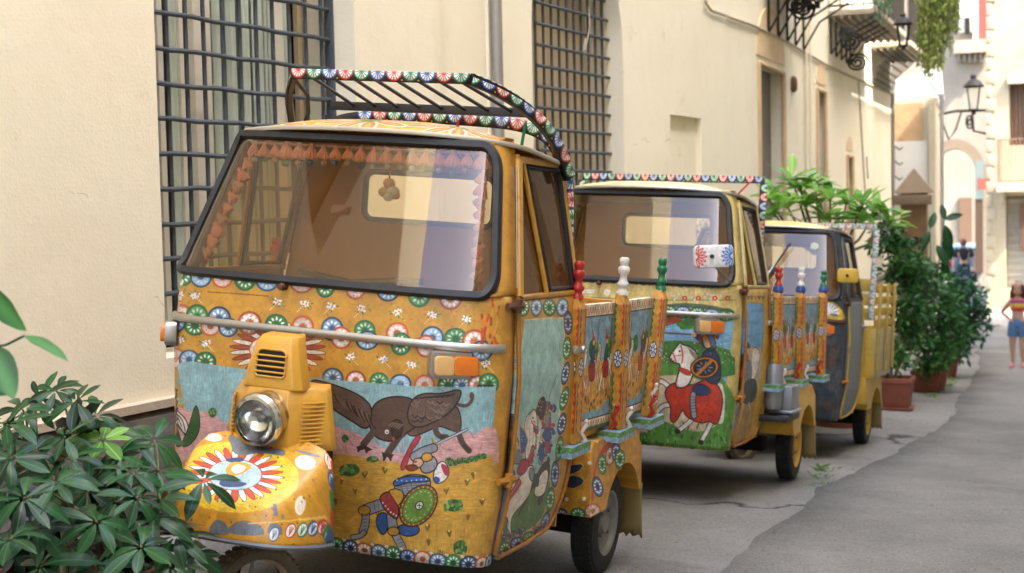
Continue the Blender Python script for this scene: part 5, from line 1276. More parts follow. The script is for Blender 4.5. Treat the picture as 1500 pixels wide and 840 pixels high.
def paint_door1(m):
    c = Canvas(.03, .29, .66, 1.16, 950, '#c38a2c', m); rg = random.Random(9); Z = zm(680, 440, 2.1); P_ = lambda x, y: (680+x/2.1, 440+y/2.1)
    edge = [(146, 62), (300, 50), (311, 62), (308, 170), (300, 300), (286, 450), (262, 600), (236, 690), (150, 735), (70, 768), (62, 755), (92, 620), (118, 400), (134, 200)]
    c.poly(Z(*edge), '#d9c890', 1); ins = [(mix(x, 195, .035), mix(y, 400, .012)) for x, y in edge]; c.poly(Z(*ins), '#98bdb5', 1)
    c.poly(Z((92, 620), (130, 575), (200, 560), (268, 545), (258, 610), (236, 686), (150, 730), (70, 762)), '#5d7f42', 1)
    for k in range(60): x, y = rg.uniform(90, 255), rg.uniform(590, 720); c.line([P_(x, y), P_(x+rg.uniform(-4, 4), y-10)], rg.choice(['#3d5f2c', '#86a050', '#6d8f48', '#48693a']), .005, 0)
    for k in range(12): x, y = rg.uniform(75, 230), rg.uniform(700, 745); c.ell(*P_(x, y), 4, 3, rg.choice(['#8d8f92', '#7a6a5a', '#b98a7a', '#5d6064']), n=9, line=INK, lw=.002)
    c.poly(Z((118, 420), (138, 392), (160, 410), (140, 480), (118, 470)), '#c9986a', 1, INK, .002)
    Y = zm(690, 600, 3.5); y6 = lambda x, y: (690+x/3.5, 600+y/3.5); HW, HS = '#e6d9c8', '#cdb3a2'
    # dust cloud of far riders at the right
    for k in range(70):
        x, y = rg.uniform(335, 430), rg.uniform(-30, 270); x -= max(0, y-60)*.12
        c.ell(*y6(x, y), rg.uniform(1.5, 4), rg.uniform(2, 6), rg.choice(['#8d93a0', '#37518a', '#b23a34', '#d9cfc0', '#6d5a4a', '#c79a4a', '#4a3a6a', '#7a8088']), n=8, line=INK if k % 2 else None, lw=.0015)
    for q, col in ((((378, 30), (402, 10), (410, 70), (400, 120), (384, 110)), '#7f8794'), (((398, 40), (412, 50), (408, 130), (396, 150)), '#b23a40'), (((372, 100), (398, 90), (412, 140), (396, 176), (374, 160)), '#37518a'), (((378, 160), (402, 160), (398, 220), (380, 230)), '#b23a40'), (((344, 190), (372, 180), (380, 250), (352, 270)), '#37518a')): c.poly(Y(*q), col, 1, INK, .002)
    c.line(Y((392, 20), (402, -70), (440, -178)), '#6d5a46', .004, 0); c.line(Y((388, 40), (392, -40)), '#b8862e', .006, 0)
    # brown horse behind
    c.poly(Y((330, 20), (345, -45), (372, -70), (385, -40), (378, 30), (360, 60), (345, 30)), '#46291e', 2, INK, .003)
    for k in range(16): c.ell(*y6(rg.uniform(340, 375), rg.uniform(-55, 10)), .7, .7, '#d8cbb8', n=5)
    c.poly(Y((350, 300), (400, 250), (408, 330), (380, 420), (352, 500), (340, 480), (350, 400), (320, 400), (300, 420)), '#53352a', 2, INK, .003)
    c.line(Y((310, 400), (285, 460), (262, 500), (244, 540)), '#53352a', .018, 1)
    # white horse: neck and head, body, legs
    c.poly(Y((388, 300), (398, 330), (380, 430), (340, 455), (320, 430), (350, 340)), HW, 2, INK, .003)
    c.poly(Y((240, 360), (200, 392), (150, 428), (128, 470), (110, 540), (86, 600), (78, 650), (96, 648), (108, 600), (136, 560), (150, 560), (146, 600), (152, 646), (168, 644), (164, 590), (176, 548), (188, 560), (184, 600), (192, 642), (208, 638), (202, 590), (212, 540), (258, 492), (300, 440), (312, 380), (330, 300), (300, 280)), HW, 2, INK, .004)
    c.poly(Y((326, -4), (304, 14), (284, 40), (272, 84), (276, 130), (282, 190), (276, 250), (300, 276), (322, 220), (334, 160), (330, 110), (318, 96), (324, 92), (336, 108), (342, 92), (338, 50), (334, 14)), HW, 2, INK, .004)
    for q in (((316, 10), (296, 40), (288, 90)), ((300, 100), (300, 160), (292, 230)), ((322, 120), (316, 180), (304, 240)), ((330, 40), (326, 70)), ((150, 440), (140, 490), (128, 540)), ((230, 400), (200, 450), (190, 520)), ((262, 440), (236, 480), (214, 530))): c.line(Y(*q), HS, .006, 1)
    for q in (((312, 8), (292, 40), (280, 90)), ((150, 560), (156, 600)), ((188, 556), (192, 600)), ((110, 560), (98, 620)), ((320, 60), (330, 66))): c.line(Y(*q), '#6d5244', .003, 1)
    c.ell(*y6(318, 44), 1.2, 1.4, INK); c.line(Y((310, 60), (322, 84), (338, 92)), '#b03038', .006, 1); c.line(Y((326, 84), (320, 110), (330, 120)), '#b03038', .005, 0)
    for k in range(3): c.line(Y((92+58*k, 648-3*k), (100+54*k, 640)), INK, .008, 0)
    c.line(Y((352, 120), (344, 170), (338, 220)), '#e6e0d4', .014, 1); c.line(Y((340, 150), (364, 170)), '#c7d0b8', .008, 0)
    # harness and caparison
    c.poly(Y((312, 180), (328, 190), (318, 240), (296, 300), (262, 320), (240, 336), (246, 300), (280, 270), (300, 230)), '#b23440', 2, INK, .003)
    c.poly(Y((238, 350), (264, 372), (236, 420), (196, 470), (170, 500), (160, 484), (186, 440), (220, 400)), '#b23440', 2, INK, .003); c.line(Y((262, 376), (234, 424), (172, 500)), '#c79a4a', .006, 1)
    for k in range(12): c.ell(*y6(250-7.2*k, 366+11*k), .8, .8, '#ecdcc0', n=5); c.ell(*y6(318-6*k, 200+11*k), .8, .8, '#ecdcc0', n=5)
    # rider: blue cloak, mail, red sleeve, plumed helmet, blue shield edged with gold
    c.poly(Y((168, 250), (196, 216), (214, 240), (206, 300), (232, 330), (214, 366), (190, 376), (176, 430), (150, 432), (130, 400), (146, 350), (134, 330)), '#33579a', 2, INK, .004)
    for k in range(46): c.ell(*y6(rg.uniform(146, 216), rg.uniform(250, 410)), .55, .55, '#dbe4ee', n=5)
    c.poly(Y((196, 222), (212, 214), (222, 262), (204, 280), (194, 250)), '#b23440', 2, INK, .003); c.poly(Y((186, 270), (196, 300), (184, 370), (174, 350)), '#8d7a58', 1, INK, .002)
    c.poly(Y((212, 200), (252, 208), (266, 250), (252, 280), (222, 280), (206, 250)), '#8b9096', 2, INK, .003)
    for k in range(9): c.line(Y((210+2*k, 212+8*k), (248+2*k, 208+8*k)), '#5f646a', .002, 0)
    c.poly(Y((236, 300), (262, 250), (300, 262), (290, 310), (262, 340), (236, 330)), '#b23440', 2, INK, .003)
    c.poly(Y((296, 300), (322, 300), (330, 350), (312, 372), (296, 350)), '#7f858c', 2, INK, .003); c.poly(Y((318, 330), (350, 330), (348, 400), (322, 390)), '#3d4a40', 2, INK, .002)
    c.poly(Y((210, 150), (230, 136), (246, 160), (244, 196), (222, 204), (208, 180)), '#b8975a', 2, INK, .003); c.ell(*y6(232, 176), 3.4, 4.4, '#d9ae8a', line=INK, lw=.002); c.ell(*y6(238, 196), 3, 3, '#c79a56')
    c.poly(Y((188, 56), (206, 34), (222, 46), (224, 92), (206, 112), (186, 90)), '#b5303e', 2, INK, .002); c.poly(Y((170, 150), (182, 106), (206, 96), (216, 120), (196, 146), (184, 174)), '#ece4dc', 2, INK, .002)
    c.poly(Y((150, 160), (176, 140), (200, 170), (190, 206), (158, 196)), '#c4885a', 1, INK, .002)
    for k in range(4): c.line(Y((156+10*k, 158-3*k), (166+9*k, 196)), '#8d5a34', .002, 0)
    c.poly(Y((248, 78), (276, 110), (292, 160), (276, 220), (254, 234), (250, 160)), '#3c5f9c', 1, INK, .002); c.line(Y((248, 78), (276, 110), (292, 160), (276, 220), (254, 234), (250, 160), (248, 78)), '#c79a4a', .006, 0)
    for k in range(16): c.ell(*y6(rg.uniform(258, 280), rg.uniform(120, 210)), .5, .5, '#dbe4ee', n=5)
    # fallen men and stones in the grass
    for k in range(26):
        x = rg.uniform(120, 330); y = 690-(x-120)*.36+rg.uniform(-40, 20); c.ell(*y6(x, y), rg.uniform(1.5, 4), rg.uniform(1.5, 3), rg.choice(['#8d8f92', '#5d6064', '#b98a7a', '#3d5f44', '#46506a', '#9a7a6a']), rg.random()*3, n=8, line=INK, lw=.0015)
    c.ell(*y6(118, 694), 10, 7, '#8a9a4a', -.4, line='#b8862e', lw=.006); c.ell(*y6(108, 640), 4.5, 4.5, '#dcae92', line=INK, lw=.002)
    # border rosettes: along the top, both sides and the foot
    for k in range(5): medal(c, *P_(142+40*k, 22), 8.5, 12.5, 'bg'[k % 2])
    for k, y in enumerate(np.linspace(110, 790, 9)): x = np.interp(y, [60, 200, 450, 620, 790], [122, 116, 90, 62, 38]); medal(c, *P_(x, y), 8.0, 18, 'gn'[k % 2], .12)
    for k, y in enumerate(np.linspace(70, 690, 9)): x = np.interp(y, [60, 300, 450, 620, 700], [318, 306, 292, 262, 244]); medal(c, *P_(x+2, y), 5.5, 17, 'ng'[k % 2], .1)
    for k in range(6): medal(c, *P_(52+38*k, 798-15*k), 11, 12, 'gn'[k % 2], -.3)
    for k in range(22): y = rg.uniform(60, 760); x = np.interp(y, [60, 200, 450, 620, 790], [137, 131, 108, 82, 56]); sprig(c, *P_(x, y), 2.6, rg)
    c.mottle(.05, 50, 5); return paintmat('first_truck_door_paint', c, .40, .22, .3, .15)

def paint_roof1(m):
    c = Canvas(-.6, .0, .6, .75, 500, '#c2932f'); rg = random.Random(2)
    for cx, cy, r_ in ((-.36, .16, .17), (-.02, .20, .2), (.30, .22, .19), (-.2, .5, .2), (.15, .52, .2), (.46, .48, .16), (-.5, .4, .16)):
        for k in range(9):
            a = 2*math.pi*k/9+.2; px_, py_ = cx+r_*.55*math.cos(a), cy+r_*.55*math.sin(a)
            c.ell(px_, py_, r_*.42, r_*.16, '#e8ddc4', a, raw=True); c.ell(px_, py_, r_*.37, r_*.115, '#bd6f2e', a, raw=True); c.ell(px_, py_, r_*.28, r_*.05, '#d59a4c', a, raw=True)
        c.ell(cx, cy, r_*.2, r_*.2, '#6f8a3c', raw=True)
    for k in range(90): c.ell(rg.uniform(-.6, .6), rg.uniform(0, .75), .025*rg.random()+.006, .012, rg.choice(['#7d9440', '#9aa64a', '#d3b050', '#8a7a2c']), rg.random()*3, n=8, raw=True, a=.6)
    c.mottle(.07, 40, 8); return paintmat('first_truck_roof_paint', c, .45, .3, .6)

def paint_mudguard1(m):
    c = Canvas(-.27, -.24, .27, .22, 1400, '#c98f27', m); rg = random.Random(6); Z = zm(230, 600, 3.5); P_ = lambda x, y: (230+x/3.5, 600+y/3.5)
    for k in range(40): c.ell(*P_(400+rg.uniform(-340, 280), 340+rg.uniform(-190, 150)), 14, 6, '#d9a92e', n=12, a=.3)
    c.ell(*P_(395, 348), 96, 52, '#e2b830', 0.04)
    sunburst(c, *P_(400, 335), 74, 42, 30, '#c9452f', '#dfe6e6', '#a9c6cc', r0=.48)
    for x, y in ((590, 330), (640, 290), (650, 350), (610, 410), (530, 455), (440, 468), (310, 468), (250, 440), (620, 245)): c.poly(Z((x-8, y+6), (x, y-10), (x+8, y+6)), '#4a7a3a', 1)
    c.poly(Z((345, 258), (400, 244), (450, 250), (440, 268), (380, 275)), '#2c4570', 1); c.poly(Z((310, 380), (350, 340), (420, 368), (470, 380), (430, 398), (350, 400)), '#2c4570', 1)
    c.poly(Z((350, 300), (385, 265), (470, 275), (490, 295), (440, 330), (390, 345), (355, 330)), '#d99a3a', 2); c.poly(Z((375, 300), (410, 278), (462, 292), (440, 322), (395, 332)), '#e8d2c2', 2)
    for x, y, rx, ry in ((282, 140, 15.5, 6.5), (760, 272, 15.5, 10.5), (735, 492, 7.8, 14.5), (125, 300, 6, 9)): c.ell(*P_(x, y), rx, ry, '#ead9bf', .15)
    # bare primer where the paint has flaked
    PR = '#6d7076'
    c.poly(Z((362, 150), (378, 120), (420, 150), (470, 185), (560, 195), (660, 205), (655, 240), (620, 235), (560, 225), (500, 225), (440, 240), (390, 225), (380, 180)), PR, 1)
    c.poly(Z((700, 205), (760, 215), (845, 238), (840, 250), (740, 226)), PR, 1); c.poly(Z((595, 485), (612, 482), (622, 545), (596, 548)), PR, 0); c.poly(Z((640, 540), (652, 538), (650, 562), (640, 560)), PR, 0)
    for cx, w_, h_ in ((318, 52, 50), (455, 95, 45), (605, 40, 34)): c.poly(Z((cx-w_, 640), (cx-w_*.9, 600), (cx-w_*.3, 640-h_-28), (cx+w_*.4, 640-h_-20), (cx+w_*.95, 606), (cx+w_, 650)), PR, 1)
    c.line(Z((470, 585), (640, 578), (800, 560), (870, 555)), '#e2b45a', .003, 1)
    for x, y in ((270, 555), (380, 578), (450, 590), (530, 600), (640, 590), (720, 582), (800, 572), (560, 545)): c.ell(*P_(x, y), 1.6, 1.6, '#b23a24', n=7)
    def leafm(x, y, col, rot, l_=14, w_=8):
        c.ell(*P_(x, y), l_, w_, '#e8e4da', rot, line=col, lw=.0022)
        for k in (-.45, 0, .45): c.line([P_(x-math.cos(rot)*l_*2.4, y-math.sin(rot)*l_*2.4), (P_(x, y)[0]+l_*.6*math.cos(rot+k), P_(x, y)[1]+l_*.6*math.sin(rot+k))], col, .0012, 0)
    for k, (x, y) in enumerate(((600, 640), (685, 622), (745, 618), (800, 612), (850, 605), (880, 640))): leafm(x, y, ('#2d5a9a', '#c23a30', '#2f7a44')[k % 3], R(-70), 10.5, 7)
    for k, (x, y) in enumerate(((880, 268), (900, 372), (914, 480), (920, 580), (905, 680))): leafm(x, y, ('#c23a30', '#2f4f8c', '#2f7a44')[k % 3], R(75), 14, 5)
    c.speck((-.27, -.24, .27, .22), 90, ['#6d7076', '#8a6a2a', '#5a4a30'], (.0012, .0035))
    c.mottle(.05, 50, 3); return paintmat('first_truck_mudguard_paint', c, .33, .16, .6, .25)

def paint_rear_mudguard1(m):
    c = Canvas(.60, .28, 1.53, .60, 900, '#c58c2a', m); rg = random.Random(3); Z = zm(800, 580, 3.233); P_ = lambda x, y: (800+x/3.233, 580+y/3.233)
    for q in (((70, 380), (100, 330), (185, 320), (150, 365)), ((75, 385), (150, 375), (190, 410), (110, 450)), ((70, 390), (98, 450), (80, 520), (40, 500)), ((65, 380), (40, 440), (20, 430), (40, 380))): c.poly(Z(*q), '#27334a', 1, '#d9c27a', .002)
    for x, y in ((205, 318), (180, 488), (98, 490), (240, 215)): c.ell(*P_(x, y), 3, 3, '#ece4d0', n=10)
    c.line(Z((215, 480), (218, 400), (240, 300), (275, 245), (330, 225)), '#c4402c', .028, 1)
    for k, (x, y, kd) in enumerate(((220, 545, 'r'), (240, 430, 'n'), (262, 325, 'g'), (300, 285, 'r'), (330, 270, 'n'), (70, 568, 'n'), (150, 562, 'g'), (345, 300, 'g'))): medal(c, *P_(x, y), 6.5 if y < 540 else 11, 15 if y < 540 else 10, kd)
    c.mottle(.06, 40, 9); return paintmat('first_truck_rear_mudguard_paint', c, .42, .25, .4)

NOSE1 = mat('nose_yellow', '#c8922f', .36, var=.14, vscale=9, dirt='#7a6a52', dirt_amt=.5, dscale=16, bump=.12, bscale=50, coat=.15)
TRIM1 = mat('flowered_yellow_trim', '#c08a30', .42, var=.2, vscale=25, dirt='#8a4a26', dirt_amt=.7, dscale=18, bump=.12, bscale=50)
T1 = dict(pose=(-0.6674, 4.7035, -1.4025, .37566, -.07972, -.03034), label='nearest truck, ochre with a winged beast and a knight painted on its front',
          paint=dict(front=paint_front1, trim=TRIM1, roof=paint_roof1, door=paint_door1, mudguard=paint_mudguard1, nose=NOSE1, rear_mudguard=paint_rear_mudguard1, drip=mat('bare_edge', '#b8ad98', .5, .4, var=.2)),
          bed=cart_bed, rack=arch_rack, seed=11, rim=M_STEEL, bright=True, posts=[(.655, .62, -.032), (1.11, 1.06, .0), (1.53, 1.59, .005)], fc=(480, 620), rc=(580, 190), dc=(770, 600), mc=(400, 720), rm=(865, 700))

def paint_front2(m):
    c = Canvas(-UM, .29, UM, 1.165, 600, '#cdb469', m); rg = random.Random(14); Z = zm(900, 420, 3.); P_ = lambda x, y: (900+x/3., 420+y/3.)
    c.poly(Z((-260, 60), (200, 82), (525, 130), (530, 900), (-260, 900)), '#7aa9c4', 0)
    c.poly(Z((-260, 245), (180, 243), (300, 235), (400, 250), (530, 285), (530, 420), (-260, 420)), '#46793a', 1)
    for k in range(240): c.ell(*P_(rg.uniform(-200, 525), rg.uniform(248, 345)), .8+.5*rg.random(), .9, rg.choice(['#e8ecd8', '#86ad5a', '#2f5a2c', '#9cc070']), n=6)
    c.poly(Z((-260, 335), (200, 330), (530, 375), (530, 900), (-260, 900)), '#568a3c', 1)
    c.poly(Z((-200, 420), (150, 405), (240, 385), (360, 400), (486, 462), (478, 590), (400, 642), (300, 630), (190, 575), (-200, 580)), '#cbb898', 2)
    for k in range(240): x, y = rg.uniform(-200, 520), rg.uniform(600, 735); c.line([P_(x, y), P_(x+rg.uniform(-7, 7), y-rg.uniform(8, 20))], rg.choice(['#3d6a2c', '#6a9a48', '#4f8038', '#2c5226', '#7fae5a']), .008, 0)
    for k in range(60): c.ell(*P_(310+rg.uniform(-20, 160), 148+rg.uniform(-40, 36)), 6+4*rg.random(), 5, rg.choice(['#3f7a33', '#56923f', '#356a30', '#6aa64c']), n=10)
    c.poly(Z((196, 104), (292, 136), (298, 152), (205, 178)), '#b4502e', 1, INK, .003)
    for k in range(14): c.line(Z((200+7*k, 112+3*k), (206+7*k, 165-k)), '#7d3420', .004, 0)
    # tail, hind legs, body cloth
    c.line(Z((462, 440), (474, 500), (466, 590)), '#d9d2c6', .035, 2)
    for q in (((350, 575), (320, 605), (278, 636)), ((425, 600), (405, 640), (380, 684))): c.line(Z(*q), INK, .030, 1); c.line(Z(*q), '#e0d9cc', .022, 1); c.ell(*P_(*q[-1]), 4, 3.4, INK)
    for q in (((240, 440), (205, 412), (182, 425), (168, 470)), ((300, 530), (225, 516), (196, 540), (180, 562))): c.line(Z(*q), INK, .030, 2); c.line(Z(*q), '#e0d9cc', .021, 2)
    c.poly(Z((222, 452), (262, 418), (335, 440), (420, 396), (470, 452), (478, 520), (452, 616), (420, 590), (382, 604), (312, 572), (300, 534), (270, 600), (242, 592), (250, 528), (224, 490)), '#b83a26', 2, INK, .006)
    for k in range(40): x, y = rg.uniform(320, 460), rg.uniform(470, 590); c.line([P_(x, y), P_(x+6, y+5)], '#7d2418', .004, 0)
    c.poly(Z((240, 318), (246, 300), (264, 276), (280, 254), (290, 244), (298, 256), (332, 262), (372, 300), (352, 362), (334, 424), (302, 448), (264, 440), (282, 380), (292, 340), (262, 336)), '#e4ddd0', 2, INK, .007)
    for k in range(9): c.line(Z((322+5*k, 266+4*k), (340+4*k, 300+6*k)), '#8d8070', .004, 0)
    c.line(Z((292, 260), (302, 300), (296, 336)), '#c4512c', .008, 1); c.line(Z((256, 290), (272, 332)), '#c4512c', .007, 0); c.line(Z((300, 300), (262, 306)), '#c4512c', .005, 0); c.poly(Z((280, 352), (338, 372), (332, 396), (284, 372)), '#c23a26', 1, INK, .003); c.ell(*P_(251, 318), 1.1, 1.1, INK); c.line(Z((246, 328), (262, 326)), INK, .004, 0); c.ell(*P_(287, 284), 1.6, 1.6, INK)
    # rider
    c.poly(Z((388, 282), (442, 268), (470, 338), (464, 432), (404, 424), (378, 340)), '#27324a', 2, INK, .005)
    for k in range(60): c.ell(*P_(rg.uniform(396, 462), rg.uniform(290, 420)), .7, .7, '#6d7c98', n=5)
    c.poly(Z((340, 440), (380, 424), (424, 448), (420, 476), (372, 480), (345, 468)), '#2b3b63', 2, INK, .004); c.line(Z((346, 474), (344, 520), (350, 568)), INK, .034, 1); c.line(Z((346, 474), (344, 520), (350, 568)), '#8d9298', .025, 1)
    for k in range(6): c.line(Z((334, 486+13*k), (360, 484+13*k)), '#4c5258', .004, 0)
    c.line(Z((352, 212), (380, 232), (402, 262)), '#30456e', .03, 1); c.line(Z((190, 201), (345, 212)), '#4a4a48', .009, 0); c.ell(*P_(350, 212), 4, 3.4, '#d3a27e')
    for q in (((366, 182), (378, 180), (384, 246), (372, 250)), ((392, 178), (402, 180), (398, 230))): c.poly(Z(*q), '#a8342c', 0)
    c.poly(Z((422, 186), (456, 180), (460, 236), (440, 222)), '#b4382c', 1, INK, .003)
    c.poly(Z((386, 214), (414, 204), (432, 214), (440, 250), (420, 272), (396, 270), (388, 240)), '#d3a27e', 2, INK, .004); c.poly(Z((398, 204), (424, 200), (444, 236), (448, 280), (424, 262), (416, 232)), '#5d6f86', 2, INK, .004); c.poly(Z((386, 212), (400, 204), (412, 232), (400, 240)), '#cf7a2c', 1)
    c.ell(*P_(396, 356), 20.5, 15.5, '#cc7a2a', R(-8), 28, INK, .006); c.ell(*P_(396, 356), 16.5, 12, '#252a34', R(-8), 26, INK, .004); c.line(Z((366, 384), (424, 328)), '#cc7a2a', .016, 0)
    for k in range(9): a = 2*math.pi*k/9; c.line([P_(396+20*math.cos(a), 356+16*math.sin(a)), P_(396+34*math.cos(a), 356+26*math.sin(a))], '#8d9298', .006, 0)
    # cream field above the strip: scalloped garland under the seal, vine, half rosettes
    c.poly(Z((-260, -60), (600, -60), (600, 120), (525, 126), (200, 76), (-260, 40)), '#d2bb72', 0)
    Q = zm(820, 240, 3.5); pq = lambda x, y: (820+x/3.5, 240+y/3.5)
    for k in range(26): x = -140+38*k; medal(c, *pq(x, 582+.050*x), 6.5, 5.5, 'brg'[k % 3])
    for k in range(14): medal(c, *pq(-120+75*k, 720+.07*(-120+75*k)-4), 11, 9, 'bg'[k % 2])
    c.line([pq(-150, 668), pq(200, 690), pq(520, 700), pq(900, 700)], '#4f7a3a', .004, 2)
    for k in range(26): x = 560+rg.uniform(0, 320); sprig(c, *pq(x, 680+rg.uniform(-12, 22)), 2.6, rg)
    for x in (710, 795, 640, 860): c.ell(*pq(x, 690), 4, 3.6, '#c4402c'); c.ell(*pq(x, 690), 1.4, 1.4, '#e8c84a')
    c.poly([pq(100, 640), pq(182, 642), pq(180, 668), pq(98, 666)], '#d9d2bc', 0, '#a89868', .004); c.ell(*pq(242, 660), 5, 5, '#e6dfca')
    c.poly(Q((520, 735), (700, 740), (890, 768), (890, 752), (760, 722), (600, 712)), '#2f4a38', 1, a=.8)
    c.mottle(.06, 40, 12); return paintmat('second_truck_front_paint', c, .42, .28, .4)

def paint_door2(m):
    c = Canvas(.03, .29, .66, 1.16, 600, '#c39a3e', m); rg = random.Random(19); Z = zm(900, 420, 3.); P_ = lambda x, y: (900+x/3., 420+y/3.)
    edge = [(548, 66), (648, 70), (660, 90), (654, 260), (640, 400), (612, 560), (590, 664), (495, 692), (510, 560), (530, 400), (544, 250)]
    c.poly(Z(*edge), '#9a7a3a', 1); ins = [(mix(x, 590, .05), mix(y, 380, .015)) for x, y in edge]; c.poly(Z(*ins), '#5f9cc6', 1)
    for k in range(30): c.ell(*P_(rg.uniform(560, 645), rg.uniform(90, 240)), 5, 2.5, rg.choice(['#5f97c0', '#4079a8', '#6fa3c4']), n=9, a=.6)
    c.poly(Z((548, 262), (600, 270), (654, 262), (640, 400), (612, 560), (590, 660), (497, 690), (512, 560), (532, 400)), '#b9a888', 1)
    c.poly(Z((536, 430), (600, 450), (636, 420), (612, 560), (590, 662), (497, 690), (512, 560)), '#a8803e', 1)
    for k in range(60): x, y = rg.uniform(515, 615), rg.uniform(560, 670); c.line([P_(x, y), P_(x+3, y-8)], rg.choice(['#6a5a2c', '#8a9448', '#c7a04e', '#7a5a26']), .006, 0)
    c.poly(Z((548, 310), (575, 288), (592, 310), (588, 350), (566, 392), (556, 450), (540, 440), (545, 380)), '#b03a2a', 2, INK, .005)
    c.poly(Z((570, 262), (585, 240), (598, 262), (594, 290), (576, 288)), '#2a2220', 1, INK, .003); c.ell(*P_(592, 282), 4, 4, '#d3a27e')
    c.poly(Z((600, 280), (622, 262), (640, 290), (634, 350), (618, 400), (600, 420), (592, 380), (606, 330)), '#ded6ca', 2, INK, .005)
    c.poly(Z((570, 330), (600, 320), (606, 380), (596, 440), (572, 430)), '#6d7684', 2, INK, .004)
    c.poly(Z((560, 430), (605, 400), (630, 420), (618, 500), (580, 520), (552, 500)), '#27332c', 2, INK, .004); c.poly(Z((548, 470), (566, 462), (560, 520), (545, 540)), '#dcd6cc', 1, INK, .003)
    for q in (((560, 510), (545, 560), (548, 590)), ((590, 510), (600, 550), (590, 580)), ((548, 490), (525, 545), (508, 605))): c.line(Z(*q), '#cfc8bc', .012, 1)
    for k in range(7): c.poly(Z((548+16*k, 42), (556+16*k, 62), (564+16*k, 42)), ('#2f6d3d', '#b8402c', '#2b4a72')[k % 3], 0)
    for k, y in enumerate(np.linspace(100, 640, 10)): medal(c, *P_(np.interp(y, [100, 400, 640], [532, 520, 495]), y), 4.2, 8, 'gr'[k % 2])
    c.mottle(.06, 40, 15); return paintmat('second_truck_door_paint', c, .42, .3, .3)

CREAM2 = mat('cream_yellow_paint', '#cdb66c', .42, var=.14, vscale=8, dirt='#8a5a34', dirt_amt=.6, dscale=10, bump=.12, bscale=50)
T2 = dict(pose=(0.5639, 7.6264, -1.5822, .39316, -.04582, -.06392), label='middle truck, cream and green with a knight on a white horse painted on its front',
          paint=dict(front=paint_front2, trim=CREAM2, roof=mat('worn_cream_roof', '#d3c391', .5, var=.1, vscale=6, dirt='#9a6038', dirt_amt=.75, dscale=7), door=paint_door2, mudguard=M_OCHRE, nose=M_OCHRE, rear_mudguard=mat('flamed_yellow', '#c49a30', .45, var=.25, vscale=14, dirt='#b4452c', dirt_amt=.7, dscale=9), strip=M_CHROME),
          bed=cart_bed, rack=lambda T, e: square_rack(T, e, None), seed=23, rim=mat('yellow_rim', '#c99a2c', .5, var=.2, dirt='#5a4a2a', dirt_amt=.5), bright=False, collars=mat('blue_collar', '#2a4a86', .4),
          posts=[(.68, .62, .02), (1.17, 1.09, .055), (1.67, 1.63, .09)], wx=.10, fc=(1000, 560), rc=(960, 280), dc=(1090, 560), mc=(900, 600), rm=(1180, 600))

def paint_front3(m):
    c = Canvas(-UM, .29, UM, 1.165, 500, '#333e48', m); rg = random.Random(41); Z = zm(1080, 300, 2.); P_ = lambda x, y: (1080+x/2., 300+y/2.)
    for k in range(50): c.ell(*P_(rg.uniform(200, 300), rg.uniform(340, 640)), rg.uniform(2, 8), rg.uniform(4, 16), rg.choice(['#4a5a66', '#2a3038', '#5a5a50', '#3d4c5c', '#6a4a34']), n=10, a=.6)
    c.poly(Z((225, 262), (262, 268), (300, 300), (318, 330), (310, 340), (225, 330)), '#c9a63e', 1)
    cx, cy = 268, 322
    for k in range(9):
        a = R(185+k*21); c.line([P_(cx+6*math.cos(a), cy+6*math.sin(a)), P_(cx+26*math.cos(a), cy+30*math.sin(a))], '#e4e4dc', .022, 0)
        a = R(185+(k+.5)*21); c.line([P_(cx+6*math.cos(a), cy+6*math.sin(a)), P_(cx+24*math.cos(a), cy+28*math.sin(a))], '#2a3f66', .010, 0)
    c.mottle(.12, 40, 21); return paintmat('third_truck_front_paint', c, .45, .4, .6)
NAVY3 = mat('faded_navy_paint', '#343d45', .5, var=.25, vscale=9, dirt='#7a5a3a', dirt_amt=.6, dscale=10, bump=.15, bscale=50)
YEL3 = mat('faded_yellow_paint', '#c39f35', .5, var=.16, vscale=8, dirt='#6b4a20', dirt_amt=.6, dscale=9, bump=.15, bscale=50)
M_SLATW = mat('weathered_pine', '#b8973f', .7, var=.2, vscale=5, stretch=(1, .4, 6), dirt='#6d5a38', dirt_amt=.5)
def crate_bed(T, e):
    """Third truck: plain yellow drop sides with wooden slats above."""
    X = .70
    for sg in (1, -1):
        q = MB(); q.span((sg*(X-.02), .76, .56), (sg*(X+.01), 1.56, .93)); q.build('drop_side', mat('pale_drop_side', '#a9a184', .6, var=.2, vscale=6, dirt='#6d5a38', dirt_amt=.6) if sg > 0 else YEL3, e, bevel=.008)
        for y in (.80, 1.17, 1.53): q = MB(); q.span((sg*(X+.012), y-.02, .60), (sg*(X+.032), y+.02, 1.28)); q.build('stake', M_SLATW, e, bevel=.004)
        for k in range(4): q = MB(); q.span((sg*(X-.015), .77, .945+.087*k), (sg*(X+.01), 1.55, 1.003+.087*k)); q.build('slat', M_SLATW, e, bevel=.005)
    q = MB(); q.span((-X, .74, .56), (X, .76, .93)); q.build('headboard', YEL3, e, bevel=.006)
    for k in range(3): q = MB(); q.span((-X, .72, 1.0+.11*k), (X, .745, 1.09+.11*k)); q.build('slat', YEL3, e, bevel=.005)
    q = MB(); q.span((-X, 1.56, .56), (X, 1.59, .93)); q.build('tailgate', YEL3, e, bevel=.006)
    q = MB(); q.span((.40, .68, .36), (.66, .9, .56)); q.build('tool_box', YEL3, e, bevel=.01)
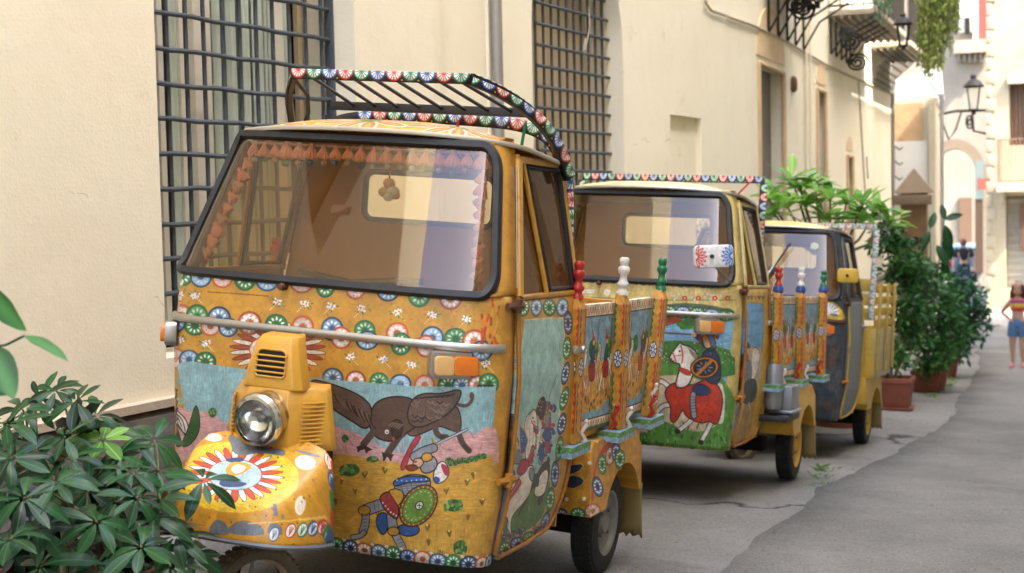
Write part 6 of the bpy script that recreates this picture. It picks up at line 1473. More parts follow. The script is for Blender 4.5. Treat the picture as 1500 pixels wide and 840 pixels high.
T3 = dict(pose=(1.746, 10.28, -1.8606, .40743, -.039, -.05919), label='farthest truck, dark navy cab with yellow mirror and slatted wooden bed',
          paint=dict(front=paint_front3, trim=NAVY3, roof=mat('yellow_cream_roof', '#d0b45c', .5, var=.1, vscale=4, dirt='#e0d8c4', dirt_amt=.8, dscale=4), door=mat('grey_door', '#6f777a', .55, var=.2, vscale=8, dirt='#8a6f48', dirt_amt=.6, dscale=8), mudguard=NAVY3, nose=NAVY3, rear_mudguard=YEL3, edge=YEL3, strip=M_RUST),
          bed=crate_bed, rack=lambda T, e: square_rack(T, e, None, .69, 1.705, .71), rackc=['#8aa0a8', '#b48a8a', '#7a9a8a'], rackbg='#8f8a7c', legz=1.0, seed=31, rim=YEL3, bright=False,
          posts=[(.80, .78), (1.20, 1.18), (1.60, 1.60)], fc=(1200, 560), rc=(1160, 330), dc=(1240, 520), mc=(1180, 600), rm=(1260, 600))
for T in (T1, T2, T3): make_truck(T)
# ================================================================== the rest of the street
M_STONE = plaster('sunny_stone', '#a0967f', '#aca28b', '#81765f', .5)
M_PALE = plaster('pale_grey_render', '#9c9284', '#a89e90', '#7d7264', .4)
M_TAN = plaster('tan_render', '#b3a88f', '#bfb49c', '#8f846c', .4)
M_WHITEW = plaster('whitewash', '#c4c0b8', '#ccc8c0', '#a39a8a', .3)
M_SLAB = mat('balcony_stone', '#b0a491', .85, var=.15, vscale=4, dirt='#6d6355', dirt_amt=.5, dscale=3)
M_BROWNW = mat('brown_wood', '#5c4534', .7, var=.2, vscale=4, stretch=(4, 4, .6))
M_REDW = mat('dull_red_wood', '#8c4a40', .7, var=.15, vscale=4)

# ---- houses across the street: outside the picture, they keep the near street in shade and show in the glass
def house(name, s0, s1, t0, t1, h, m, label, facing=-1):
    o = empty(name); tag(o, label, 'building')
    def PFh(a, z, off=0.): q = ORG+ES*a+ET*(t0-off if facing < 0 else t0+off); return np.array([q[0], q[1], z])
    hs = []; n = max(1, int((s1-s0)/2.6))
    zb = -2.6
    for k in range(n):
        a = mix(s0, s1, (k+.5)/n)
        for f in range(int((h-1)/3.3)):
            z = 1.2+3.3*f; hs.append([(a-.5, z), (a+.5, z), (a+.5, z+1.9), (a-.5, z+1.9)])
    wall_slab('wall', PFh, s0, s1, zb, h, hs, m, o, depth=.25)
    for hh in hs:
        q = MB(); q.prism(hh, lambda u, v: PFh(u, v, -.26), lambda u, v: PFh(u, v, -.2)); q.build('shutter', M_BROWNW, o, recalc=True)
    c = [ORG+ES*a+ET*b for a, b in ((s0, t0), (s1, t0), (s1, t1), (s0, t1))]
    q = MB(); q.add([(p[0], p[1], zb) for p in c]+[(p[0], p[1], h) for p in c], [(1, 2, 6, 5), (2, 3, 7, 6), (3, 0, 4, 7), (4, 5, 6, 7)]); q.build('roof', m, o, recalc=True)
    return o
house('town_house', -22, 13.5, 5.4, 13, 15.0, M_TAN, 'tall tan town house across the street, opposite the trucks')
house('town_house', 13.7, 27, 5.8, 13, 11.5, M_STONE, 'lower stone town house across the street, beyond the tall tan one')

# ---- balconies on the far face of the long building
def balcony(pa, py_slab, prot, far, bars_px, label, drop=.8, rail=True, ring=None):
    """pa, py_slab: photo point of the slab's near end at the wall; far: photo point of its far outer corner."""
    w0 = fw(pa, py_slab); z = fz(pa, py_slab); w1 = fw(*far, prot)
    o = empty('balcony'); tag(o, label, 'balcony', 'iron balconies on the cream building')
    sl = MB(); sl.prism([(w0, 0), (w1, 0), (w1, prot), (w0, prot)], lambda a, b: FP(a, z-.03, b-.02), lambda a, b: FP(a, z+.05, b-.02)); sl.build('slab', M_SLAB, o, recalc=True, bevel=.02)
    n = 6
    for k in range(n):                          # ribs under the slab
        b_ = mix(.06, prot-.08, k/(n-1)); q = MB(); q.prism([(w0+.05, 0), (w1-.05, 0), (w1-.05, .035), (w0+.05, .035)], lambda a, c: FP(a, z-.03-c, b_-.02), lambda a, c: FP(a, z-.03-c, b_+.02)); q.build('rib', M_SLAB, o, recalc=True)
    for px_ in bars_px:
        w = fw(px_, 50)
        t = MB(); t.tube([FP(w, z-.05, .03), FP(w, z-drop, .03)], .014, 6); t.tube([FP(w, z-drop, .03), FP(w, z-drop*.45, prot*.35), FP(w, z-.05, prot*.9)], .012, 6); t.build('iron_bracket', M_DARKIRON, o)
    if ring:
        for (px_, py_, r_) in ring:
            w = fw(px_, py_, prot*.4); zz_ = fz(px_, py_, prot*.4); t = MB(); t.tube([FP(w, zz_+r_*(1-i/46)*math.sin(i*.42), prot*.4+r_*1.2*(1-i/46)*math.cos(i*.42)) for i in range(40)], .016, 6); t.build('iron_scroll', M_DARKIRON, o)
    if rail:
        zz = z+.05
        corners = [(w0+.03, 0), (w0+.03, prot-.06), (w1-.03, prot-.06), (w1-.03, 0)]
        for h_ in (.05, 1.0): MB().tube([FP(a, zz+h_, b) for a, b in corners], .014, 6).build('rail', M_DARKIRON, o)
        pts = []
        for (a0, b0), (a1, b1) in zip(corners[:-1], corners[1:]):
            L_ = math.hypot(a1-a0, b1-b0); m_ = int(L_/.13)
            pts += [(mix(a0, a1, k/m_), mix(b0, b1, k/m_)) for k in range(m_)]
        for a, b in pts: MB().tube([FP(a, zz, b), FP(a, zz+1.0, b)], .008, 5).build('baluster', M_DARKIRON, o)
    return o
balcony(1117, -36, .60, (1238, -12), (1122, 1136, 1149, 1161, 1173), 'balcony nearest the bend in the facade, only its iron brackets in view', .55, ring=((1178, 14, .13), (1168, 8, .10), (1190, 4, .09)))
balcony(1213, 21, .64, (1331, 44), (1213.5, 1221, 1229, 1236, 1242), 'stone balcony slab with iron brackets, middle of the three', .50, ring=((1247, 62, .12), (1256, 92, .12), (1240, 50, .09)))
balcony(1275, 68, .62, (1360, 80), (), 'stone balcony farthest along the facade with plants hanging over it', .5)
o = MB(); a, b = fw(1276, 115), fw(1303, 115); z0_, z1_ = fz(1290, 131), fz(1290, 84)
for k in range(9): w_ = mix(a, b, k/8); o.tube([FP(w_, z0_, .04), FP(w_, mix(z0_, z1_, .5), .10), FP(w_, z1_, .40)], .012, 5)
for k in range(7): f = k/6; o.tube([FP(a, mix(z0_, z1_, f), .04+.36*f*f), FP(b, mix(z0_, z1_, f), .04+.36*f*f)], .012, 5)
tag(o.build('iron_lattice', M_DARKIRON), 'curved iron lattice under the farthest balcony', 'grille')

# ---- facades that close the view
VY = R(18.5); VR = np.array([math.cos(VY), -math.sin(VY), 0]); VF = np.array([math.sin(VY), math.cos(VY), 0])
class Face:
    """An upright plane facing the camera, `depth` away at photo column px0; coordinates (a right, z up, off towards the viewer)."""
    def __init__(s, px0, depth, yaw=0.):
        s.o = at(px0, 300, depth); y = VY+yaw; s.r = np.array([math.cos(y), -math.sin(y), 0]); s.n = -np.array([math.sin(y), math.cos(y), 0])
    def __call__(s, a, z, off=0.): q = s.o+s.r*a+s.n*off; return np.array([q[0], q[1], z])
    def hit(s, px, py, off=0.):
        r_ = ray(px, py); P = s.o+s.n*off; t = ((P-CAMP)@s.n)/(r_@s.n); q = CAMP+r_*t; return float((q-s.o)@s.r), float(q[2])
    def block(s, pxa, pya, pxb, pyb, o0, o1, m, name, parent, **k):
        a0, z1 = s.hit(pxa, pya); a1, z0 = s.hit(pxb, pyb)
        q = MB(); q.prism([(a0, z0), (a1, z0), (a1, z1), (a0, z1)], lambda u, v: s(u, v, o0), lambda u, v: s(u, v, o1)); return q.build(name, m, parent, recalc=True, **k)

# archway house
A = Face(1400, 48); arch = empty('archway_house'); tag(arch, 'pale grey house with a wide arched passage at the end of the street', 'building')
al, _ = A.hit(1366, 300); ar_, _ = A.hit(1431, 300); _, zs_ = A.hit(1400, 262); _, zc_ = A.hit(1400, 218); zg = -2.6
c_ = (al+ar_)/2; hw = (ar_-al)/2
hole = [(al, zg+.02), (ar_, zg+.02)]+[(c_+hw*math.cos(R(x)), zs_+(zc_-zs_)*math.sin(R(x))) for x in range(0, 181, 12)]
a0, zt = A.hit(1285, -80); a1, _ = A.hit(1462, 0)
wall_slab('wall', A, a0, a1, zg, zt, [hole], M_PALE, arch, depth=1.2)
ring = [(c_+(hw+.32)*math.cos(R(x)), zs_+(zc_-zs_+.32)*math.sin(R(x))) for x in range(0, 181, 9)]+[(c_+(hw+.0)*math.cos(R(x)), zs_+(zc_-zs_)*math.sin(R(x))) for x in range(180, -1, -9)]
q = MB(); n = len(ring); h = n//2
vs = [A(a, z, .03) for a, z in ring]; q.add(vs, [(i, i+1, n-2-i, n-1-i) for i in range(h-1)]); q.build('arch_ring', mat('arch_stone', '#8c7a66', .9, var=.25, vscale=3), arch)
A.block(1398, 62, 1447, 78, 0, .5, M_SLAB, 'cornice', arch)
for k in range(6): A.block(1402+8*k, 66, 1407+8*k, 92, .05, .30, mat('cornice_bracket', '#8f8576', .9, var=.2), 'cornice_bracket', arch)
A.block(1404, 4, 1432, 48, .2, .26, M_WHITE, 'hanging_sheet', arch, bevel=.02)
A.block(1413, 28, 1421, 52, .27, .32, M_DARK, 'dark_window', arch)
A.block(1425, -20, 1433, 66, .1, .25, M_WHITEW, 'pilaster', arch); A.block(1433, -20, 1447, 64, .1, .2, M_REDW, 'red_shutter', arch)
A.block(1428, 236, 1441, 292, .02, .12, mat('grey_blue_door', '#7d8c88', .7), 'side_panel', arch)
A.block(1431, 262, 1449, 278, .3, .6, mat('faded_red_sign', '#9c5a4c', .7), 'shop_sign', arch)
A.block(1428, 290, 1440, 400, .02, .10, M_BROWNW, 'door_leaf', arch)
# beyond the arch: a sunlit house
Bf = Face(1400, 72); fb_ = empty('sunlit_house'); tag(fb_, 'bright sunlit house seen through the archway', 'building')
Bf.block(1340, 120, 1470, 430, -4, 0, plaster('far_stone', '#7d776a', '#8a8477', '#666054', .4), 'wall', fb_); Bf.block(1372, 300, 1384, 345, 0, .1, mat('blue_shop_front', '#8fa7b5', .6), 'shop_window', fb_); Bf.block(1405, 290, 1424, 400, 0, .15, M_BROWNW, 'doorway', fb_)
Bf.block(1371, 235, 1378, 260, 0, .3, M_SLAB, 'wall_box', fb_)
# right-hand stone house with balcony
Cf = Face(1470, 36, R(4)); rh = empty('stone_house'); tag(rh, 'sunlit stone house with brown shutters and an iron balcony', 'building')
def rect_hole(F_, pa, ya, pb, yb): a0, z1 = F_.hit(pa, ya); a1, z0 = F_.hit(pb, yb); return [(a0, z0), (a1, z0), (a1, z1), (a0, z1)]
hA = rect_hole(Cf, 1478, 122, 1520, 212); hB = rect_hole(Cf, 1473, 288, 1530, 424)
a0, zt = Cf.hit(1444, -90); a1, _ = Cf.hit(1600, 0); wall_slab('wall', Cf, a0, a1, -2.6, zt, [hA, hB], M_STONE, rh, depth=.4)
for k in range(26):                            # rough blocks at the corner
    zz0 = 424-20*k-18; Cf.block(1444.5, zz0, 1452+6*(k % 2)+RND.random()*2, zz0+17, .0, .03+.02*RND.random(), M_STONE, 'stone', rh, bevel=.02)
for k in range(4): Cf.block(1479+6*k, 123, 1484+6*k, 212, -.25, -.2, M_BROWNW, 'shutter_slat', rh)
Cf.block(1476, 113, 1530, 121, -.02, .12, M_SLAB, 'lintel', rh)
Cf.block(1474, 290, 1530, 424, -.38, -.3, mat('grey_roller_shutter', '#9d9a92', .7, var=.1), 'roller_shutter', rh)
for k in range(12): Cf.block(1474, 292+11*k, 1530, 296+11*k, -.3, -.27, mat('grey_roller_shutter', '#9d9a92'), 'roller_slat', rh)
Cf.block(1493, 300, 1504, 365, -.27, -.1, M_BROWNW, 'notice_board', rh)
Cf.block(1463, 268, 1540, 280, 0, 1.0, M_SLAB, 'balcony_slab', rh)
Cf.block(1466, 280, 1472, 296, 0, .6, M_SLAB, 'corbel', rh)
M_RUSTRAIL = mat('rusty_railing', '#7a5a48', .7, .2, var=.2)
a0, zr0 = Cf.hit(1465, 207); a1, zr1 = Cf.hit(1535, 268)
for z in (zr0, zr1+.06): MB().tube([Cf(a0, z, .0), Cf(a0, z, .95), Cf(a1, z, .95)], .018, 6).build('railing', M_RUSTRAIL, rh)
for k in range(14):
    a = mix(a0, a1, k/13); MB().tube([Cf(a, zr1, .95), Cf(a+.03*math.sin(k), (zr0+zr1)/2, .98), Cf(a, zr0, .95)], .012, 5).build('baluster', M_RUSTRAIL, rh)
for k in range(5): MB().tube([Cf(a0, zr1, .2*k), Cf(a0, zr0, .2*k)], .012, 5).build('baluster', M_RUSTRAIL, rh)
q = MB(); pr = [Cf(*Cf.hit(1446, 300), -.45), Cf(14, 0, -.45), Cf(14, 0, -9), Cf(.6, 0, -9)]; q.add([(p_[0], p_[1], -2.6) for p_ in pr]+[(p_[0], p_[1], 13.) for p_ in pr], [(0, 1, 5, 4), (1, 2, 6, 5), (2, 3, 7, 6), (3, 0, 4, 7), (4, 5, 6, 7)]); q.build('shade_block', M_STONE, rh, recalc=True)  # unseen mass added behind the house to cast shade on the archway house
# narrow house behind the pole, with awning and a whitewashed panel
Df = Face(1340, 27); nh = empty('narrow_house'); tag(nh, 'narrow tan house front with whitewashed panel beside the plaster building', 'building')
Df.block(1296, 150, 1371, 440, -3, 0, M_TAN, 'wall', nh); Df.block(1296, -60, 1371, 150, -3, -.3, M_PALE, 'upper_wall', nh)
Df.block(1308, 208, 1359, 300, 0, .03, M_WHITEW, 'whitewashed_panel', nh)
Df.block(1310, 152, 1352, 208, 0, .02, mat('old_rubble', '#a88a66', .95, var=.35, vscale=5, bump=.8, bscale=14), 'rubble_patch', nh)
Df.block(1360, 148, 1371, 440, 0, .16, M_STONE, 'pilaster', nh)
for k in range(4): MB().tube([Df(*Df.hit(1310, 214+22*k, .1), .1), Df(*Df.hit(1318, 220+22*k, .1), .12), Df(*Df.hit(1322, 216+22*k, .1), .1)], .015, 5).build('wall_hook', M_DARKIRON, nh)
aw = MB(); p0 = at(1312, 152, 25.5); p1 = at(1384, 148, 23.5); p2 = at(1378, 96, 24.5); p3 = at(1310, 118, 26.5)
aw.grid(lambda u, v: Vector(mix(mix(p0, p1, u), mix(p3, p2, u), v))+Vector((0, 0, .12*math.sin(math.pi*u)*(1-v)-.1*math.sin(math.pi*v))), 12, 8)
tag(aw.build('awning', mat('cream_canvas', '#d6cfc0', .85, var=.1), smooth=60, solid=.01), 'cream canvas awning stretched from the pole to the tan house', 'awning')
po = MB(); pt, pb_ = at(1379, 138, 23.4), None; gx, gy = pt[0], pt[1]; po.tube([(gx, gy, ground(gx, gy)), (gx, gy, pt[2])], .035, 8); po.tube([at(1348, 100, 24.6), at(1381, 147, 23.4)], .03, 8)
tag(po.build('awning_pole', mat('galvanised_pole', '#a3a29c', .5, .4)), 'slim grey metal pole with a slanting strut holding the awning', 'pole')
# wooden pyramid-roofed kiosk
K = at(1339, 300, 22.5); gz = ground(K[0], K[1]); kk = empty('wooden_kiosk', (K[0], K[1], gz), -VY); tag(kk, 'brown wooden kiosk with pyramid roof in front of the whitewashed panel', 'kiosk')
zt = at(1340, 246, 22.5)[2]-gz; zb_ = at(1340, 283, 22.5)[2]-gz; zs2 = at(1340, 300, 22.5)[2]-gz
q = MB(); q.add([(-.30, -.30, zb_), (.30, -.30, zb_), (.30, .30, zb_), (-.30, .30, zb_), (0, 0, zt)], [(0, 1, 4), (1, 2, 4), (2, 3, 4), (3, 0, 4), (3, 2, 1, 0)]); q.build('pyramid_roof', mat('weathered_brown', '#6d5e4c', .85, var=.25, vscale=6), kk)
q = MB(); q.span((-.32, -.34, zs2), (.28, -.30, zb_-.03)); q.build('sign_board', mat('weathered_brown', '#6d5e4c'), kk, bevel=.01)
q = MB(); q.span((-.2, -.2, 0), (.2, .2, zb_-.001)); q.build('body', mat('kiosk_brown', '#6b5436', .85, var=.3, vscale=7, dirt='#3c2c18', dirt_amt=.6), kk, bevel=.01)

# ---- wall lantern on a scrolled bracket
def lantern(px, py0, py1, depth, label):
    top, bot = at(px, py0, depth), at(px, py1, depth); h = top[2]-bot[2]; o = empty('wall_lantern', (bot[0], bot[1], bot[2]), -VY); tag(o, label, 'lamp', 'street lanterns')
    r0, r1 = h*.12, h*.21
    for k in range(4):
        a = R(45+90*k); MB().tube([(r0*math.cos(a), r0*math.sin(a), h*.12), (r1*math.cos(a), r1*math.sin(a), h*.66)], .014, 5).build('frame_bar', M_DARKIRON, o)
        a2 = R(135+90*k); g_ = MB(); g_.add([(r0*.96*math.cos(a), r0*.96*math.sin(a), h*.12), (r0*.96*math.cos(a2), r0*.96*math.sin(a2), h*.12), (r1*.96*math.cos(a2), r1*.96*math.sin(a2), h*.66), (r1*.96*math.cos(a), r1*.96*math.sin(a), h*.66)], [(0, 1, 2, 3)]); g_.build('pane', M_LENS, o, smooth=0)
    MB().lathe([(r1*1.15, h*.66), (r1*1.2, h*.69), (r1*.8, h*.80), (r1*.35, h*.86), (r1*.3, h*.90), (r1*.4, h*.92), (r1*.25, h*.97), (0, h)], n=12).build('cap', M_DARKIRON, o)
    MB().lathe([(0, 0), (r0*.5, 0), (r0*.4, h*.06), (r0*1.1, h*.10), (r0*1.1, h*.13), (0, h*.13)], n=10).build('base', M_DARKIRON, o)
    return o
lo_ = lantern(1426, 108, 168, 27, 'iron street lantern with clear panes on a scrolled wall bracket')
br = MB(); dB = 27
br.tube([at(1444, 196, dB), at(1426, 192, dB), at(1424, 170, dB), at(1426, 166, dB)], .025, 6); br.tube([at(1444, 162, dB), at(1400, 163, dB), at(1376, 168, dB)], .03, 6)
br.tube([at(1440+6*math.cos(i*.5)*(1-i/30)-20, 178+12*math.sin(i*.5)*(1-i/30), dB) for i in range(26)], .018, 5); br.tube([at(1376, 168, dB), at(1390, 205, dB), at(1400, 190, dB), at(1408, 165, dB)], .018, 5)
br.build('bracket', M_DARKIRON, None); br_o = bpy.data.objects['bracket']; bpy.context.view_layer.update(); br_o.parent = lo_; br_o.matrix_parent_inverse = lo_.matrix_world.inverted()
lantern(1323, 18, 74, 17.5, 'dark street lantern hanging between the two far balconies')
# ================================================================== plants
def leafmat(name, c0, c1, rough=.38, trans=.22, vscale=3.):
    m = bpy.data.materials.new(name); m.use_nodes = True; n = m.node_tree.nodes; l = m.node_tree.links; b = n['Principled BSDF']; out = n['Material Output']
    oi = n.new('ShaderNodeObjectInfo'); tc = n.new('ShaderNodeTexCoord'); ge = n.new('ShaderNodeNewGeometry')
    t = n.new('ShaderNodeTexNoise'); t.inputs['Scale'].default_value = vscale; t.inputs['Detail'].default_value = 3; l.new(ge.outputs['Position'], t.inputs['Vector'])
    a = n.new('ShaderNodeMath'); a.operation = 'ADD'; l.new(t.outputs['Fac'], a.inputs[0])
    s_ = n.new('ShaderNodeMath'); s_.operation = 'MULTIPLY_ADD'; s_.inputs[1].default_value = .9; s_.inputs[2].default_value = -.45; l.new(ge.outputs['Random Per Island'], s_.inputs[0]); l.new(s_.outputs[0], a.inputs[1])
    a2 = n.new('ShaderNodeMath'); a2.operation = 'ADD'; a2.use_clamp = True; s2 = n.new('ShaderNodeMath'); s2.operation = 'MULTIPLY_ADD'; s2.inputs[1].default_value = 1.1; s2.inputs[2].default_value = -.55
    l.new(oi.outputs['Random'], s2.inputs[0]); l.new(a.outputs[0], a2.inputs[0]); l.new(s2.outputs[0], a2.inputs[1])
    mx = n.new('ShaderNodeMix'); mx.data_type = 'RGBA'; l.new(a2.outputs[0], mx.inputs[0]); mx.inputs[6].default_value = (*srgb(c0), 1); mx.inputs[7].default_value = (*srgb(c1), 1)
    sp = n.new('ShaderNodeSeparateXYZ'); l.new(tc.outputs['Object'], sp.inputs[0]); ab = n.new('ShaderNodeMath'); ab.operation = 'ABSOLUTE'; l.new(sp.outputs['Y'], ab.inputs[0])
    vr = n.new('ShaderNodeMapRange'); vr.inputs[1].default_value = .004; vr.inputs[2].default_value = .022; vr.inputs[3].default_value = .45; vr.inputs[4].default_value = 0.; l.new(ab.outputs[0], vr.inputs[0])
    mv = n.new('ShaderNodeMix'); mv.data_type = 'RGBA'; l.new(vr.outputs[0], mv.inputs[0]); l.new(mx.outputs[2], mv.inputs[6]); mv.inputs[7].default_value = (*[min(1, q_*2.6+.03) for q_ in srgb(c1)], 1); mx = mv
    l.new(mx.outputs[2], b.inputs['Base Color']); b.inputs['Roughness'].default_value = rough; b.inputs['Specular IOR Level'].default_value = .28
    tr = n.new('ShaderNodeBsdfTranslucent'); l.new(mx.outputs[2], tr.inputs[0]); ms = n.new('ShaderNodeMixShader'); ms.inputs[0].default_value = trans
    l.new(b.outputs[0], ms.inputs[1]); l.new(tr.outputs[0], ms.inputs[2]); l.new(ms.outputs[0], out.inputs[0]); return m
L_SCH = leafmat('umbrella_leaf', '#071b0d', '#244e28', .30, .10)
L_YOUNG = leafmat('young_leaf', '#4a7a34', '#7fae4e', .35, .3)
L_BROAD = leafmat('broad_leaf', '#1d4520', '#34652e', .42, .25)
L_PLUM = leafmat('glossy_tree_leaf', '#4f8a36', '#92c258', .4, .4)
L_SHRUB = leafmat('shrub_leaf', '#244d26', '#4f8038', .42, .25, 1.5)
L_BLUE = leafmat('blue_green_leaf', '#2f5a40', '#5a8a5e', .45, .25, 1.5)
L_DARK = leafmat('dark_ficus_leaf', '#16301c', '#2a4f2a', .3, .12)
L_HANG = leafmat('hanging_leaf', '#7a9040', '#c4d070', .5, .4, 1.2)
M_STEM = mat('plant_stem', '#5d5a3a', .8, var=.3, vscale=15)
M_TERRA = mat('terracotta', '#8a4f3c', .85, var=.2, vscale=8, dirt='#4a3a30', dirt_amt=.6, dscale=6, bump=.3, bscale=60)
M_SOIL = mat('potting_soil', '#2c221a', .95, var=.3)

def leaf_vf(L_, W_, droop=.25, fold=.15, n=5, shape=1.0, wav=0., rg=None):
    """Leaf along +x, face up; returns verts, faces. Widest past the middle when shape > 1."""
    vs = []; fs = []
    for i in range(n+1):
        t = i/n; w_ = W_*.5*(math.sin(math.pi*min(1, t**shape*.97+.02))**.75)
        if i == n: w_ = W_*.01
        x = L_*t; z = -droop*L_*t*t; f = fold*w_; e = wav*W_*math.sin(t*14)
        vs += [(x, -w_, z+f+e), (x, 0, z), (x, w_, z+f-e)]
    for i in range(n):
        a = 3*i; fs += [(a, a+1, a+4, a+3), (a+1, a+2, a+5, a+4)]
    return vs, fs
def orient(d, roll=0., up=Vector((0, 0, 1))):
    d = Vector(d).normalized(); y = up.cross(d)
    if y.length < 1e-3: y = Vector((0, 1, 0))
    y.normalize(); z = d.cross(y); m = Matrix((d, y, z)).transposed(); return m @ Matrix.Rotation(roll, 3, 'X')
def leaf_mesh(name, m, **k):
    v, f = leaf_vf(**k); me = bpy.data.meshes.new(name); me.from_pydata(v, [], f); me.materials.append(m); me.shade_smooth(); me.update(); return me
def put(me, name, parent, loc, M3, s=1.):
    o = bpy.data.objects.new(name, me); COL.objects.link(o); mm = M3.to_4x4(); o.matrix_local = Matrix.Translation(Vector(loc)) @ mm @ Matrix.Scale(s, 4); o.parent = parent; return o

# ---- umbrella plant in front of the first truck
rg = random.Random(21)
base = at(110, 700, 4.05); base[2] = ground(base[0], base[1])
UP = empty('umbrella_plant'); tag(UP, 'dark green umbrella plant in front of the nearest truck nose', 'plant')
q = MB(); q.lathe([(0, 0), (.17, 0), (.23, .30), (.25, .31), (.25, .35), (.22, .35), (.20, .30), (0, .29)], base, 24); q.build('pot', M_TERRA, UP)
lm = [leaf_mesh('leaflet_mesh', L_SCH, L_=1., W_=.29+.04*k, droop=.15+.16*k, fold=.2, n=5, shape=1.35) for k in range(4)]
ly = leaf_mesh('leaflet_mesh', L_YOUNG, L_=1., W_=.42, droop=.1, fold=.3, n=5, shape=1.2)
spots = [(82, 572, 4.25), (112, 588, 4.2), (33, 600, 4.1), (60, 585, 4.25), (10, 622, 3.9), (140, 610, 4.3), (95, 640, 4.05), (150, 645, 4.15), (16, 672, 3.8), (50, 660, 4.0), (82, 708, 3.75), (104, 672, 4.0), (175, 668, 4.1), (195, 692, 4.0), (226, 645, 4.25), (232, 690, 4.05), (236, 735, 3.95), (298, 704, 4.0), (207, 802, 3.7), (142, 765, 3.75), (35, 730, 3.7), (257, 785, 3.9), (55, 775, 3.75), (100, 800, 3.8), (15, 790, 3.6), (170, 735, 3.95), (130, 720, 4.0), (180, 780, 3.9), (225, 760, 3.9), (60, 830, 3.7), (140, 830, 3.75), (250, 830, 3.85), (10, 705, 3.9), (200, 730, 3.9), (275, 812, 4.0)]
stems = []
for k in range(7):
    a = rg.uniform(0, 6.28); p0 = base+np.array([.08*math.cos(a), .08*math.sin(a), .28]); tgt = at(*[(60, 640, 4.2), (110, 640, 4.2), (160, 690, 4.1), (215, 690, 4.1), (20, 680, 3.95), (120, 740, 3.95), (250, 740, 4.0)][k])
    pts = [p0+(tgt-p0)*t+np.array([.03*math.sin(5*t+k), .03*math.cos(4*t+k), .05*math.sin(math.pi*t)]) for t in np.linspace(0, 1, 9)]
    MB().tube(pts, [.012*(1-.5*t) for t in np.linspace(0, 1, 9)], 7).build('stem', M_STEM, UP, smooth=60); stems += pts[3:]
def whorl(c, ax, n, L_, parent, meshes, young=False):
    p = min(stems, key=lambda s: (s[0]-c[0])**2+(s[1]-c[1])**2+(s[2]-c[2])**2+(.4 if s[2] > c[2] else 0))
    pt = MB(); c_ = Vector(c); p_ = Vector(p); mid = (c_+p_)/2+Vector((0, 0, .03)); pt.tube([p_, mid, c_], [.004, .003, .003], 5); e = pt.build('leaf', L_YOUNG if young else M_STEM, parent, smooth=60)
    X, Y = frame_of(ax)
    for k in range(n):
        a = 2*math.pi*k/n+rg.uniform(-.15, .15); el = rg.uniform(-.15, .45); d = (X*math.cos(a)+Y*math.sin(a))*math.cos(el)+ax*math.sin(el)*.7
        d = (d+Vector((0, 0, -.12))).normalized(); s = L_*rg.uniform(.75, 1.12)
        put(ly if young else rg.choice(meshes), 'leaflet', e, c_+d*.012, orient(d, rg.uniform(-.35, .35), ax), s)
for i, (px_, py_, d_) in enumerate(spots):
    c = at(px_, py_, d_); ax = Vector((rg.uniform(-.45, .5), rg.uniform(-.75, -.15), rg.uniform(.55, 1.))).normalized()
    whorl(c, ax, 8, rg.uniform(.082, .12), UP, lm, young=(i == 7))
mass = MB()
for k in range(85):                              # the darker leaves deep in the bush, too many to count
    px_, py_ = rg.uniform(-40, 300), rg.uniform(620, 900); 
    if py_ < 625+max(0, px_-110)*1.05 or px_ > 265: continue
    c = Vector(at(px_, py_, rg.uniform(4.1, 4.5))); ax = Vector((rg.uniform(-.6, .6), rg.uniform(-.6, .2), rg.uniform(.4, 1.))).normalized(); X, Y = frame_of(ax)
    for j in range(7):
        a = 2*math.pi*j/7+rg.random()*.3; d = (X*math.cos(a)+Y*math.sin(a)+ax*.2+Vector((0, 0, -.15))).normalized(); M3 = orient(d, 0, ax); s = rg.uniform(.08, .13)
        v, f = leaf_vf(1., .40, .25, .2, 4, 1.35); mass.add([c+M3 @ (Vector(q_)*s) for q_ in v], f)
mo = mass.build('foliage', L_SCH, UP, smooth=0); mo.data.shade_smooth(); tag(mo, kind='stuff')

# ---- broad-leaved plant at the left border
BP = empty('broad_leaved_plant'); tag(BP, 'broad light green leaves with serrated edges reaching in at the left border', 'plant')
st0 = at(-60, 760, 3.0); 
MB().tube([st0, at(-45, 600, 3.0), at(-30, 500, 3.0), at(-20, 420, 3.0)], [.01, .008, .006, .004], 7).build('stem', M_STEM, BP, smooth=60)
for (a, b, wd, roll, brown) in (((-24, 418, 3.0), (30, 484, 2.95), .36, .6, 0), ((-20, 505, 3.0), (20, 575, 2.9), .42, -.3, 0), ((36, 492, 3.0), (100, 520, 2.95), .28, -.6, 1), ((-50, 540, 3.0), (4, 575, 2.95), .5, .1, 0)):
    A_, B_ = Vector(at(*a)), Vector(at(*b)); d = B_-A_; L_ = d.length
    me = leaf_mesh('leaf_mesh', L_BROAD, L_=L_, W_=L_*wd, droop=.12, fold=.25, n=10, shape=.85, wav=.03)
    o = put(me, 'leaf', BP, A_, orient(d, roll, Vector((.1, -.8, .5))))
    if not brown: MB().tube([at(-30, 500, 3.0), A_], .003, 5).build('petiole', M_STEM, BP)
MB().tube([at(-25, 510, 3.0), at(8, 506, 3.0), at(36, 492, 3.0)], .0028, 5).build('petiole', L_BROAD, BP)

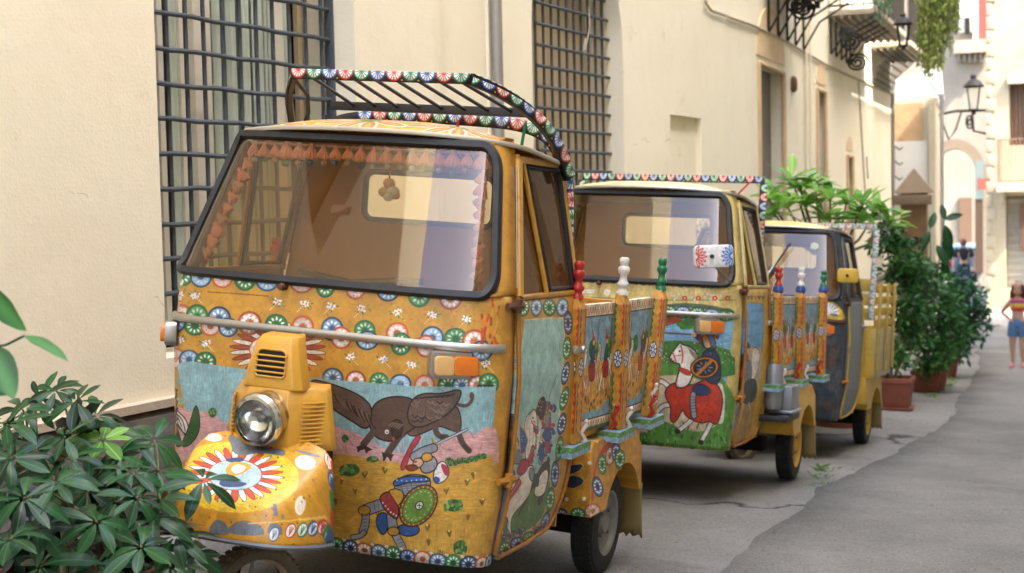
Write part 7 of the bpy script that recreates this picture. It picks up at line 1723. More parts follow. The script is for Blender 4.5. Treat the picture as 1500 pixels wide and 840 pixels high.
# ---- glossy-leaved tree between the trucks and the wall
PT = empty('glossy_leaved_tree'); tag(PT, 'light green long-leaved tree between the trucks and the wall', 'tree')
tb = at(1225, 500, 12.4); tb[2] = ground(tb[0], tb[1])
q = MB(); q.lathe([(0, 0), (.2, 0), (.26, .34), (.28, .34), (.28, .38), (.24, .38), (0, .33)], tb, 20); q.build('pot', M_TERRA, PT)
pm_ = [leaf_mesh('tree_leaf_mesh', L_PLUM, L_=1., W_=.27+.03*k, droop=.12+.12*k, fold=.25, n=5, shape=1.1) for k in range(3)]
hub = [(1152, 300, 12.0), (1172, 276, 12.2), (1193, 268, 12.3), (1216, 292, 12.2), (1240, 296, 12.4), (1262, 303, 12.4), (1283, 312, 12.6), (1302, 326, 12.6), (1228, 318, 12.3), (1180, 300, 12.1), (1135, 315, 11.9), (1255, 325, 12.5), (1125, 290, 12.0), (1205, 315, 12.2), (1160, 262, 12.2)]
tr = MB(); tr.tube([tb+np.array([0, 0, .3]), at(1222, 440, 12.4), at(1215, 370, 12.3)], [.035, .028, .02], 8); tr.build('trunk', M_STEM, PT)
for hx_, hy_, hd_ in hub:
    c = Vector(at(hx_, hy_, hd_)); p = Vector(at(1215+(hx_-1215)*.25, 372, 12.3)); MB().tube([p, (p+c)/2+Vector((0, 0, -.06)), c], [.016, .011, .007], 6).build('branch', M_STEM, PT, smooth=60)
    n = 12
    for k in range(n):
        a = 2*math.pi*k/n*2.4+rg.random()*.3; el = rg.uniform(-.1, 1.0); d = Vector((math.cos(a)*math.cos(el), math.sin(a)*math.cos(el), math.sin(el)))
        put(rg.choice(pm_), 'leaf', PT, c+Vector((0, 0, rg.uniform(-.04, .03))), orient(d, rg.uniform(-.4, .4)), rg.uniform(.19, .30))

# ---- potted shrubs along the wall beyond the trucks
def blobs(n, c, r_, rg, shell=.55):
    out = []
    while len(out) < n:
        v = Vector((rg.uniform(-1, 1), rg.uniform(-1, 1), rg.uniform(-1, 1))); 
        if v.length > 1 or v.length < shell*rg.random(): continue
        out.append(Vector(c)+Vector((v.x*r_[0], v.y*r_[1], v.z*r_[2])))
    return out
def shrub(label, pot_c, pot_w, pot_h, lumps, m, leaf=(.05, .10), wd=.42, square=True, name='potted_shrub', seed=1, pot_m=M_TERRA):
    g = random.Random(seed); e = empty(name, pot_c); tag(e, label, 'plant', 'potted shrubs lining the wall'); pc = Vector(pot_c)
    p = MB()
    if square:
        a, b = pot_w*.5, pot_w*.40
        ring = lambda r_, z: [Vector((-r_, -r_, z)), Vector((r_, -r_, z)), Vector((r_, r_, z)), Vector((-r_, r_, z))]
        M3 = Matrix.Rotation(-YS, 3, 'Z')
        rows = [[M3 @ v for v in ring(r_, z)] for r_, z in ((b, .03), (a*.97, pot_h*.82), (a*1.06, pot_h*.84), (a*1.06, pot_h), (a*.9, pot_h), (a*.86, pot_h*.9), (.01, pot_h*.9))]
        p = loft(rows, closed=True); p.build('planter', pot_m, e, bevel=.006, recalc=True)
        s_ = loft([[M3 @ v for v in ring(r_, z)] for r_, z in ((b*1.2, 0), (b*1.35, .028), (.01, .029))], closed=True); s_.build('saucer', pot_m, e, recalc=True)
    else:
        p.lathe([(0, 0), (pot_w*.36, 0), (pot_w*.48, pot_h*.85), (pot_w*.52, pot_h*.86), (pot_w*.52, pot_h), (pot_w*.44, pot_h), (0, pot_h*.92)], n=22); p.build('planter', pot_m, e)
    fo = MB(); st_ = MB(); v0, f0 = leaf_vf(1., wd, .25, .22, 3, 1.0)
    v0 = [Vector(q_) for q_ in v0]
    for (c, r_, n) in lumps:
        cl = Vector(c)-pc
        st_.tube([(g.uniform(-.06, .06), g.uniform(-.06, .06), pot_h*.85), (cl.x*.5, cl.y*.5, (pot_h+cl.z)*.5), (cl.x, cl.y, cl.z)], [.014, .010, .004], 6)
        tw = blobs(max(6, n//14), cl, r_, g)
        for t in tw:
            st_.tube([cl+(t-cl)*.2, t], [.004, .002], 4)
            for k in range(14):
                d = Vector((g.gauss(0, 1), g.gauss(0, 1), g.gauss(.25, .8))).normalized(); o_ = t+d*g.uniform(0, .07); M3 = orient(d, g.uniform(-1, 1)); s = g.uniform(*leaf)
                fo.add([o_+M3 @ (q_*s) for q_ in v0], f0)
    st_.build('stems', M_STEM, e); fo_ = fo.build('foliage', m, e, smooth=0); fo_.data.shade_smooth()
    return e
def on_ground(px_, py_): return ghit(px_, py_)
g1 = on_ground(1314, 600); D1 = float((g1-CAMP)@_F)
shrub('bushy green shrub in the nearest square terracotta planter behind the slatted truck', g1, .30, .32,
      [(at(1328, 470, D1+.3), (.17, .2, .34), 700), (at(1322, 390, D1+.5), (.18, .25, .28), 600), (at(1300, 350, D1+.7), (.22, .25, .20), 500), (at(1345, 430, D1+.7), (.2, .25, .36), 700), (at(1318, 530, D1), (.14, .12, .14), 200)], L_SHRUB, (.05, .10), seed=3)
g2 = on_ground(1357, 573); D2 = float((g2-CAMP)@_F)
shrub('dense dark green shrub in the middle terracotta planter of the row', g2, .30, .24,
      [(at(1372, 450, D2), (.26, .3, .42), 900), (at(1362, 520, D2-.2), (.22, .25, .24), 600), (at(1385, 490, D2+.2), (.24, .3, .34), 700), (at(1352, 400, D2+.3), (.2, .25, .2), 350)], L_SHRUB, (.05, .11), seed=4)
g3 = on_ground(1386, 553); D3 = float((g3-CAMP)@_F)
shrub('blue-green spreading shrub in the farthest round pot of the row', g3, .32, .30,
      [(at(1412, 452, D3), (.26, .3, .34), 700), (at(1420, 480, D3), (.22, .3, .26), 500), (at(1402, 420, D3+.3), (.22, .3, .2), 400), (at(1398, 500, D3), (.2, .3, .25), 400)], L_BLUE, (.05, .11), square=False, seed=5)
# broad dark leaves standing over the shrubs
RP = empty('rubber_plant'); tag(RP, 'thin rubber plant with large dark hanging leaves above the shrubs', 'plant')
dR = D2+.2; rb_ = at(1368, 560, dR); rb_[2] = ground(rb_[0], rb_[1])
q = MB(); q.lathe([(0, 0), (.12, 0), (.16, .25), (.17, .25), (.17, .28), (.14, .28), (0, .25)], rb_, 18); q.build('pot', M_TERRA, RP)
for top in ((1362, 335, dR), (1384, 320, dR), (1345, 345, dR)):
    t = Vector(at(*top)); MB().tube([Vector(rb_)+Vector((0, 0, .25)), Vector(at(1366, 450, dR)), t], [.012, .009, .005], 6).build('stem', M_STEM, RP)
rl = [leaf_mesh('rubber_leaf_mesh', L_DARK, L_=1., W_=.42, droop=.2+.1*k, fold=.2, n=6, shape=.95) for k in range(2)]
for px_, py_, dx, dy, s in ((1362, 340, -.5, -.9, .26), (1384, 330, .2, -.9, .28), (1350, 350, -.9, -.3, .26), (1345, 375, -.6, -.8, .26), (1386, 345, .1, -1, .30), (1384, 380, .0, -1, .26), (1362, 335, .3, .9, .20), (1384, 322, -.2, .9, .18), (1384, 322, .8, .3, .2), (1338, 352, -.9, .1, .2), (1372, 360, .5, -.8, .26), (1352, 392, -.4, -.9, .24), (1390, 400, .4, -.9, .24)):
    d = VR*dx+np.array([0, 0, dy])+VF*rg.uniform(-.4, .2); put(rg.choice(rl), 'leaf', RP, at(px_, py_, dR), orient(d, rg.uniform(-.5, .5), Vector((-.3, -.9, .2))), s)

# ---- plants hanging from the balconies
def cascade(label, px0, px1, py0, py1, depth, n, m, seed, leaf=(.05, .10)):
    g = random.Random(seed); e = empty('hanging_plant'); tag(e, label, 'plant', 'plants hanging from the balconies'); fo = MB(); v0, f0 = leaf_vf(1., .34, .3, .2, 3); v0 = [Vector(q_) for q_ in v0]; sm = MB()
    for k in range(n):
        u = g.random(); px_ = mix(px0, px1, u); L_ = (py1-py0)*(.45+.55*math.sin(math.pi*min(1, u*.7+.25)))*g.uniform(.55, 1.05); dd = depth+g.uniform(-.35, .35)
        top = Vector(at(px_, py0, dd)); bot = Vector(at(px_+g.uniform(-6, 6), py0+L_, dd)); mid = (top+bot)/2+Vector((g.uniform(-.06, .06), g.uniform(-.06, .06), 0)); sm.tube([top, mid, bot], .004, 4)
        m_ = int((top-bot).length/.045)+2
        for j in range(m_):
            t = j/m_; o_ = mix(mix(top, mid, t), mix(mid, bot, t), t); d = Vector((g.uniform(-1, 1), g.uniform(-1, 1), g.uniform(-1.4, .2))).normalized(); M3 = orient(d, g.uniform(-1, 1)); s = g.uniform(*leaf); fo.add([o_+M3 @ (q_*s) for q_ in v0], f0)
    sm.build('stems', M_STEM, e); o = fo.build('foliage', m, e, smooth=0); o.data.shade_smooth()
cascade('thick yellow-green plant cascading from the farthest balcony', 1346, 1399, -30, 112, 17.2, 110, L_HANG, 8)
cascade('small blue-green trailing plant on the middle balcony', 1284, 1302, -20, 44, 14.6, 16, L_BLUE, 9, (.03, .07))
# ---- weeds in the joints
wd_ = MB(); gw = random.Random(5); v0, f0 = leaf_vf(1., .16, .5, .1, 3); v0 = [Vector(q_) for q_ in v0]
for px_, py_, n, s in ((1204, 690, 26, .07), (1198, 700, 18, .05), (1212, 710, 14, .04), (1232, 708, 10, .03), (1390, 566, 22, .08), (1366, 582, 16, .07), (1250, 690, 10, .03), (1395, 558, 16, .08), (1185, 712, 12, .04)):
    p = Vector(ghit(px_, py_))
    for k in range(n):
        a = gw.uniform(0, 6.28); d = Vector((math.cos(a)*.6, math.sin(a)*.6, gw.uniform(.5, 1.3))).normalized(); M3 = orient(d, 0); o_ = p+Vector((gw.gauss(0, .03), gw.gauss(0, .03), -.005)); wd_.add([o_+M3 @ (q_*s*gw.uniform(.6, 1.3)) for q_ in v0], f0)
tag(wd_.build('weeds', L_YOUNG, smooth=0), 'small green weeds growing in the pavement joint', 'weeds', kind='stuff')
# ---- pebbles and crumbs lying on the worn paving
gr_ = MB(); gg = random.Random(12)
for k in range(500):
    s = gg.uniform(-1.5, 9); t = gg.uniform(.5, 2.6); p = gpoint(s, t, .016 if t > road_left(s) else .002); r_ = gg.uniform(.002, .007) if gg.random() < .93 else gg.uniform(.007, .013)
    n = 5; vs = [p+np.array([r_*math.cos(6.28*i/n), r_*math.sin(6.28*i/n), 0]) for i in range(n)]+[p+np.array([0, 0, r_*.8])]; gr_.add(vs, [(i, (i+1) % n, n) for i in range(n)])
tag(gr_.build('gravel', mat('stone_chips', '#8d867a', .9, var=.3, vscale=40)), 'loose stone chips scattered on the paving', 'gravel', kind='stuff')

dl = MB(); gd = random.Random(77); v0, f0 = leaf_vf(1., .45, -.2, .3, 3); v0 = [Vector(q_) for q_ in v0]
for k in range(70):
    s = gd.uniform(-.5, 12); t = gd.choice([gd.uniform(.65, 1.3), gd.uniform(.6, 2.4)]); p = Vector(gpoint(s, t, .018 if t > road_left(s) else .004)); M3 = Matrix.Rotation(gd.uniform(0, 6.28), 3, 'Z') @ Matrix.Rotation(gd.uniform(-.2, .2), 3, 'Y'); z_ = gd.uniform(.015, .035)
    dl.add([p+M3 @ (q_*z_) for q_ in v0], f0)
tag(dl.build('dry_leaves', mat('dry_leaf', '#7a5f38', .8, var=.4, vscale=30), smooth=0), 'small dry leaves lying on the paving', 'leaves', kind='stuff')
# ================================================================== fittings and small things
M_TASS = mat('pink_wool', '#ee9a7c', .95, var=.18, vscale=60, bump=.6, bscale=180)
M_POM = [mat('pompom_white', '#cfc8bc', .95, bump=.6, bscale=180), mat('pompom_blue', '#4a6f9c', .95, bump=.6, bscale=180), mat('pompom_green', '#6a8a5c', .95, bump=.6, bscale=180), mat('pompom_yellow', '#c4a45c', .95, bump=.6, bscale=180), mat('pompom_peach', '#d19a7a', .95, bump=.6, bscale=180)]
TP = [(.0, .036), (.009, .034), (.012, .028), (.009, .022), (.013, .015), (.020, .002), (.025, -.012), (.026, -.020), (.021, -.026), (.010, -.022), (.0, -.020)]
def tassel(prof, c, m, par, M3=None, n=26, seed=0):
    b = MB(); g = random.Random(seed); b.lathe(prof, (0, 0, 0), n); k = len(prof)
    for a in range(n):
        f = 1+(.12 if a % 2 else -.10)+g.uniform(-.05, .05); dz = g.uniform(-.004, .003)
        for i in range(4, k-1): x, y, z = b.v[a*k+i]; b.v[a*k+i] = (x*f, y*f, z+dz*(i-3)/5)
    b.v = [tuple((M3 @ Vector(v) if M3 else Vector(v))+Vector(c)) for v in b.v]
    return b.build('tassel', m, par, smooth=70)
PP = [(0, .012), (.008, .010), (.013, .004), (.014, -.002), (.010, -.009), (.004, -.012), (0, -.012)]
ga = empty('tassel_garland', mtx=T1['mtx']); tag(ga, 'garland of pink wool tassels inside the windscreen of the nearest truck', 'garland'); rg = random.Random(8)
cord = MB(); cp = [fa(-.955*.965, 1.22, -.035)]+[fa(-.955*.955, z, -.035) for z in np.linspace(1.3, 1.55, 4)]+[fa(a, 1.612, -.03) for a in np.linspace(-.88, .88, 24)]+[fa(.955*.95, z, -.035) for z in np.linspace(1.55, 1.25, 5)]
cord.tube(cp, .004, 5).build('cord', M_TASS, ga)
for k in range(19):
    a = mix(-.90, .90, k/18); p = fa(a, 1.588, -.035); s = rg.uniform(.75, 1.02)
    tassel([(r_*s, h_*s) for r_, h_ in TP], p, M_TASS, ga, seed=k)
    if k % 1 == 0: MB().lathe([(r_*s, h_*s) for r_, h_ in PP], p+Vector((rg.uniform(-.006, .006), 0, -.040*s)), 10).build('pompom', M_POM[(k*7+k//3) % 5], ga, smooth=60)
for sg in (-1, 1):
    for k in range(9):
        z = mix(1.225, 1.535, k/8); p = fa(sg*.905, z, -.035)+Vector((0, .0, 0)); s = rg.uniform(.65, .9); M3 = Matrix.Rotation(sg*rg.uniform(.2, .9), 3, 'Y')
        tassel([(r_*s, h_*s) for r_, h_ in TP], p, M_TASS if k % 3 else M_POM[4], ga, M3, seed=k+40)
or_ = empty('hanging_pompom', mtx=T1['mtx']); tag(or_, 'bunch of wool pompoms hanging before the rear window of the nearest truck', 'ornament')
pc = fa(.24, 1.50, -.08)
MB().tube([pc+Vector((0, 0, .09)), pc], .003, 5).build('cord', M_RED, or_)
for dx, dz, mm, s in ((0, 0, M_POM[4], 1.5), (-.018, -.03, M_POM[3], 1.4), (.016, -.028, M_POM[0], 1.6), (.0, -.045, M_POM[0], 1.3), (.026, -.04, M_POM[4], 1.1)):
    MB().lathe([(r_*s, h_*s) for r_, h_ in PP], pc+Vector((dx, 0, dz)), 12).build('pompom', mm, or_, smooth=60)

# ---- mirror of the second truck, painted with a red and a blue flower
def mirror(T, px, py, depth, wd, ht, m, foot, name, tilt=0.):
    inv = T['mtx'].inverted(); c = inv @ Vector(at(px, py, depth)); f = inv @ Vector(at(*foot)); e = empty(name, parent=T['e'])
    b = MB(); out = rrect(-wd/2, -ht/2, wd/2, ht/2, ht*.22, 4); M3 = Matrix.Rotation(R(12), 3, 'Z') @ Matrix.Rotation(tilt, 3, 'Y')
    rows = [(.80, .03), (.95, .012), (1., 0), (1., -.012), (.93, -.022)]
    vs = []; fs = []; n = len(out)
    lo = loft([[c+M3 @ Vector((a*k, y, z*k)) for a, z in out] for k, y in [(.0, -.026), (.7, -.026)]+[(k, y) for k, y in rows[::-1]]], closed=True)
    lo.uv = [[((M3.inverted() @ (Vector(lo.v[j])-c)).x, (M3.inverted() @ (Vector(lo.v[j])-c)).z) for j in q_] for q_ in lo.f]
    lo.build('shell', m, e, smooth=40, uvbox=(-wd/2, -ht/2, wd/2, ht/2), recalc=True)
    MB().tube([c+Vector((0, .0, -.01)), c+Vector((.01, .03, -ht*.5)), f*.6+c*.4+Vector((.02, 0, -.03)), f], .006, 6).build('arm', M_STEEL, e, smooth=60)
    MB().lathe([(0, -.036), (.010, -.036), (.012, -.02)], c, 10, 'y').build('clamp', M_BLACKPAINT, e)
mc_ = Canvas(-.105, -.06, .105, .06, 1600, '#dcd8d0'); rgm = random.Random(3)
for cx, col in ((-.09, '#c43a2e'), (.1, '#2f62a8')):
    for k in range(7):
        a = R(-75+25*k) if cx < 0 else R(105+25*k); mc_.ell(cx+.034*math.cos(a), .0+.036*math.sin(a), .026, .008, col, a, raw=True); mc_.ell(cx+.034*math.cos(a), .0+.036*math.sin(a), .016, .0025, '#e8d0c8' if cx < 0 else '#c8d8e8', a, raw=True)
for k in range(30): mc_.ell(rgm.uniform(-.1, .1), rgm.uniform(-.055, .055), .0018, .0018, rgm.choice(['#c43a2e', '#2f62a8']), n=6, raw=True)
mc_.mottle(.04, 30, 1)
mirror(T2, 1045, 376, 7.15, .20, .115, paintmat('mirror_paint', mc_, .4, .1), (1073, 418, 7.45), 'mirror', R(-4))
mirror(T3, 1242, 404, 10.05, .15, .10, mat('yellow_plastic', '#c9a332', .5, var=.1), (1240, 446, 10.3), 'mirror')
# ---- wiper and sticker on the third truck
inv = T3['mtx'].inverted(); q = MB()
wa, wb = fa(-.02, 1.20, .02), fa(.30, 1.50, .02); q.tube([wa, mix(wa, wb, .5)+Vector((0, -.02, 0)), wb], .006, 6); q.build('wiper_arm', M_CHROME, T3['e'])
q = MB(); q.tube([mix(wa, wb, .45)+Vector((.01, -.012, 0)), wb+Vector((.03, -.012, .05))], .008, 6); q.build('wiper_blade', M_BLACKPAINT, T3['e'])
q = MB(); sc = (.68, 1.535); q.prism([(sc[0]+.055*math.cos(a), sc[1]+.026*math.sin(a)) for a in np.linspace(0, 6.28, 16)[:-1]], lambda a, z: fa(a, z, .003), lambda a, z: fa(a, z, .006)); q.build('sticker', mat('pale_sticker', '#a9b8a0', .6, var=.4, vscale=40), T3['e'])
# ---- silencer box beside the second truck's bed
q = MB(); q.lathe([(0, .47), (.045, .47), (.05, .50), (.05, .70), (.04, .725), (0, .73)], (.665, .66, 0), 18); q.build('filter_canister', mat('silver_paint', '#8f9294', .45, .6, var=.2, vscale=12, dirt='#4a4038', dirt_amt=.5), T2['e'], smooth=40)
q = MB(); q.span((.64, .72, .46), (.76, .93, .60)); q.span((.65, .70, .44), (.775, .95, .462)); q.build('engine_cover', mat('silver_paint', '#8f9294'), T2['e'], bevel=.02, bseg=3)
q = MB(); q.span((.40, .60, .40), (.76, .98, .437)); q.build('step_tray', M_BLACKPAINT, T2['e'], bevel=.01)
# wing of metal left hanging by the pavement side of the first truck's lamp: its far indicator is already on the cab
# ================================================================== people and the parked car
def skin_mesh(name, J, E_, m, parent, root, sub=2, subpre=0):
    me = bpy.data.meshes.new(name); ks = list(J); ix = {k: i for i, k in enumerate(ks)}
    me.from_pydata([J[k][0] for k in ks], [(ix[a], ix[b]) for a, b in E_], []); o = bpy.data.objects.new(name, me); COL.objects.link(o); o.parent = parent
    md = o.modifiers.new('skin', 'SKIN'); md.use_smooth_shade = True
    for k in ks:
        sv = me.skin_vertices[0].data[ix[k]]; r_ = J[k][1]; sv.radius = (r_, r_) if not hasattr(r_, '__len__') else r_; sv.use_root = (k == root)
    ss_ = o.modifiers.new('smooth', 'SUBSURF'); ss_.levels = ss_.render_levels = sub
    me.materials.append(m); return o
def lathe_obj(prof, c, m, nm, par, n=18, sy=1.):
    b = MB(); b.lathe(prof, (0, 0, 0), n); b.v = [(c[0]+x, c[1]+y*sy, c[2]+z) for x, y, z in b.v]; return b.build(nm, m, par, smooth=60)
M_SKIN = mat('skin', '#b98e78', .55, var=.08, vscale=20); M_HAIR = mat('brown_hair', '#4f3222', .6, var=.25, vscale=40, stretch=(6, 6, .6)); M_DENIM = mat('blue_denim', '#4f6f94', .85, var=.15, vscale=40)

def head(par, c, h, hair, face=-1, long=False):
    """Head of height h centred at c; face = -1 looks to -y."""
    r_ = h*.36
    b = MB(); b.lathe([(0, -.50), (.16, -.49), (.30, -.42), (.37, -.25), (.385, -.02), (.40, .15), (.37, .32), (.26, .45), (.12, .495), (0, .50)], (0, 0, 0), 20)
    vs = []
    for x, y, z in b.v:
        y *= 1.14
        if y*face > 0 and z < -.1: y *= 1.04
        vs.append((c[0]+x*h, c[1]+y*h, c[2]+z*h))
    b.v = vs; o = b.build('head', M_SKIN, par, smooth=80)
    f = face
    for sx in (-1, 1):
        MB().lathe([(0, -.035*h), (.03*h, -.02*h), (.04*h, 0), (.03*h, .02*h), (0, .03*h)], (c[0]+sx*.155*h, c[1]+f*.395*h, c[2]+.02*h), 8).build('eye', mat('dark_eye', '#2a1d16', .3), o)
        MB().lathe([(0, -.10*h), (.05*h, -.06*h), (.06*h, .03*h), (.03*h, .09*h), (0, .1*h)], (c[0]+sx*.395*h, c[1]+.02*h, c[2]-.02*h), 8).build('ear', M_SKIN, o)
    q = MB(); q.add([(c[0]-.055*h, c[1]+f*.42*h, c[2]-.13*h), (c[0]+.055*h, c[1]+f*.42*h, c[2]-.13*h), (c[0], c[1]+f*.53*h, c[2]-.12*h), (c[0], c[1]+f*.42*h, c[2]+.06*h)], [(0, 1, 2), (0, 2, 3), (1, 3, 2)]); q.build('nose', M_SKIN, o)
    q = MB(); q.tube([(c[0]-.10*h, c[1]+f*.405*h, c[2]-.25*h), (c[0], c[1]+f*.425*h, c[2]-.265*h), (c[0]+.10*h, c[1]+f*.405*h, c[2]-.25*h)], .022*h, 6); q.build('mouth', mat('lips', '#a85a50', .5), o)
    hb = MB(); hb.grid(lambda u, v: Vector((c[0]+h*.425*math.sin(math.pi*v)*math.cos(2*math.pi*u), c[1]+h*.49*math.sin(math.pi*v)*math.sin(2*math.pi*u)-f*.045*h, c[2]+h*(.04+.50*math.cos(math.pi*v)))), 24, 12)
    keep = []
    for q_ in hb.f:
        cc = sum((Vector(hb.v[j]) for j in q_), Vector())/len(q_)-Vector(c)
        if cc.z > h*.24 or (long and abs(cc.x) > h*.30 and cc.z > -h*.42) or (cc.y*f < h*.02 and cc.z > -h*(.30 if not long else .45)): keep.append(q_)
    hb.f = keep; hb.uv = [None]*len(keep); ho = hb.build('hair', hair, par, smooth=80, solid=.02*h)
    return o
def hand(par, wrist, d, side, s):
    """Palm and five bent fingers at the end of a forearm pointing along d."""
    d = Vector(d).normalized(); X, Y = frame_of(d); w_ = Vector(wrist); J = {'w': (w_, .022*s), 'p': (w_+d*.05*s, .028*s)}; E_ = [('w', 'p')]
    for k in range(4):
        b = w_+d*.085*s+X*(.011*(k-1.5))*s*1.7; L_ = (.06, .07, .066, .05)[k]*s
        J['a%d' % k] = (b, .009*s); J['b%d' % k] = (b+d*L_*.5+Y*.012*s, .008*s); J['c%d' % k] = (b+d*L_*.85+Y*.03*s, .007*s); E_ += [('p', 'a%d' % k), ('a%d' % k, 'b%d' % k), ('b%d' % k, 'c%d' % k)]
    t = w_+d*.03*s+X*side*.03*s; J['t0'] = (t, .010*s); J['t1'] = (t+d*.035*s+X*side*.018*s+Y*.01*s, .009*s); E_ += [('p', 't0'), ('t0', 't1')]
    return skin_mesh('hand', J, E_, M_SKIN, par, 'p', 1)

# ---- girl with one hand on her hip
gp = ghit(1491, 540); DG = float((gp-CAMP)@_F); HG = 128*DG/FPX
G = empty('person', gp, -VY-R(8)); tag(G, 'long-haired girl in striped top and denim shorts, one hand on her hip', 'person')
S = HG/1.30; v = lambda x, y, z: Vector((x*S, y*S, z*S))
J = {'pel': (v(0, 0, .66), .098*S), 'wai': (v(0, 0, .80), .082*S), 'che': (v(0, 0, .95), .098*S), 'nek': (v(0, 0, 1.055), .040*S), 'hd': (v(0, 0, 1.12), .042*S),
     'shL': (v(-.115, 0, 1.0), .042*S), 'elL': (v(-.265, .05, .83), .030*S), 'wrL': (v(-.13, -.03, .745), .023*S), 'shR': (v(.115, 0, 1.0), .042*S), 'elR': (v(.20, .03, .82), .030*S), 'wrR': (v(.17, -.08, .68), .023*S),
     'hpL': (v(-.07, 0, .60), .080*S), 'knL': (v(-.085, -.01, .335), .050*S), 'anL': (v(-.08, .01, .075), .030*S), 'toL': (v(-.09, -.10, .028), .028*S), 'hpR': (v(.07, 0, .60), .080*S), 'knR': (v(.075, -.03, .335), .050*S), 'anR': (v(.085, .0, .075), .030*S), 'toR': (v(.10, -.11, .028), .028*S)}
skin_mesh('body', J, [('pel', 'wai'), ('wai', 'che'), ('che', 'nek'), ('nek', 'hd'), ('che', 'shL'), ('shL', 'elL'), ('elL', 'wrL'), ('che', 'shR'), ('shR', 'elR'), ('elR', 'wrR'), ('pel', 'hpL'), ('hpL', 'knL'), ('knL', 'anL'), ('anL', 'toL'), ('pel', 'hpR'), ('hpR', 'knR'), ('knR', 'anR'), ('anR', 'toR')], M_SKIN, G, 'pel')
hand(G, v(-.13, -.03, .745), v(.06, -.03, -.05), 1, S*.8); hand(G, v(.17, -.08, .68), v(-.02, -.04, -.1), -1, S*.8)
stripes = ['#b8324a', '#c9553a', '#d9a23a', '#cfc24a', '#6a4a86', '#c4486a']
for k in range(6):
    z0, z1 = .865+.027*k, .893+.027*k; rr = lambda z: .100+.018*math.sin((z-.85)/.18*math.pi*.7)
    lathe_obj([(rr(z0)*S*1.06, z0*S), (rr((z0+z1)/2)*S*1.09, (z0+z1)/2*S), (rr(z1)*S*1.06, z1*S)], (0, 0, 0), mat('stripe_%d' % k, stripes[k], .85), 'top_stripe', G, 20, .86)
for sx in (-1, 1): MB().tube([v(sx*.07, -.075, 1.01), v(sx*.075, -.03, 1.055), v(sx*.07, .06, 1.0)], .010*S, 6).build('strap', mat('stripe_0', '#b8324a'), G)
for sx in (-1, 1):
    q = MB(); q.tube([v(sx*.055, 0, .70), v(sx*.068, -.005, .60), v(sx*.078, -.008, .52), v(sx*.08, -.01, .475)], [.088*S, .092*S, .088*S, .086*S], 16); q.build('shorts_leg', M_DENIM, G, smooth=60)
lathe_obj([(.085*S, .76*S), (.100*S, .735*S), (.112*S, .69*S), (.118*S, .64*S), (.10*S, .60*S)], (0, 0, 0), M_DENIM, 'shorts', G, 20, .85)
head(G, v(0, -.005, 1.195), .205*S, M_HAIR, -1, True)
hh = MB(); rgh = random.Random(2)
for k in range(46):
    a = mix(R(20), R(160), rgh.random()); r0 = .088; top = v(r0*math.cos(a), .05*math.sin(a)+.01, 1.24-.05*rgh.random()); L_ = rgh.uniform(.28, .42); sp = rgh.uniform(1.0, 1.35)
    hh.tube([top, v(r0*1.15*math.cos(a)*sp, .085*math.sin(a)+.02, 1.12), v(r0*1.15*math.cos(a)*sp, .10*math.sin(a)+.02, 1.24-L_*.7), v(r0*1.0*math.cos(a)*sp, .10*math.sin(a)+.01, 1.24-L_)], [.016*S, .018*S, .015*S, .004*S], 6)
hh.build('long_hair', M_HAIR, G, smooth=60)
for sx, tx in ((-.085, -.01), (.092, .02)):
    q = MB(); q.tube([v(sx, .035, .030), v(sx, -.03, .034), v(sx+tx*.5, -.11, .026), v(sx+tx, -.145, .02)], [.034*S, .038*S, .036*S, .022*S], 12); q.build('shoe', mat('pink_shoe', '#c4607c', .7), G, smooth=60)

G.scale = (.9, .95, 1.)
# ---- man in black T-shirt beside the car
DM = 44.; mp = at(1411, 400, DM); mp[2] = ground(mp[0], mp[1]); HM = at(1414, 352, DM)[2]-mp[2]
HM = min(max(HM, 1.55), 1.95); PM_ = empty('person', mp, -VY+R(10)); tag(PM_, 'person in black T-shirt and jeans walking beside the blue car', 'person')
S = HM/1.72; v = lambda x, y, z: Vector((x*S, y*S, z*S))
J = {'pel': (v(0, 0, .93), .14*S), 'wai': (v(0, 0, 1.10), .135*S), 'che': (v(0, 0, 1.33), .155*S), 'nek': (v(0, 0, 1.49), .055*S), 'hd': (v(0, 0, 1.56), .055*S)}
JE = [('pel', 'wai'), ('wai', 'che'), ('che', 'nek'), ('nek', 'hd')]
for s_, n in ((-1, 'L'), (1, 'R')):
    J.update({'sh'+n: (v(s_*.19, 0, 1.40), .062*S), 'el'+n: (v(s_*.29, .03, 1.12), .046*S), 'wr'+n: (v(s_*.31, -.06, .88), .032*S), 'hp'+n: (v(s_*.09, 0, .86), .10*S), 'kn'+n: (v(s_*.11, -.04 if s_ < 0 else .04, .48), .066*S), 'an'+n: (v(s_*.11, .06*s_, .09), .042*S), 'to'+n: (v(s_*.12, -.13+.06*s_, .04), .04*S)})
    JE += [('che', 'sh'+n), ('sh'+n, 'el'+n), ('el'+n, 'wr'+n), ('pel', 'hp'+n), ('hp'+n, 'kn'+n), ('kn'+n, 'an'+n), ('an'+n, 'to'+n)]
skin_mesh('body', J, JE, M_SKIN, PM_, 'pel')
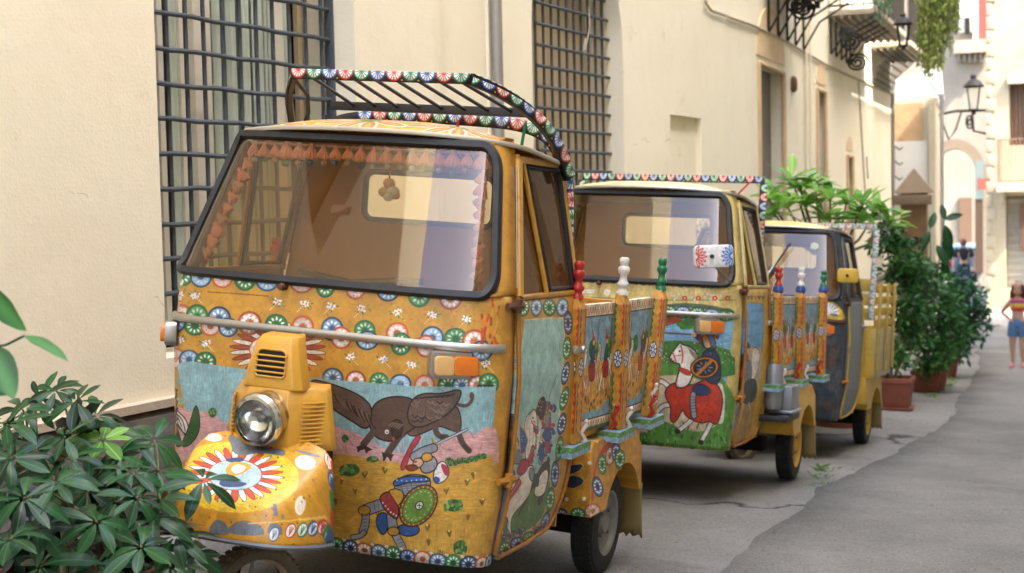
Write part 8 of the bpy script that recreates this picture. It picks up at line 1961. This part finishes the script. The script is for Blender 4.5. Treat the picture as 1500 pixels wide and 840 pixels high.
for s_ in (-1, 1):
    hand(PM_, v(s_*.31, -.06, .88), v(.0, -.03, -.1), -s_, S)
    q = MB(); q.tube([v(s_*.06, 0, .98), v(s_*.095, -.01, .86), v(s_*.11, -.04 if s_ < 0 else .04, .48), v(s_*.11, .05*s_, .06)], [.12*S, .118*S, .086*S, .068*S], 14); q.build('trouser_leg', mat('dark_jeans', '#2f3b4c', .85), PM_, smooth=60)
    q = MB(); q.tube([v(s_*.15, 0, 1.43), v(s_*.21, .0, 1.38), v(s_*.265, .02, 1.20)], [.075*S, .082*S, .075*S], 12); q.build('sleeve', mat('black_cotton', '#1b1c1f', .9), PM_, smooth=60)
    q = MB(); q.tube([v(s_*.11, .06*s_+.05, .045), v(s_*.12, .06*s_-.1, .045), v(s_*.12, .06*s_-.18, .03)], [.05*S, .05*S, .03*S], 10); q.build('shoe', M_BLACKPAINT, PM_, smooth=60)
lathe_obj([(.06*S, 1.50*S), (.13*S, 1.46*S), (.19*S, 1.40*S), (.185*S, 1.25*S), (.165*S, 1.08*S), (.172*S, .92*S), (.165*S, .90*S)], (0, 0, 0), mat('black_cotton', '#1b1c1f'), 'shirt', PM_, 22, .72)
head(PM_, v(0, -.01, 1.64), .235*S, mat('auburn_hair', '#6b3a22', .7), 1)

# ---- small blue hatchback, seen from behind
DC = 49.; cp = ghit(1420, 424); cdp = float((cp-CAMP)@_F); DCc = min(max(cdp, 44), 56); cp = at(1424, 424, DCc); cp[2] = ground(cp[0], cp[1])
CAR = empty('parked_car', cp, -YS+R(3)); tag(CAR, 'small blue hatchback seen from behind at the end of the street', 'car')
M_CAR = mat('blue_car_paint', '#5f8094', .35, .2, coat=.5); M_CARGL = mat('dark_car_glass', '#20282c', .1, 0, spec=.8); M_BUMP = mat('dark_bumper', '#22252a', .6)
k_ = 66*DCc/FPX/1.45
sec = [(0.0, .70, .40, .95), (.05, .76, .30, 1.02), (.5, .79, .25, 1.02), (1.2, .80, .22, .98), (2.4, .80, .22, .95), (3.3, .78, .25, .88), (3.65, .70, .32, .72)]
rows = []
for y, w_, zb, zt in sec: rows.append([Vector((x*k_, y*k_, z*k_)) for x, z in ((-w_*.96, zb), (-w_, (zb+zt)/2), (-w_*.95, zt), (-w_*.5, zt+.03), (w_*.5, zt+.03), (w_*.95, zt), (w_, (zb+zt)/2), (w_*.96, zb))])
loft(rows, closed=True).build('body', M_CAR, CAR, smooth=40, bevel=.03, recalc=True)
rows = []
for y, w_, z in ((.08, .70, 1.0), (.30, .62, 1.36), (.55, .60, 1.44), (1.6, .60, 1.45), (2.1, .60, 1.38), (2.7, .68, .98)): rows.append([Vector((x*k_, y*k_, zz_*k_)) for x, zz_ in ((-w_-.03, .95), (-w_, z*.97), (-w_*.8, z), (w_*.8, z), (w_, z*.97), (w_+.03, .95))])
loft(rows, closed=True).build('roof', M_CAR, CAR, smooth=40, bevel=.02, recalc=True)
q = MB(); q.add([Vector(p)*k_ for p in ((-.55, .085, 1.04), (.55, .085, 1.04), (.50, .25, 1.31), (-.50, .25, 1.31))], [(0, 1, 2, 3)]); q.build('rear_window', M_CARGL, CAR, smooth=0, solid=.02)
for s_ in (-1, 1):
    q = MB(); q.add([Vector(p)*k_ for p in ((s_*.735, .45, 1.04), (s_*.735, 2.35, 1.04), (s_*.64, 1.95, 1.36), (s_*.64, .55, 1.38))], [(0, 1, 2, 3)]); q.build('side_window', M_CARGL, CAR, smooth=0, solid=.02)
    q = MB(); q.span((s_*.56*k_, -.02*k_, .72*k_), (s_*.74*k_, .10*k_, .92*k_)); q.build('tail_light', mat('tail_lamp_red', '#a8201c', .25), CAR, bevel=.02)
    for y in (.55, 2.95): wheel_parts(CAR, 'wheel', Vector((s_*.68, y, .29))*k_, .29*k_, .18*k_, M_STEEL)
q = MB(); q.span((-.78*k_, -.08*k_, .30*k_), (.78*k_, .12*k_, .56*k_)); q.build('bumper', M_BUMP, CAR, bevel=.04)
q = MB(); q.span((-.26*k_, -.10*k_, .60*k_), (.26*k_, -.01*k_, .71*k_)); q.build('number_plate', M_WHITE, CAR, bevel=.01)
q = MB(); q.span((-.7*k_, .1*k_, .2*k_), (.7*k_, 3.4*k_, .34*k_)); q.build('underside', M_UNDER, CAR)
